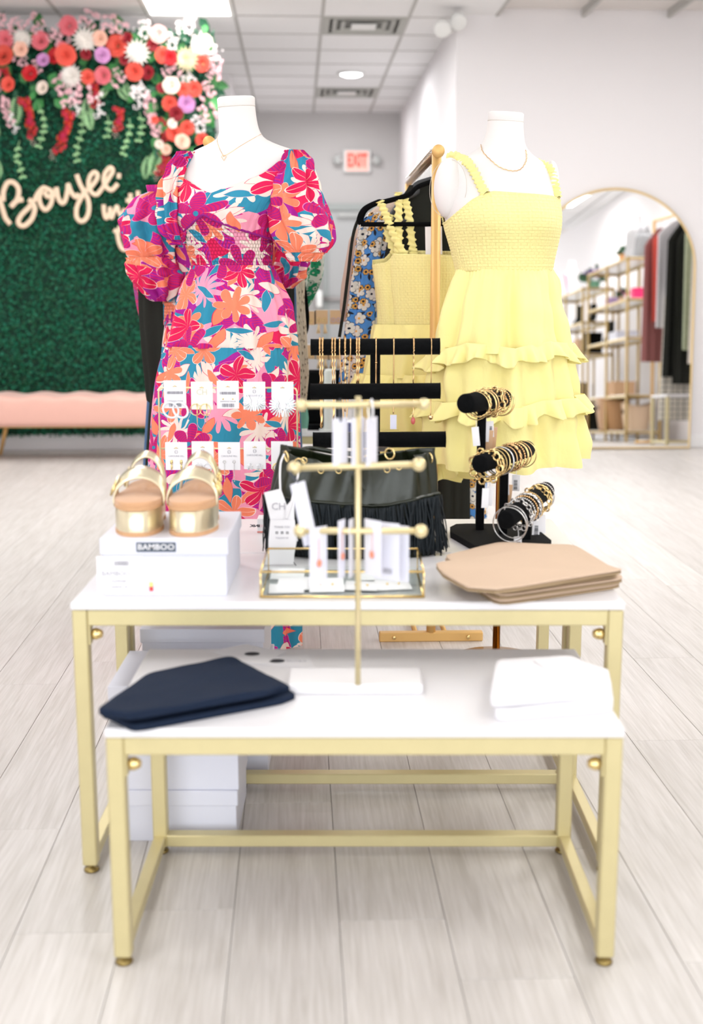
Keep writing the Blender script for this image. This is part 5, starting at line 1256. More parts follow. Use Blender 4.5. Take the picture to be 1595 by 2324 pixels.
def hanger(c, half, rz, label, m, group, drop=.085, hook=True, parent=None):
    """velvet hanger; c = point on the rail"""
    t = thing('clothes_hanger', label, 'hanger', c, rz, group, local=True)
    D = drop
    sh = [Vector((-half, 0, -D - .048)), Vector((-half - .006, 0, -D - .03)), Vector((-half + .012, 0, -D + .002)), Vector((-half * .75, 0, -D + .024)), Vector((-half * .7, 0, -D + .023)), Vector((-half * .35, 0, -D + .045)), Vector((-.05, 0, -D + .07)), Vector((0, 0, -D + .088))]
    arm = smooth_path(sh, 4) + [Vector((-p.x, p.y, p.z)) for p in smooth_path(sh, 4)[::-1][1:]]
    part('arms', MB().tube(arm, .0075, 10, flat=(Vector((0, 1, 0)), .8)), m, t)
    part('trouser_bar', MB().tube([(-half + .0, 0, -D - .048), (half, 0, -D - .048)], .0075, 10, flat=(Vector((0, 1, 0)), .8)), m, t)
    if hook:
        hk = [Vector((0, 0, -D + .086)), Vector((0, 0, -.024))] + [Vector((.019 * sin(a), 0, .0 + .0175 * cos(a) + .004)) for a in [pi * .85 - k * .35 for k in range(0, 12)]]
        part('hook', MB().tube(smooth_path(hk, 3), .0026, 8), SILVER, t)
    return t
U = (RF - RT); UL_ = U.length; U.normalize(); rzr = atan2(U.y, U.x) - pi / 2
hangers_at = []
HL_ = ['foremost black velvet hanger, sticking out beside the gold post', 'second black velvet hanger, its tip furthest to the left']
for k in range(20):
    c = RT + U * (.10 + k * .048 if k > 1 else [.10, .13][k]); rz = rzr + [-.08, .02][k] if k < 2 else rzr + rg.uniform(-.06, .06)
    lab = HL_[k] if k < 2 else 'thin dark hanger with chrome hook in the tight row along the right hand rail'
    hanger(c, [.235, .225][k] if k < 2 else .12, rz, lab, VELV if k < 2 else mat('dark_grey_hanger', (60, 62, 66), .5), 'black velvet hangers on the gold rail' if k < 2 else 'hangers further along the gold rail', drop=.165 if k < 2 else .15)
def cloth(name, rows, Z0, m, label, cat, group=None, ratio=.16, amp=.012, ks=(5, 9, 14), seed=0, bot=None, nphi=140, nz=50, top=None, sm=False):
    mb = loft(rows, Z0, nphi, nz, ratio=ratio, disp=folds(amp, ks, seed, .6, .1, seed), bot=bot, top=top)
    return single(name, mb, m, label, cat, group)
# hanging yellow dress
hy = thing('hanging_yellow_dress', 'pale yellow smocked sundress hanging by crossed straps on a black hanger', 'dress', at(930, 1060, 4.02), group=None)
ZH = 4.06
part('bodice', loft([(578, 846, 1040, .24), (600, 845, 1040, .26), (740, 858, 1034, .3)], ZH, 220, 40, top=lambda x, a: float(np.interp(x, [845, 872, 890, 1040], [600, 596, 576, 580])) - (10 if sin(a) > 0 else 0), disp=lambda a, v, y, C: .001 * sin(70 * a) + .006 * N3(a * 2, v * 2, 3) - .01 * exp(-((a - 4.0) / .12) ** 2)), YELS, hy, solid=.0015)
part('skirt_tier', loft([(736, 846, 1034, .32), (800, 834, 1030, .4), (855, 824, 1025, .42)], ZH, 220, 26, disp=folds(.014, (7, 12, 20), 1, .7, .1, 3)), YEL, hy)
part('skirt_tier', loft([(850, 824, 1025, .42), (950, 826, 1040, .46), (985, 826, 1045, .46)], ZH, 220, 26, disp=folds(.014, (7, 12, 20), 1, .7, .1, 4)), YEL, hy)
part('skirt_tier', loft([(980, 826, 1045, .46), (1090, 830, 1066, .5)], ZH, 220, 26, bot=lambda x, a: 1084 + 5 * sin(7 * a) - (x < 950) * 10, disp=folds(.016, (7, 12, 20), 1, .7, .1, 5)), YEL, hy)
ruffle([(700, 822, 1028, .42), (1000, 822, 1030, .42)], ZH, lambda x: 848, 26, 3, hy, YEL, .012, 17)
ruffle([(900, 824, 1042, .46), (1000, 824, 1044, .46)], ZH, lambda x: 972, 26, 6, hy, YEL, .012, 17)
ruffle([(1000, 826, 1058, .5), (1100, 826, 1064, .5)], ZH, lambda x: 1046, 28, 2, hy, YEL, .012, 17)
for pts, sd in (([(862, 456), (872, 480), (884, 510), (898, 545), (920, 582)], 1), ([(904, 436), (905, 460), (904, 500), (905, 540), (900, 585)], 2), ([(918, 452), (926, 480), (931, 520), (936, 560), (940, 582)], 3), ([(886, 486), (878, 520), (890, 560), (905, 590)], 5)):
    strap([at(x, y, ZH - .012 + .006 * sd) for x, y in pts], .0125, hy, YEL, sd, thick=.005)
t = hy
# black top with a paper tag
bt = thing('black_shirt', 'black sleeveless top with a white paper tag, behind the yellow straps', 'top', at(960, 700, 4.16))
part('body', loft([(420, 930, 1010, .2), (438, 918, 1022, .2), (470, 900, 1040, .2), (520, 886, 1044, .22), (600, 868, 1046, .22), (720, 866, 1046, .22)], 4.16, 120, 40, disp=folds(.004, (4, 7, 11), 2, .5, 0, 4)), BLKC, bt)
q = at(984, 546, 4.04); w_, h_ = 38 * mpp(984, 546, 4.04), 62 * mpp(984, 546, 4.04)
part('paper_tag', MB().box(q, (w_, .001, h_), Matrix.Rotation(-.03, 4, 'Y')), PAPER, bt, False)
part('tag_dot', MB().lathe([(0, 0), (.010, 0), (0, .0005)], 20, q + Vector((.012, -.0012, .018)), Matrix.Rotation(pi / 2, 3, 'X')), INK, bt)
cloth('blue_floral_blouse', [(482, 838, 890, .2), (500, 815, 892, .22), (560, 806, 880, .22), (640, 796, 872, .24), (720, 786, 868, .24), (800, 776, 866, .24), (868, 770, 860, .24)], 4.22, BLUEF, 'bright blue flower print blouse hanging left of the yellow sundress', 'blouse', amp=.012, ks=(5, 8, 13), seed=2, bot=lambda x, a: 866 + 14 * sin(a * 2 + 1))
mb = MB().tube(smooth_path([at(x, y, 4.16) for x, y in ((828, 478), (812, 500), (800, 540), (790, 620), (780, 700), (770, 765))], 6), .0055, 8); single('black_cord_strap', mb, BLKC, 'twisted black cord hanging down the left edge of the blue blouse', 'cord')
cloth('beige_knit_sweater', [(440, 920, 980, .1), (470, 850, 990, .1), (540, 792, 980, .15), (580, 785, 980, .15), (650, 773, 970, .15), (700, 770, 960, .15), (730, 776, 950, .15)], 4.27, mat('beige_knit', (226, 204, 184), .9, bump=.5, bump_scale=220), 'beige knit sleeve peeking out at the left of the blue blouse', 'top', ratio=.5, amp=.003)
cloth('black_trousers', [(440, 940, 1010, .2), (470, 930, 1060, .2), (700, 940, 1066, .2), (900, 965, 1068, .2), (1060, 982, 1066, .22), (1330, 984, 1066, .22)], 4.32, BLKC, 'plain black trousers hanging low behind the hem of the yellow dress', 'trousers', amp=.006, seed=5)
cloth('blue_print_skirt', [(440, 960, 1010, .1), (480, 950, 1080, .1), (960, 980, 1102, .15), (1100, 990, 1104, .15), (1240, 1068, 1104, .3)], 4.4, BLUEF, 'pale blue printed skirt edge behind the bracelet stand posts', 'skirt', amp=.004, ratio=.3, seed=6)
# left rail
lr_, LT, LF = rail(477, 327, 4.05, 1440, (508, 380), 'gold clothes rail behind the left mannequin, its round cap beside her neck', 0, base=False)
U2 = (LF - LT).normalized(); rz2 = atan2(U2.y, U2.x) - pi / 2
for k in range(4):
    hanger(LT + U2 * (.03 + .06 * k), .10, rz2, 'black velvet hanger on the rail hidden behind the left mannequin', VELV, 'hangers on the left rail')
# second tropical dress behind
hf = thing('hanging_floral_dress', 'matching tropical print dress on a hanger behind the left mannequin', 'dress', at(480, 1300, 4.1))
Z2 = 4.14
def hs(rows, sd, **k): puff(rows, Z2 - .02, sd, hf, **k)
hs([(436, 338, 372), (448, 308, 388), (470, 290, 396), (500, 277, 398), (530, 278, 402), (560, 284, 402), (590, 300, 400), (612, 318, 402)], 21, amp=.016)
hs([(585, 290, 402), (600, 286, 410), (625, 298, 420), (650, 316, 414), (672, 338, 402), (684, 350, 388)], 23, name='sleeve_cuff', amp=.018)
hs([(545, 640, 676), (570, 632, 695), (600, 628, 702), (630, 630, 690), (655, 636, 660)], 25, amp=.014)
part('bodice', loft([(420, 330, 640, .12), (450, 340, 650, .2), (520, 372, 640, .25), (690, 374, 640, .28)], Z2, 160, 36, disp=folds(.008, (6, 11, 17), 1, .6, .1, 7)), FLO, hf)
part('smocked_waist', loft([(686, 375, 640, .28), (738, 376, 642, .28)], Z2 - .004, 240, 14, disp=lambda a, v, y, C: .0012 * sin(70 * a) + .006), FLOS, hf)
part('skirt', loft([(735, 374, 644, .3), (800, 368, 655, .36), (950, 358, 664, .4), (1200, 356, 668, .42), (1420, 362, 664, .42)], Z2, 200, 60, disp=folds(.016, (8, 13, 20), 3, .6, .05, 9)), FLO, hf)
cloth('black_ruched_dress', [(404, 470, 560, .1), (430, 400, 600, .1), (480, 340, 600, .15), (590, 322, 600, .15), (640, 318, 600, .15), (720, 320, 600, .15), (800, 326, 600, .15), (860, 333, 600, .15), (905, 336, 600, .15), (942, 346, 600, .15)], 4.27, BLKC, 'black ruched jersey dress hanging left of the tropical dresses', 'dress', amp=.014, ks=(6, 10, 17), seed=7, bot=lambda x, a: 905 + (x - 336) * 1.6 if x < 362 else 946)
cloth('batik_blouse', [(404, 470, 560, .1), (430, 400, 600, .1), (480, 320, 600, .1), (590, 298, 600, .1), (650, 302, 600, .1), (690, 308, 600, .1), (730, 318, 600, .1)], 4.34, BATIK, 'purple and pink batik top showing at the far left of the rail', 'top', amp=.006, seed=8)
cloth('blue_jeans', [(404, 490, 560, .1), (430, 420, 600, .1), (880, 336, 600, .1), (950, 332, 600, .1), (1060, 326, 600, .1), (1240, 322, 600, .1)], 4.48, DENIM, 'blue denim jeans hanging behind the black dress, lower left', 'jeans', amp=.006, seed=9)
cloth('black_ribbed_trousers', [(404, 490, 560, .1), (430, 420, 600, .1), (900, 340, 580, .1), (1060, 330, 580, .1), (1240, 330, 580, .1)], 4.41, BLKC, 'black ribbed trousers under the black ruched dress', 'trousers', amp=.006, ks=(12, 20, 31), seed=10)
cloth('black_cardigan', [(404, 490, 560, .1), (430, 430, 620, .1), (560, 440, 660, .1), (620, 450, 668, .1), (700, 460, 668, .1), (800, 470, 666, .1)], 4.37, BLKC, 'black cardigan edge right of the tropical dress waist', 'cardigan', amp=.004, seed=11)
cloth('denim_dress', [(404, 490, 560, .1), (430, 430, 620, .1), (560, 440, 660, .1), (660, 450, 672, .1), (800, 450, 674, .1), (940, 450, 682, .1), (1100, 450, 690, .1), (1200, 450, 692, .1)], 4.44, DENIM, 'long blue denim strip of a dress right of the tropical skirt', 'dress', amp=.004, seed=12)
cloth('crochet_cardigan', [(400, 500, 560, .1), (425, 450, 640, .1), (560, 460, 680, .1), (590, 460, 690, .1), (680, 460, 688, .1), (760, 460, 694, .1), (850, 460, 698, .1), (890, 480, 694, .1), (935, 500, 690, .1)], 4.52, CROCH, 'long beige crochet cardigan hanging right of the tropical dress', 'cardigan', amp=.008, seed=13)
cloth('green_ruffle_blouse', [(396, 500, 560, .1), (420, 450, 640, .1), (500, 450, 690, .1), (568, 450, 732, .2), (590, 460, 728, .2), (620, 460, 726, .2), (650, 460, 718, .2), (680, 460, 706, .15), (700, 480, 692, .1)], 4.68, GREENF, 'white blouse with green print and ruffled sleeve beside the crochet cardigan', 'blouse', amp=.022, ks=(7, 12, 21), ratio=.6, seed=14)
cloth('black_lace_blouse', [(398, 500, 560, .1), (422, 450, 640, .1), (560, 460, 680, .1), (670, 460, 698, .1), (720, 460, 703, .1), (750, 470, 701, .1), (765, 480, 694, .1)], 4.6, VELV, 'black lace sleeve tip hanging under the green ruffle blouse', 'top', amp=.005, seed=15)
cloth('sea_green_scarf', [(392, 500, 560, .1), (416, 460, 620, .1), (925, 500, 697, .1), (950, 500, 702, .1), (972, 500, 698, .1)], 4.76, mat('sea_green_cloth', (120, 180, 160), .8), 'sea green cloth corner low beside the wire earring rack', 'scarf', amp=.004, seed=16)
# ------------------------------------------------------------------ black handbag
ZB = 2.735
bg = thing('fringed_handbag', 'black leather bucket handbag with long fringe and gathered top', 'handbag', on(810, 1262, HT))
zf_ = HT
BR = [(1030, 640, 970, .28), (1045, 634, 976, .30), (1080, 624, 982, .33), (1110, 616, 985, .35), (1135, 610, 987, .36), (1160, 612, 987, .36), (1200, 620, 986, .36), (1262, 632, 986, .35)]
def bagd(a, v, y, C):
    e = exp(-v / .45)
    return .013 * e * sin(7 * a + 1) + .006 * e * sin(15 * a + 3 * v) + .005 * e * N3(cos(a) * 3, sin(a) * 3, v * 3) - (.010 if y > 1138 else 0)
btop = lambda x, a: float(np.interp(x, [645, 690, 760, 812, 880, 900, 940, 972], [1020, 1034, 1052, 1058, 1042, 1040, 1032, 1026])) - (10 if sin(a) > 0 else 0)
part('body', loft(BR, ZB, 200, 60, top=btop, disp=bagd), LEATH, bg, solid=.002)
part('bottom', MB().prism([(at(812, 1235, ZB).x + .18 * cos(2 * pi * k / 40), ZB + .068 * sin(2 * pi * k / 40)) for k in range(40)], HT + .001, HT + .03), LEATH, bg)
seam = lambda x, a: float(np.interp(x, [620, 700, 800, 840, 880, 930, 985], [1118, 1128, 1131, 1140, 1136, 1124, 1120]))
part('seam_piping', loft(BR, ZB, 160, 4, top=lambda x, a: seam(x, a) - 4, bot=lambda x, a: seam(x, a) + 4, off=.003, disp=lambda a, v, y, C: .004 * sin(pi * v) + bagd(a, .4, y, C)), LEATH, bg)
mb = MB(); r_ = random.Random(11); g = rows_fn(BR, ZB)
for k in range(150):
    a = -pi + pi * (k + .5) / 150 * 1.0; xl_, xr_, ra = g(1135); cx = (xl_ + xr_) / 2; kk = mpp(cx, 1135, ZB); rx = (xr_ - xl_) / 2 * kk
    C = at(cx, seam(cx + (xr_ - xl_) / 2 * cos(a), a) + 2, ZB); x = C.x + (rx + .007 + .002 * (k % 3)) * cos(a); y = ZB + (rx * ra + .008 + .002 * (k % 3)) * sin(a)
    w_ = .0027; P = []
    zb_ = HT + .004 + r_.uniform(0, .012); sway = r_.uniform(-.012, .012); curl = .02 * max(0, cos(a)) ** 6
    tdir = Vector((-sin(a), ra * cos(a), 0)).normalized(); nrm = Vector((cos(a), sin(a), 0))
    I = []
    for j in range(9):
        s_ = j / 8; z = C.z + (zb_ - C.z) * s_
        c = Vector((x, y, z)) + tdir * (sway * s_ * s_ + .003 * sin(5 * s_ + k)) + nrm * (.004 * sin(4 * s_ + k * .7) + curl * s_)
        I.append((mb.av(c - tdir * w_), mb.av(c + tdir * w_)))
    for A, B in zip(I, I[1:]): mb.af([A[0], A[1], B[1], B[0]])
part('fringe', mb, FRNG, bg, solid=.0012, kind='stuff')
for x_, y_ in ((690, 1045), (728, 1068), (768, 1068), (878, 1066), (905, 1060), (958, 1048)):
    q = on_b = at(x_, y_, ZB - .085); part('grommet', MB().torus(q, .0065, .0014, (.2, 1, .2), 18, 6), BRASS, bg)
for x_, y_, ax in ((650, 1036, (1, .4, .2)), (884, 1030, (.6, 1, 0)), (974, 1040, (1, .6, .1)), (680, 1052, (.3, 1, .4))):
    part('ring', MB().torus(at(x_, y_, ZB - .06 if x_ < 900 else ZB), .012, .0021, ax, 22, 8), BRASS, bg)
part('drawstring', MB().tube(smooth_path([at(x, y, ZB - .1) for x, y in ((808, 1075), (812, 1085), (820, 1100), (828, 1112))], 5), .004, 6).tube(smooth_path([at(x, y, ZB - .1) for x, y in ((806, 1075), (808, 1090), (812, 1102))], 5), .004, 6), LEATH, bg)
part('strap', MB().tube(smooth_path([at(650, 1034, ZB + .02), at(700, 1018, ZB + .09), at(760, 1026, ZB + .1), at(812, 1030, ZB + .1), at(850, 1020, ZB + .09), at(884, 1020, ZB + .02)], 8), .006, 8, flat=(Vector((0, 1, 0)), .4)), LEATH, bg)
for pts in ([(985, 1150), (992, 1200), (1000, 1250), (996, 1272)], [(982, 1190), (990, 1230), (1002, 1262), (1004, 1275)], [(984, 1200), (980, 1240), (992, 1270)]):
    part('tassel_cord', MB().tube(smooth_path([at(x, y, ZB - .03) for x, y in pts], 6), .0012, 5), FRNG, bg)
part('side_cord', MB().tube(smooth_path([at(x, y, ZB - .12) for x, y in ((626, 1105), (620, 1150), (612, 1190), (606, 1220), (608, 1240))], 6), .0012, 5).tube(smooth_path([at(x, y, ZB - .12) for x, y in ((634, 1120), (628, 1150), (627, 1176))], 6), .0014, 5).tube(smooth_path([at(x, y, ZB - .13) for x, y in ((672, 1236), (662, 1250), (666, 1275), (674, 1286))], 6), .001, 5), FRNG, bg)
# hang tags on the handbag
def flat_card(name, poly, Z0, m, parent=None, th_=.0009):
    mb = MB(); P = [at(x, y, Z0) for x, y in poly]; i = [mb.av(p) for p in P]; j = [mb.av(p + Vector((0, th_, 0))) for p in P]; mb.af(i[::-1]); mb.af(j)
    n = len(P)
    for k in range(n): mb.af([i[k], i[(k + 1) % n], j[(k + 1) % n], j[k]])
    return part(name, mb, m, parent, False) if parent is not None else mb
zt_ = 2.60
ht = thing('hang_tag', 'large white hang tag with three small icons, in front of the handbag', 'tag', at(640, 1282, zt_))
flat_card('card', [(613, 1180), (669, 1180), (673, 1230), (668, 1256), (666, 1281), (609, 1281), (609, 1225)], zt_, PAPER, ht)
for k in range(3):
    q = at(628 + 12 * k, 1209, zt_ - .0012); part('icon', MB().tube([q + Vector(v) for v in ((-.002, 0, -.002), (.002, 0, -.002), (.002, 0, .002), (-.002, 0, .002))], .0007, 4, closed=True), INK, ht)
text('THANK YOU', .006, frame_to(at(640, 1196, zt_ - .0012)), GINK, ht); text('FOLLOW US', .005, frame_to(at(640, 1221, zt_ - .0012)), GINK, ht)
part('ribbon', MB().tube(smooth_path([at(x, y, zt_ + .004) for x, y in ((679, 1052), (676, 1080), (668, 1110), (660, 1145), (650, 1178))], 6), .0028, 6, flat=(Vector((0, 1, 0)), .35)), PAPER, ht)
h2 = thing('hang_tag', 'white hang tag with faint script, tied left of the handbag on a white ribbon', 'tag', at(632, 1180, zt_ + .012))
flat_card('card', [(599, 1118), (637, 1109), (652, 1150), (650, 1182), (614, 1184)], zt_ + .012, PAPER, h2)
part('ribbon', MB().tube(smooth_path([at(x, y, zt_ + .016) for x, y in ((645, 1030), (637, 1050), (635, 1080), (636, 1112))], 6), .0026, 6, flat=(Vector((0, 1, 0)), .35)), PAPER, h2)
text('CH', .022, frame_to(at(632, 1150, zt_ + .0105)), GINK, h2)
h3 = thing('hang_tag', 'white hang tag with folded corner, between the other two handbag tags', 'tag', at(660, 1230, zt_ + .006))
flat_card('card', [(650, 1148), (667, 1128), (668, 1180), (676, 1228), (640, 1234)], zt_ + .006, PAPER, h3)
# ------------------------------------------------------------------ black velvet necklace stand
ZN = 3.045
ns = thing('necklace_stand', 'tall black velvet necklace stand with three horizontal rolls', 'necklace stand', (at(851, 1100, ZN).x, ZN, HT))
nx = at(851, 900, ZN).x
part('post', MB().bx(nx - .0125, nx + .0125, ZN - .008, ZN + .008, HT + .012, at(851, 770, ZN).z, .002), VELV, ns, False)
part('base', MB().bx(nx - .10, nx + .10, ZN - .09, ZN + .06, HT, HT + .014, .004), VELV, ns, False)
NB = []
for (xa, xb, yc_, r_, dy) in ((706, 997, 787, 18.5, 0), (706, 998, 888, 18, -.035), (711, 1010, 998, 18, -.07)):
    Z_ = ZN + dy; A = at(xa, yc_ + (1), Z_); B = at(xb, yc_ - 1, Z_); rr = r_ * mpp(850, yc_, Z_); NB.append((A, B, rr, Z_)); d = (B - A).normalized()
    part('roll', MB().tube([A, A + d * .0015, B - d * .0015, B], [rr * .96, rr, rr, rr * .96], 28), VELV, ns, sharp=40)
    for q in (A, B): part('roll_end', MB().torus(q, rr * .99, .0012, d, 28, 5), VELV, ns)
    if dy: part('roll_arm', MB().bx(nx - .011, nx + .011, Z_, ZN, A.z - .008, A.z + .008), VELV, ns, False)
A0, B0, r0_, Z0n = NB[0]
def roll_chain(xs, yb, kind, lab, m=CHAIN, pend=None, spread=0, grp='necklaces on the black velvet stand', twist=False, r_=.0016):
    """a chain over the top roll hanging behind the lower ones"""
    p0 = at(xs, 790, Z0n); x = p0.x; zc = (A0.z + B0.z) / 2; zb_ = at(xs, yb, Z0n - .02).z
    t = thing('necklace', lab, 'necklace', (x, Z0n - r0_, zb_), group=grp)
    strands = [(-spread / 2, zb_), (spread / 2, zb_ + .004)] if spread else [(0, zb_)]
    for k, (dx, z_) in enumerate(strands):
        arc = [Vector((x + dx, Z0n + (r0_ + .0015) * cos(a), zc + (r0_ + .0015) * sin(a))) for a in np.linspace(.1, pi, 9)]
        pts = arc + [Vector((x + dx, Z0n - r0_ - .001, zc - .012)), Vector((x + dx * .8, Z0n - r0_ * .9, zc - .05))]
        pts += [Vector((x + dx * .6, Z0n - r0_ + .006, zc - (zc - z_) * .6)), Vector((x + dx * .25, Z0n - r0_ + .006, z_))]
        P = smooth_path(pts, 8)
        if twist: P = [p + Vector((sin(i * 1.9) * .0011, cos(i * 1.9) * .0009, 0)) for i, p in enumerate(P)]
        part('chain', MB().tube(P, r_, 5), m, t)
    if pend:
        q = Vector((x, Z0n - r0_ + .004, zb_ - .006))
        if pend == 'red': part('pendant', MB().ball(q, .0055, 10, 8, (1, .4, 1.7)), mat('rose_stone', (206, 96, 90), .3), t)
        if pend == 'disc': part('pendant', MB().ball(q, .006, 12, 8, (1, .4, 1.1)), CHAIN, t)
        if pend == 'tag': part('price_tag', MB().box(q + Vector((0, 0, -.014)), (.016, .001, .036)), mat('lilac_white_tag', (226, 224, 240), .5), t, False)
        if pend == 'bead': part('bead', MB().ball((x, Z0n - r0_ - .002, zc - .038), .0028, 8, 6), CHAIN, t)
    return t
L_ = [(729, 972, 'rope', 'thick twisted gold chain, leftmost on the necklace stand', dict(spread=.007, twist=True, r_=.0019)),
      (757, 955, 'r', 'double gold rope chain, second from the left on the necklace stand', dict(spread=.007, twist=True, r_=.0018)),
      (783, 960, 'r', 'wide loose gold snake chain loop, third from the left on the stand', dict(spread=.027)),
      (783, 935, 'r', 'gold rope chain hanging inside the wide snake chain loop', dict(spread=.0, twist=True, r_=.002)),
      (812, 960, 'r', 'bunched thick gold rope chains, left of the stand post', dict(spread=.006, twist=True, r_=.0021)),
      (853, 905, 'r', 'flat gold chain with a ring clasp hanging over the stand post', dict(pend='bead')),
      (893, 940, 'r', 'fine gold chain with a small white price tag, right of the post', dict(pend='tag')),
      (938, 950, 'r', 'gold chain with a rose stone pendant, second from the right on the stand', dict(pend='red', twist=True)),
      (978, 942, 'r', 'fine gold chain with a small gold disc pendant, rightmost on the stand', dict(pend='disc', r_=.0012))]
for xs, yb, k_, lab, kw in L_: roll_chain(xs, yb, k_, lab, **kw)
# ------------------------------------------------------------------ bracelet stand
bs = thing('bracelet_stand', 'black velvet bracelet stand with three slanting rolls on a flat base', 'bracelet stand', on(1130, 1225, HT))
zb2 = HT + .016
base = [xy(1021, 1196, zb2), xy(1035, 1189, zb2), xy(1060, 1188, zb2), xy(1205, 1189, zb2), xy(1251, 1226, zb2), xy(1245, 1232, zb2), xy(1080, 1239, zb2), xy(1022, 1206, zb2)]
part('base', MB().prism(base, HT, zb2), VELV, bs, False)
BA = []
for (a, za, b_, zb_, r_) in (((1056, 916), 2.84, (1142, 904), 3.06, .0232), ((1088, 1053), 2.76, (1197, 1019), 3.0, .0215), ((1147, 1181), 2.70, (1240, 1112), 2.93, .0215)):
    A = at(*a, za); B = at(*b_, zb_); d = (B - A).normalized(); BA.append((A, B, r_, d))
    part('roll', MB().tube([A, A + d * .003, B - d * .003, B], [r_ * .88, r_, r_, r_ * .88], 28), VELV, bs, sharp=50)
for x_, k in ((1079, 0), (1136, 1), (1180, 2)):
    A, B, r_, d = BA[k]; tt = {0: .42, 1: .5, 2: .5}[k]; q = A.lerp(B, tt)
    part('post', MB().bx(q.x - .010, q.x + .010, q.y - .009, q.y + .009, zb2 - .001, q.z, .002), VELV, bs, False)
BM = {'gold': mat('yellow_gold', (242, 212, 150), .22, 1), 'silver': SILVER, 'rose': CHAIN, 'bead': mat('gold_beads', (240, 206, 144), .3, 1)}
def bracelet(k, f, R_, r_, m, lab, grp, style='bangle', sw=0.0, tg=False, bc=False):
    r_ = r_ * 1.15
    A, B, rr, d = BA[k]; c = A.lerp(B, f); c = c + Vector((0, 0, -(R_ - rr - r_ - .0005)))
    ax = (d + Vector((rg.uniform(-.12, .12), rg.uniform(-.12, .12), rg.uniform(-.1, .1) + sw))).normalized()
    t = thing('bracelet', lab, 'bracelet', c - Vector((0, 0, R_)), group=grp)
    mb = MB(); e1 = ax.orthogonal().normalized(); e2 = ax.cross(e1)
    if style == 'bangle': mb.torus(c, R_, r_, ax, 36, 6)
    elif style == 'pair': mb.torus(c, R_, r_, ax, 36, 6); mb.torus(c + d * .005, R_ * 1.02, r_, (ax + Vector((.05, 0, .05))), 36, 6)
    elif style == 'twist':
        for q in (0, pi): mb.tube([c + (e1 * cos(a) + e2 * sin(a)) * (R_ + .0016 * cos(9 * a + q)) + ax * .0016 * sin(9 * a + q) for a in np.linspace(0, 2 * pi, 72, endpoint=False)], r_, 5, closed=True)
    elif style == 'beads':
        n_ = int(2 * pi * R_ / (r_ * 2.1))
        for j in range(n_): a = 2 * pi * j / n_; mb.ball(c + (e1 * cos(a) + e2 * sin(a)) * R_, r_, 8, 6)
    elif style == 'links':
        n_ = int(2 * pi * R_ / (r_ * 4.5))
        for j in range(n_): a = 2 * pi * j / n_; o = e1 * cos(a) + e2 * sin(a); tg_ = -e1 * sin(a) + e2 * cos(a); mb.torus(c + o * R_, r_ * 2.6, r_ * .8, o if j % 2 else ax, 10, 4)
    part('band', mb, m, t)
    if tg:
        kraft = style in ('bangle', 'links') and k < 2 and f > .5
        q = c - Vector((0, 0, R_ + .004)); w_, h_ = (.017, .046) if not bc else (.019, .04)
        rt = Matrix.Rotation(rg.uniform(-.12, .12), 4, 'Y') @ Matrix.Rotation(rg.uniform(-.3, .3), 4, 'Z')
        qc = q + Vector((0, -.006, -.012 - h_ / 2))
        part('price_tag', MB().box(qc, (w_, .0008, h_), rt), PAPER, t, False)
        if kraft: part('kraft_tag', MB().box(qc + Vector((.006, .004, -.022)), (.022, .0008, .055), Matrix.Rotation(.08, 4, 'Y')), KRAFT, t, False)
        part('tag_string', MB().tube([q + Vector((0, 0, .003)), q + Vector((.001, -.004, -.006)), q + Vector((0, -.006, -.014))], .0008, 4), PAPER, t)
        if bc: barcode(Matrix.Translation(qc + Vector((0, -.0008, -.004))) @ frame_to((0, 0, 0), (0, 0, 1), (-1, 0, 0)), h_ * .6, w_ * .55, INK, t, 14, int(f * 100))
    return t
G1, G2, G3 = 'gold bracelets on the top roll', 'bracelets on the middle roll', 'bracelets on the lowest roll'
for f, R_, r_, m, st, tg_, bc, lab in ((.27, .034, .0012, 'gold', 'bangle', True, False, 'slim gold bangle nearest the front of the top roll, with a white tag'), (.33, .031, .002, 'gold', 'twist', False, False, 'twisted gold bangle, second from the front on the top roll'), (.46, .033, .0012, 'gold', 'pair', False, False, 'pair of thin gold bangles in the middle of the top roll'), (.53, .032, .0018, 'rose', 'bangle', True, False, 'smooth pinkish gold bangle with a tag in the middle of the top roll'), (.64, .031, .0028, 'gold', 'links', True, True, 'wide gold watch-link bracelet with a barcode tag on the top roll'), (.74, .030, .0020, 'rose', 'links', False, False, 'chunky rose gold link bracelet behind the watch-link one, top roll'), (.84, .032, .0022, 'bead', 'beads', False, False, 'gold bead bracelet near the back of the top roll'), (.93, .034, .0013, 'gold', 'pair', False, False, 'pair of studded gold bangles at the back end of the top roll')):
    bracelet(0, f, R_, r_, BM[m], lab, G1, st, tg=tg_, bc=bc)
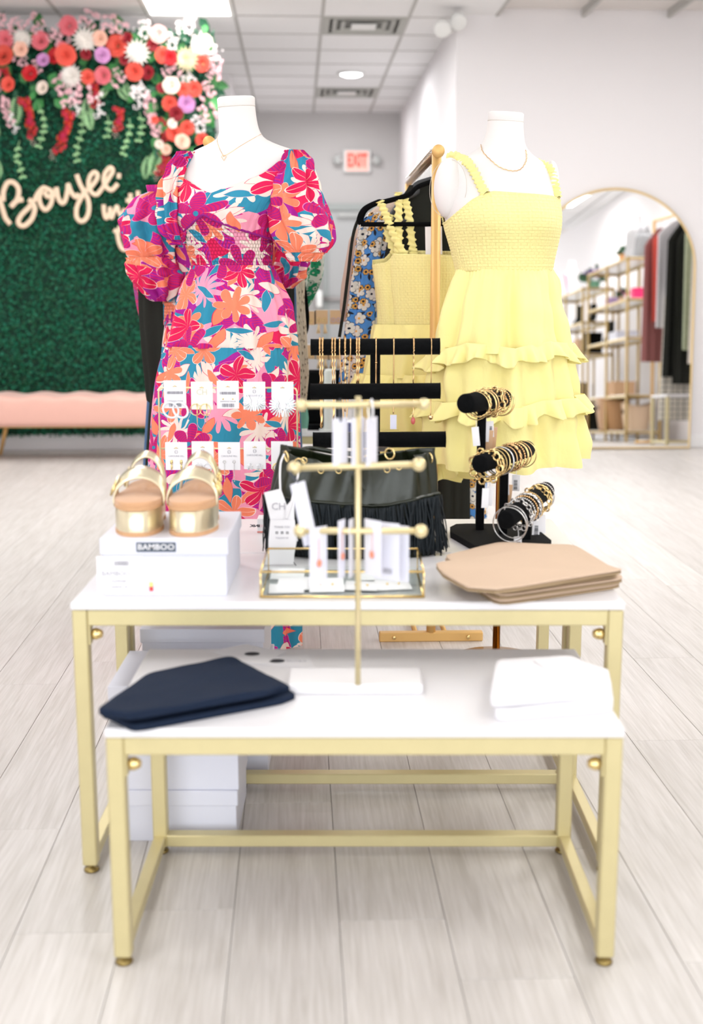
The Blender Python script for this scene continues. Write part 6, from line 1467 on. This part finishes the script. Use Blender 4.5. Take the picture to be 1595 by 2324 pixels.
for f, R_, r_, m, st, tg_, bc, lab in ((.12, .035, .0028, 'gold', 'links', True, False, 'big gold chain-link bracelet at the front of the middle roll'), (.2, .034, .0022, 'gold', 'twist', True, False, 'twisted gold bracelet just behind the big chain-link one'), (.28, .033, .0016, 'gold', 'beads', False, False, 'fine gold bead bracelet, third from the front on the middle roll'), (.36, .032, .0016, 'gold', 'bangle', False, False, 'plain gold bangle left of the silver one on the middle roll'), (.42, .033, .0019, 'silver', 'bangle', False, False, 'shiny silver bangle in the middle of the middle roll'), (.52, .031, .0013, 'rose', 'bangle', True, True, 'thin rose bangle right of the silver one, with a slanting tag'), (.6, .032, .0022, 'rose', 'twist', False, False, 'twisted rose gold bracelet beyond the middle of the middle roll'), (.68, .033, .0024, 'rose', 'beads', False, False, 'rose gold bead bracelet beyond the middle of the middle roll'), (.75, .031, .0013, 'gold', 'pair', True, True, 'pair of slim gold bangles with a long barcode tag, middle roll'), (.83, .031, .0012, 'rose', 'bangle', False, False, 'thin rose gold bangle, second from the back of the middle roll'), (.91, .033, .0012, 'gold', 'bangle', False, False, 'thin gold bangle at the back end of the middle roll')):
    bracelet(1, f, R_, r_, BM[m], lab, G2, st, tg=tg_, bc=bc)
for f, R_, r_, m, st, tg_, bc, lab in ((.1, .041, .0013, 'silver', 'bangle', True, True, 'large loose silver bangle at the front of the lowest roll'), (.16, .039, .0012, 'silver', 'bangle', False, False, 'second large silver bangle, just behind the front one, lowest roll'), (.3, .034, .002, 'silver', 'links', True, True, 'silver chain-link bracelet with a barcode tag, lowest roll'), (.38, .033, .0022, 'silver', 'beads', False, False, 'silver bead bracelet next to the chain-link one, lowest roll'), (.45, .032, .0022, 'rose', 'beads', False, False, 'rose bead bracelet between silver ones, lowest roll'), (.52, .033, .0024, 'silver', 'twist', False, False, 'thick twisted silver bracelet, middle of the lowest roll'), (.58, .034, .002, 'bead', 'beads', False, False, 'gold bead bracelet right of the twisted silver one, lowest roll'), (.74, .032, .002, 'gold', 'links', True, True, 'gold chain-link bracelet with a tag near the back of the lowest roll'), (.82, .031, .0018, 'gold', 'twist', False, False, 'twisted gold bracelet near the back end of the lowest roll'), (.9, .031, .002, 'silver', 'beads', True, False, 'silver bead bracelet at the back end of the lowest roll')):
    bracelet(2, f, R_, r_, BM[m], lab, G3, st, tg=tg_, bc=bc)
# ------------------------------------------------------------------ further jewellery table behind
zq = on(700, 985, HT)
y_bt = 5.05; bx0 = at(648, 985, y_bt).x - .12; bx1 = at(815, 985, y_bt).x
hb = at(700, 982, y_bt).z
t4 = table(bx0, bx1, y_bt, y_bt + .5, hb, 'white topped gold table far behind the necklace stand, carrying jewellery displays', False)
# kraft earring card rack there
zk = 5.25
kr = thing('earring_rack', 'white wire rack of brown kraft earring cards on the rear table', 'earring rack', (at(735, 985, zk).x, zk, hb))
kx0, kx1 = at(690, 700, zk).x, at(800, 700, zk).x; kz = [at(735, 708, zk).z, at(735, 782, zk).z]
part('frame', MB().tube([(kx0, zk, hb + .004), (kx0, zk, kz[0]), (kx1, zk, kz[0]), (kx1, zk, hb + .004)], .003, 8), PLAST, kr)
part('crossbar', MB().tube([(kx0, zk, kz[1]), (kx1, zk, kz[1])], .0025, 8), PLAST, kr)
KL = [(700, 706, 'leftmost kraft card on the upper wire, half hidden by black lace'), (730, 704, 'middle kraft card on the upper wire of the rear rack'), (762, 704, 'right kraft card with looped earrings on the upper wire of the rear rack'), (700, 783, 'left kraft card on the lower wire of the rear rack'), (731, 784, 'middle kraft card with a tassel earring on the lower wire of the rear rack'), (760, 784, 'right kraft card on the lower wire of the rear rack')]
for xc, yt, lab in KL:
    z_ = at(xc, yt, zk).z; w_ = 27 * mpp(xc, yt, zk); h = 31 * mpp(xc, yt, zk)
    t = thing('earring_card', lab, 'jewellery card', (at(xc, yt, zk).x, zk - .006, z_ - h), group='kraft earring cards on the rear rack', local=True)
    part('card', MB().box((0, 0, h / 2), (w_, .0014, h)), KRAFT, t, False)
    part('backing', MB().box((0, .002, h / 2), (w_ * 1.22, .0012, h * 1.1)), PAPER, t, False)
    for s_ in (-1, 1): part('earring', MB().torus((s_ * w_ * .22, -.003, h * .3), .008, .0013, (s_ * .3, 1, 0), 16, 5), BRASS if xc != 762 else mat('lilac_resin', (196, 176, 214), .3), t)
    if yt == 784 or xc == 730: 
        for s_ in (-1, 1): part('tassel', MB().tube([(s_ * w_ * .25, -.003, .0), (s_ * w_ * .3, -.003, -.04)], [.003, .009], 8), mat('pale_gold_tassel', (222, 190, 150), .6), t)
# dark jewellery displays on the rear table
q = at(718, 985, 5.15)
d1 = thing('jewellery_bust', 'black jewellery display block standing low on the rear table', 'jewellery display', (at(712, 985, 5.2).x, 5.2, hb))
cx_ = at(712, 900, 5.2).x
part('body', MB().bx(cx_ - .07, cx_ + .12, 5.19, 5.24, hb + .02, at(712, 840, 5.2).z, .01), VELV, d1, False); part('foot', MB().bx(cx_ - .06, cx_ + .06, 5.14, 5.28, hb, hb + .022, .003), VELV, d1, False)
cx_ = at(748, 900, 5.12).x
d2 = thing('ring_holder', 'white tapered ring holder standing on the rear table', 'jewellery display', (cx_, 5.12, hb))
part('cone', MB().lathe([(.03, 0), (.03, .01), (.026, .02), (.024, .25), (.018, .26), (0, .262)], 24, (cx_, 5.12, hb)), PLAST, d2); part('foot', MB().lathe([(0, 0), (.045, 0), (.045, .008), (0, .01)], 24, (cx_, 5.12, hb)), PLAST, d2)
for (x_, y_, w_, c_, lab) in ((676, 930, .08, (238, 238, 240), 'white printed card stack at the left of the rear table'), (788, 960, .06, (28, 50, 130), 'dark blue bottle shaped box at the right of the rear table')):
    q = at(x_, y_, 5.1); z1_ = q.z
    t = thing('display_card_box', lab, 'box', (q.x, 5.12, hb)); h = (z1_ - hb)
    part('box_body', MB().bx(q.x - w_ / 2, q.x + w_ / 2, 5.05, 5.09, hb, z1_ - .01, .003), mat('box_' + str(x_), c_, .5), t, False); part('lid', MB().bx(q.x - w_ / 2 - .001, q.x + w_ / 2 + .001, 5.049, 5.091, z1_ - .01, z1_ + .004, .002), mat('box_' + str(x_), c_), t, False)
# ------------------------------------------------------------------ leaning arched mirror and what it shows
LE = radians(3.2)
mu = ruv(onv(1384, 1010, VM - .13))[0]; mc = RW(mu, VM - .13, .012)
MMt = Matrix.Translation(mc) @ RM @ Matrix.Rotation(-LE, 4, 'X')
mw = 187 * mpp(1399, 500, 8.95); mh = (at(1399, 428, 8.95).z - .012) / cos(LE)
def arch(w_, h_, n=40):
    pts = [(-w_, 0), (w_, 0)]; 
    return pts + [(w_ * cos(pi * k / n), h_ - w_ * .95 + w_ * .95 * sin(pi * k / n)) for k in range(n + 1)]
amr = thing('arched_mirror', 'tall arched mirror with a thin gold frame leaning on the right wall', 'mirror', mc)
mb = MB(); pts = arch(mw, mh); a = [mb.av(MMt @ Vector((p[0], 0, p[1]))) for p in pts]; mb.af(a)
part('mirror_glass', mb, MIRR, amr, False)
mb = MB(); b_ = [mb.av(MMt @ Vector((p[0], .003, p[1]))) for p in pts]; c_ = [mb.av(MMt @ Vector((p[0], .02, p[1]))) for p in pts]; mb.af(b_[::-1]); mb.af(c_)
for i in range(len(pts)): mb.af([b_[i], b_[(i + 1) % len(pts)], c_[(i + 1) % len(pts)], c_[i]])
part('backing', mb, DARKB, amr, False)
part('frame', MB().tube([MMt @ Vector((p[0], .006, p[1])) for p in pts], .011, 8, closed=True), mat('mirror_gold_frame', (222, 194, 140), .35, .6), amr)
MN = (MMt.to_3x3() @ Vector((0, -1, 0))).normalized()
def mir(x, y, Y=None, z=None):
    r = ray(x, y); o = Vector((0, 0, HC)); t_ = (mc - o).dot(MN) / r.dot(MN); p = o + r * t_; d = r - MN * (2 * r.dot(MN))
    k = (z - p.z) / d.z if z is not None else (Y - p.y) / d.y
    return p + d * k
MG = mat('antique_gold_frame', (184, 154, 88), .4, .5)
def shelf_unit(x0, x1, y0, y1, zs, label, group=None):
    t = thing('shelving_unit', label, 'shelving', ((x0 + x1) / 2, (y0 + y1) / 2, 0), group=group)
    s_ = .025
    for x_ in (x0, x1):
        for y_ in (y0, (y0 + y1) / 2, y1): part('post', MB().box((x_, y_, zs[-1] / 2), (s_, s_, zs[-1])), MG, t, False)
    for z_ in zs:
        part('shelf', MB().bx(x0 + .01, x1 - .01, y0 + .01, y1 - .01, z_ - .008, z_), mat('pale_glass_shelf', (236, 238, 236), .15), t, False)
        part('shelf_frame', MB().bx(x0, x1, y0 - s_ / 2, y0 + s_ / 2, z_ - .03, z_ - .008).bx(x0, x1, y1 - s_ / 2, y1 + s_ / 2, z_ - .03, z_ - .008).bx(x0 - s_ / 2, x0 + s_ / 2, y0, y1, z_ - .03, z_ - .008).bx(x1 - s_ / 2, x1 + s_ / 2, y0, y1, z_ - .03, z_ - .008), MG, t, False)
    return t
P1 = mir(1425, 582, Y=5.2); Xa = P1.x; Hs = P1.z; Xb = Xa + .36
zs = [.12, .5, Hs * .5 + .14, Hs * .78, Hs]
shelf_unit(Xa, Xb, 3.75, 5.2, zs, 'gold framed shelving seen in the mirror, its top carrying grey totes')
shelf_unit(Xa - .02, Xb - .02, 2.05, 3.6, [z * .93 for z in zs], 'gold framed shelving seen further away in the mirror, left of the tall one')
def tote(c, w_, d_, h_, m, label, cat='bag', handle=None, stripe=None):
    t = thing('tote_bag', label, cat, c)
    mb = MB(); mb.grid(lambda u, v: Vector((c[0] + d_ / 2 * (1 - .25 * v) * (abs(sin(2 * pi * u)) ** .5) * (1 if sin(2 * pi * u) > 0 else -1), c[1] + w_ / 2 * (1 + .12 * v) * (abs(cos(2 * pi * u)) ** .5) * (1 if cos(2 * pi * u) > 0 else -1), c[2] + h_ * v)), 32, 6, closeu=True)
    mb.f.append(list(range(31, -1, -1))); mb.uv.append(None)
    part('body', mb, m, t, solid=.004)
    for s_ in (-1, 1): part('handle', MB().tube(smooth_path([Vector((c[0] + s_ * d_ * .35, c[1] - w_ * .2, c[2] + h_ * .95)), Vector((c[0] + s_ * d_ * .2, c[1] - w_ * .16, c[2] + h_ * 1.25)), Vector((c[0] + s_ * d_ * .2, c[1], c[2] + h_ * 1.38)), Vector((c[0] + s_ * d_ * .2, c[1] + w_ * .16, c[2] + h_ * 1.25)), Vector((c[0] + s_ * d_ * .35, c[1] + w_ * .2, c[2] + h_ * .95))], 5), .007, 8), handle or m, t)
    if stripe: part('stripe', MB().box((c[0] - d_ * .52, c[1], c[2] + h_ * .5), (.006, .03, h_ * .95), Matrix.Rotation(.5, 4, 'X')), stripe, t, False)
    return t
GREYL = mat('grey_pebbled_leather', (176, 174, 176), .6)
xm = (Xa + Xb) / 2
def my(px, Y0=4.5):                                     # which real y shows at picture column px for points above x = xm
    lo, hi = 1.0, 8.5
    for _ in range(40):
        m_ = (lo + hi) / 2
        if mir(px, 800, Y=m_).x > xm: lo = m_
        else: hi = m_
    return (lo + hi) / 2
tote((xm, 4.92, Hs), .30, .2, .34, GREYL, 'pale grey tote with tall handles on top of the shelving, seen in the mirror')
tote((xm + .02, 5.1, Hs), .16, .2, .24, mat('dark_grey_leather', (140, 140, 142), .6), 'smaller grey bag just beside the pale grey tote, seen in the mirror')
tote((xm, 2.35, zs[-1] * .93), .34, .12, .34, mat('white_canvas', (240, 236, 238), .8), 'white tote with a bright pink stripe on the further shelving, seen in the mirror', stripe=mat('pink_stripe', (250, 60, 130), .6))
def potted(c, r_, h_, potm, label, fol, flw=None, spread=1.5, n_=120, seed=1):
    t = thing('potted_plant', label, 'plant', c)
    part('pot', MB().lathe([(0, 0), (r_ * .75, 0), (r_, h_), (r_ * .92, h_), (r_ * .85, h_ * .9), (0, h_ * .88)], 24, c), potm, t)
    rr = random.Random(seed); mb = MB(); m2_ = MB()
    for k in range(n_):
        d = Vector((rr.gauss(0, 1), rr.gauss(0, 1), abs(rr.gauss(0, 1)) * 1.1)).normalized(); p = Vector(c) + Vector((0, 0, h_)) + d * r_ * spread * rr.uniform(.5, 1)
        tgt = m2_ if (flw and (d.z > .45) and rr.random() < .7) else mb
        s_ = d.orthogonal().normalized() * r_ * .22; e_ = d * r_ * .5 if tgt is mb else d.cross(s_).normalized() * r_ * .3
        i = tgt.av(p - s_); tgt.av(p - e_ * .6); tgt.av(p + s_); tgt.av(p + e_); tgt.af([i, i + 1, i + 2, i + 3])
    part('foliage', mb, fol, t, False, kind='stuff')
    if flw: part('blossom', m2_, flw, t, False, kind='stuff')
    return t
DG2 = mat('plant_foliage', (50, 100, 60), .6, island=.3)
potted((xm, 4.5, Hs), .06, .12, mat('terracotta', (206, 150, 100), .8), 'green succulent in a terracotta pot on top of the shelving, seen in the mirror', DG2, None, 1.4, 90, 2)
potted((xm, 3.35, zs[-1] * .93), .08, .1, mat('green_pot', (110, 160, 130), .5), 'purple flowers in a green pot on the further shelving, seen in the mirror', DG2, mat('purple_petal', (150, 70, 190), .6), 2.2, 240, 3)
potted((xm - .02, 4.55, zs[3]), .055, .08, mat('kraft_pot', (220, 180, 150), .8), 'magenta flowers in a small pot on the mirrored second shelf down', DG2, mat('magenta_petal', (200, 30, 140), .6), 1.6, 140, 4)
def small_box(c, d_, m, label, lidm=None):
    t = thing('gift_box', label, 'box', c, group='boxes on the mirrored shelving')
    part('box_body', MB().bx(c[0] - d_[0] / 2, c[0] + d_[0] / 2, c[1] - d_[1] / 2, c[1] + d_[1] / 2, c[2], c[2] + d_[2] * .75, .002), m, t, False)
    part('lid', MB().bx(c[0] - d_[0] / 2 - .002, c[0] + d_[0] / 2 + .002, c[1] - d_[1] / 2 - .002, c[1] + d_[1] / 2 + .002, c[2] + d_[2] * .75, c[2] + d_[2], .002), lidm or m, t, False)
HOTP = mat('hot_pink_card', (244, 50, 120), .6)
for c, d_, m, lb in (((xm, 4.95, zs[3]), (.2, .22, .07), PAPER, 'white gift box with pink lid on the second shelf down, seen in the mirror'), ((xm - .04, 5.1, zs[3]), (.12, .1, .11), HOTP, 'small hot pink box by the near post of the mirrored shelving'), ((xm, 4.2, zs[3]), (.2, .16, .1), mat('lilac_card', (200, 170, 220), .6), 'lilac box left of the magenta flowers, seen in the mirror'), ((xm, 4.5, zs[2]), (.24, .3, .1), BOXW, 'white box on the middle shelf of the mirrored shelving'), ((xm, 3.0, zs[2] * .93), (.22, .24, .2), KRAFT, 'tall kraft box on the further mirrored shelving'), ((xm, 3.3, zs[2] * .93), (.2, .16, .26), VELV, 'black box beside the tall kraft one, seen in the mirror'), ((xm, 2.5, zs[2] * .93), (.2, .2, .16), mat('brown_card', (120, 80, 66), .7), 'brown box on the further mirrored shelving'), ((xm, 4.4, zs[1]), (.24, .34, .16), KRAFT, 'low kraft box on the lower shelf of the mirrored shelving')):
    small_box(c, d_, m, lb, HOTP if 'pink lid' in lb else None)
def basket(c, rx_, ry_, h_, label, m=WICK):
    t = thing('woven_basket', label, 'basket', c)
    def f(u, v):
        a = 2 * pi * u; k = .78 + .22 * sin(v * pi / 2); return Vector((c[0] + rx_ * k * cos(a), c[1] + ry_ * k * sin(a), c[2] + h_ * v + .02 * cos(2 * a) * v))
    mb = MB(); mb.grid(f, 40, 16, closeu=True); mb.f.append(list(range(39, -1, -1))); mb.uv.append(None); part('body', mb, m, t, solid=.008)
    part('rim', MB().tube([f(k / 40, 1) for k in range(40)], .008, 8, closed=True), m, t)
    part('handle_hole', MB().lathe([(0, 0), (.035, 0), (.035, .004), (0, .004)], 20, (c[0] - rx_ * .98, c[1], c[2] + h_ * .78), Matrix.Rotation(-pi / 2, 3, 'Y')), BLKC, t)
small_box((xm, 3.0, zs[0] * .93), (.28, .7, .30), BLKC, 'large black storage box at the bottom of the further mirrored shelving')
small_box((xm, 2.5, zs[1] * .93), (.24, .4, .25), mat('charcoal_card', (50, 50, 56), .8), 'charcoal box on the lower shelf of the further mirrored shelving')
basket((xm - .05, 4.3, zs[0]), .17, .30, .34, 'big round seagrass basket at the bottom of the mirrored shelving')
basket((xm, 4.98, zs[0]), .15, .17, .27, 'smaller beige basket right of the seagrass one, seen in the mirror', mat('beige_straw', (222, 196, 168), .9, bump=.6, bump_scale=90))
def boot(c, label):
    t = thing('ankle_boot', label, 'boot', c, group='black boots on the mirrored shelving')
    P = lambda y_, z_: Vector((c[0], c[1] + y_, c[2] + z_))
    part('upper', MB().tube(smooth_path([P(-.11, .035), P(-.06, .045), P(0, .06), P(.045, .09), P(.055, .15), P(.055, .24)], 5), [.03] * 1 + [.036] * 25 if False else .04, 16), BLKC, t); part('sole', MB().bx(c[0] - .04, c[0] + .04, c[1] - .15, c[1] + .1, c[2], c[2] + .02, .004), VELV, t, False)
boot((xm - .06, 2.9, zs[3] * .93), 'black ankle boot on the further mirrored shelving, left one'); boot((xm + .05, 3.12, zs[3] * .93), 'black ankle boot on the further mirrored shelving, right one'); boot((xm - .05, 3.7 + .45, zs[2]), 'black ankle boot on the middle shelf of the nearer mirrored shelving')
# clothes rail reflected at the right of the mirror
C0 = mir(1500, 505, Y=6.3); C1 = mir(1592, 540, Y=6.95)
zr_ = C0.z + .03
t = thing('clothes_rail', 'gold clothes rail seen at the right edge of the mirror', 'clothes rail', ((C0.x + C1.x) / 2, 6.6, 0))
D_ = Vector((C1.x - C0.x, C1.y - C0.y, 0)); Dn = D_.normalized(); E0 = Vector((C0.x, C0.y, 0)) - Dn * .12; E1 = Vector((C1.x, C1.y, 0)) + Dn * .5
for q in (E0, E1):
    part('post', MB().tube([q, q + Vector((0, 0, zr_))], .015, 12), GOLDD, t); nn = Vector((-Dn.y, Dn.x, 0))
    part('foot_bar', MB().tube([q - nn * .18 + Vector((0, 0, .015)), q + nn * .18 + Vector((0, 0, .015))], .014, 8), GOLDD, t)
part('rail_bar', MB().tube([E0 + Vector((0, 0, zr_)), E1 + Vector((0, 0, zr_))], .0125, 12), GOLDD, t)
def hung(f, ztop, zbot, w0, w1, m, label, cat, th_=.05, sd=1, group='clothes on the mirrored rail'):
    q = E0.lerp(E1, f); nn = Vector((-Dn.y, Dn.x, 0)); ht_ = thing(cat.replace(' ', '_'), label, cat, (q.x, q.y, zbot), group=None)
    def P(u, v):
        a = 2 * pi * u; w_ = (w0 * min(1, .25 + v * 6) if v < .15 else w0 + (w1 - w0) * (v - .15) / .85); s_ = 1 + .15 * sin(6 * a + sd) * v
        return q + nn * (cos(a) * w_ / 2) + Dn * (sin(a) * th_ / 2 * s_ + .015 * sin(5 * cos(a) * 3 + sd) * v) + Vector((0, 0, ztop + (zbot - ztop) * v))
    mb = MB(); mb.grid(P, 48, 30, closeu=True, uvf=lambda u, v: (u * w1 * 2, (ztop - zbot) * v)); part('fabric', mb, m, ht_)
    part('hanger_hook', MB().tube([q + Vector((0, 0, ztop - .01)), q + Vector((0, 0, zr_ + .012))], .003, 6), SILVER, ht_)
for f, zt__, zb__, w0, w1, m, lb, cat in ((.1, -.09, .78, .36, .4, mat('mauve_knit', (150, 94, 92), .9), 'mauve brown long cardigan, leftmost on the mirrored rail', 'cardigan'), (.2, -.1, 1.15, .34, .34, mat('brick_red_cloth', (214, 84, 70), .9), 'brick red top behind the white shirt on the mirrored rail', 'top'), (.3, -.06, 1.08, .40, .44, WHC, 'white long sleeved shirt on the mirrored rail', 'shirt'), (.42, -.08, .62, .38, .46, BLKC, 'long black dress in the middle of the mirrored rail', 'dress'), (.52, -.1, .55, .34, .42, BLKC, 'second long black dress with white belt on the mirrored rail', 'dress'), (.36, -.6, .22, .34, .44, GRIDW, 'cream windowpane check skirt hanging low on the mirrored rail', 'skirt'), (.62, -.09, .85, .36, .4, mat('sage_print', (190, 200, 170), .9, noise_amt=.3, noise_scale=30), 'sage green patterned top at the right edge of the mirror', 'blouse'), (.72, -.1, .72, .36, .42, mat('oatmeal_cloth', (226, 216, 204), .9), 'oatmeal long cardigan at the right edge of the mirror', 'cardigan')):
    hung(f, zr_ + zt__, zb__, w0, w1, m, lb, cat, sd=f * 20)
# low gold frame table at the mirror's right edge
G0 = mir(1512, 895, Y=7.35)
t = thing('side_table', 'low gold framed table with a white top at the lower right of the mirror', 'table', (G0.x + .25, 7.2, 0))
gx_, gz_ = G0.x, max(.3, G0.z)
part('tabletop', MB().bx(gx_, gx_ + .5, 6.95, 7.35, gz_ - .02, gz_, .003), LAM, t, False)
for x_ in (gx_ + .012, gx_ + .488):
    for y_ in (6.962, 7.338): part('leg', MB().box((x_, y_, (gz_ - .02) / 2), (.025, .025, gz_ - .02)), GOLD, t, False)
part('floor_rail', MB().bx(gx_, gx_ + .5, 7.325, 7.35, .02, .045).bx(gx_, gx_ + .025, 6.96, 7.34, .02, .045), GOLD, t, False)
part('upright', MB().box((gx_ + .25, 7.338, gz_ / 2), (.02, .02, gz_ - .03)), GOLD, t, False)
print('MIRROR', Xa, Xb, Hs, C0, C1, G0)
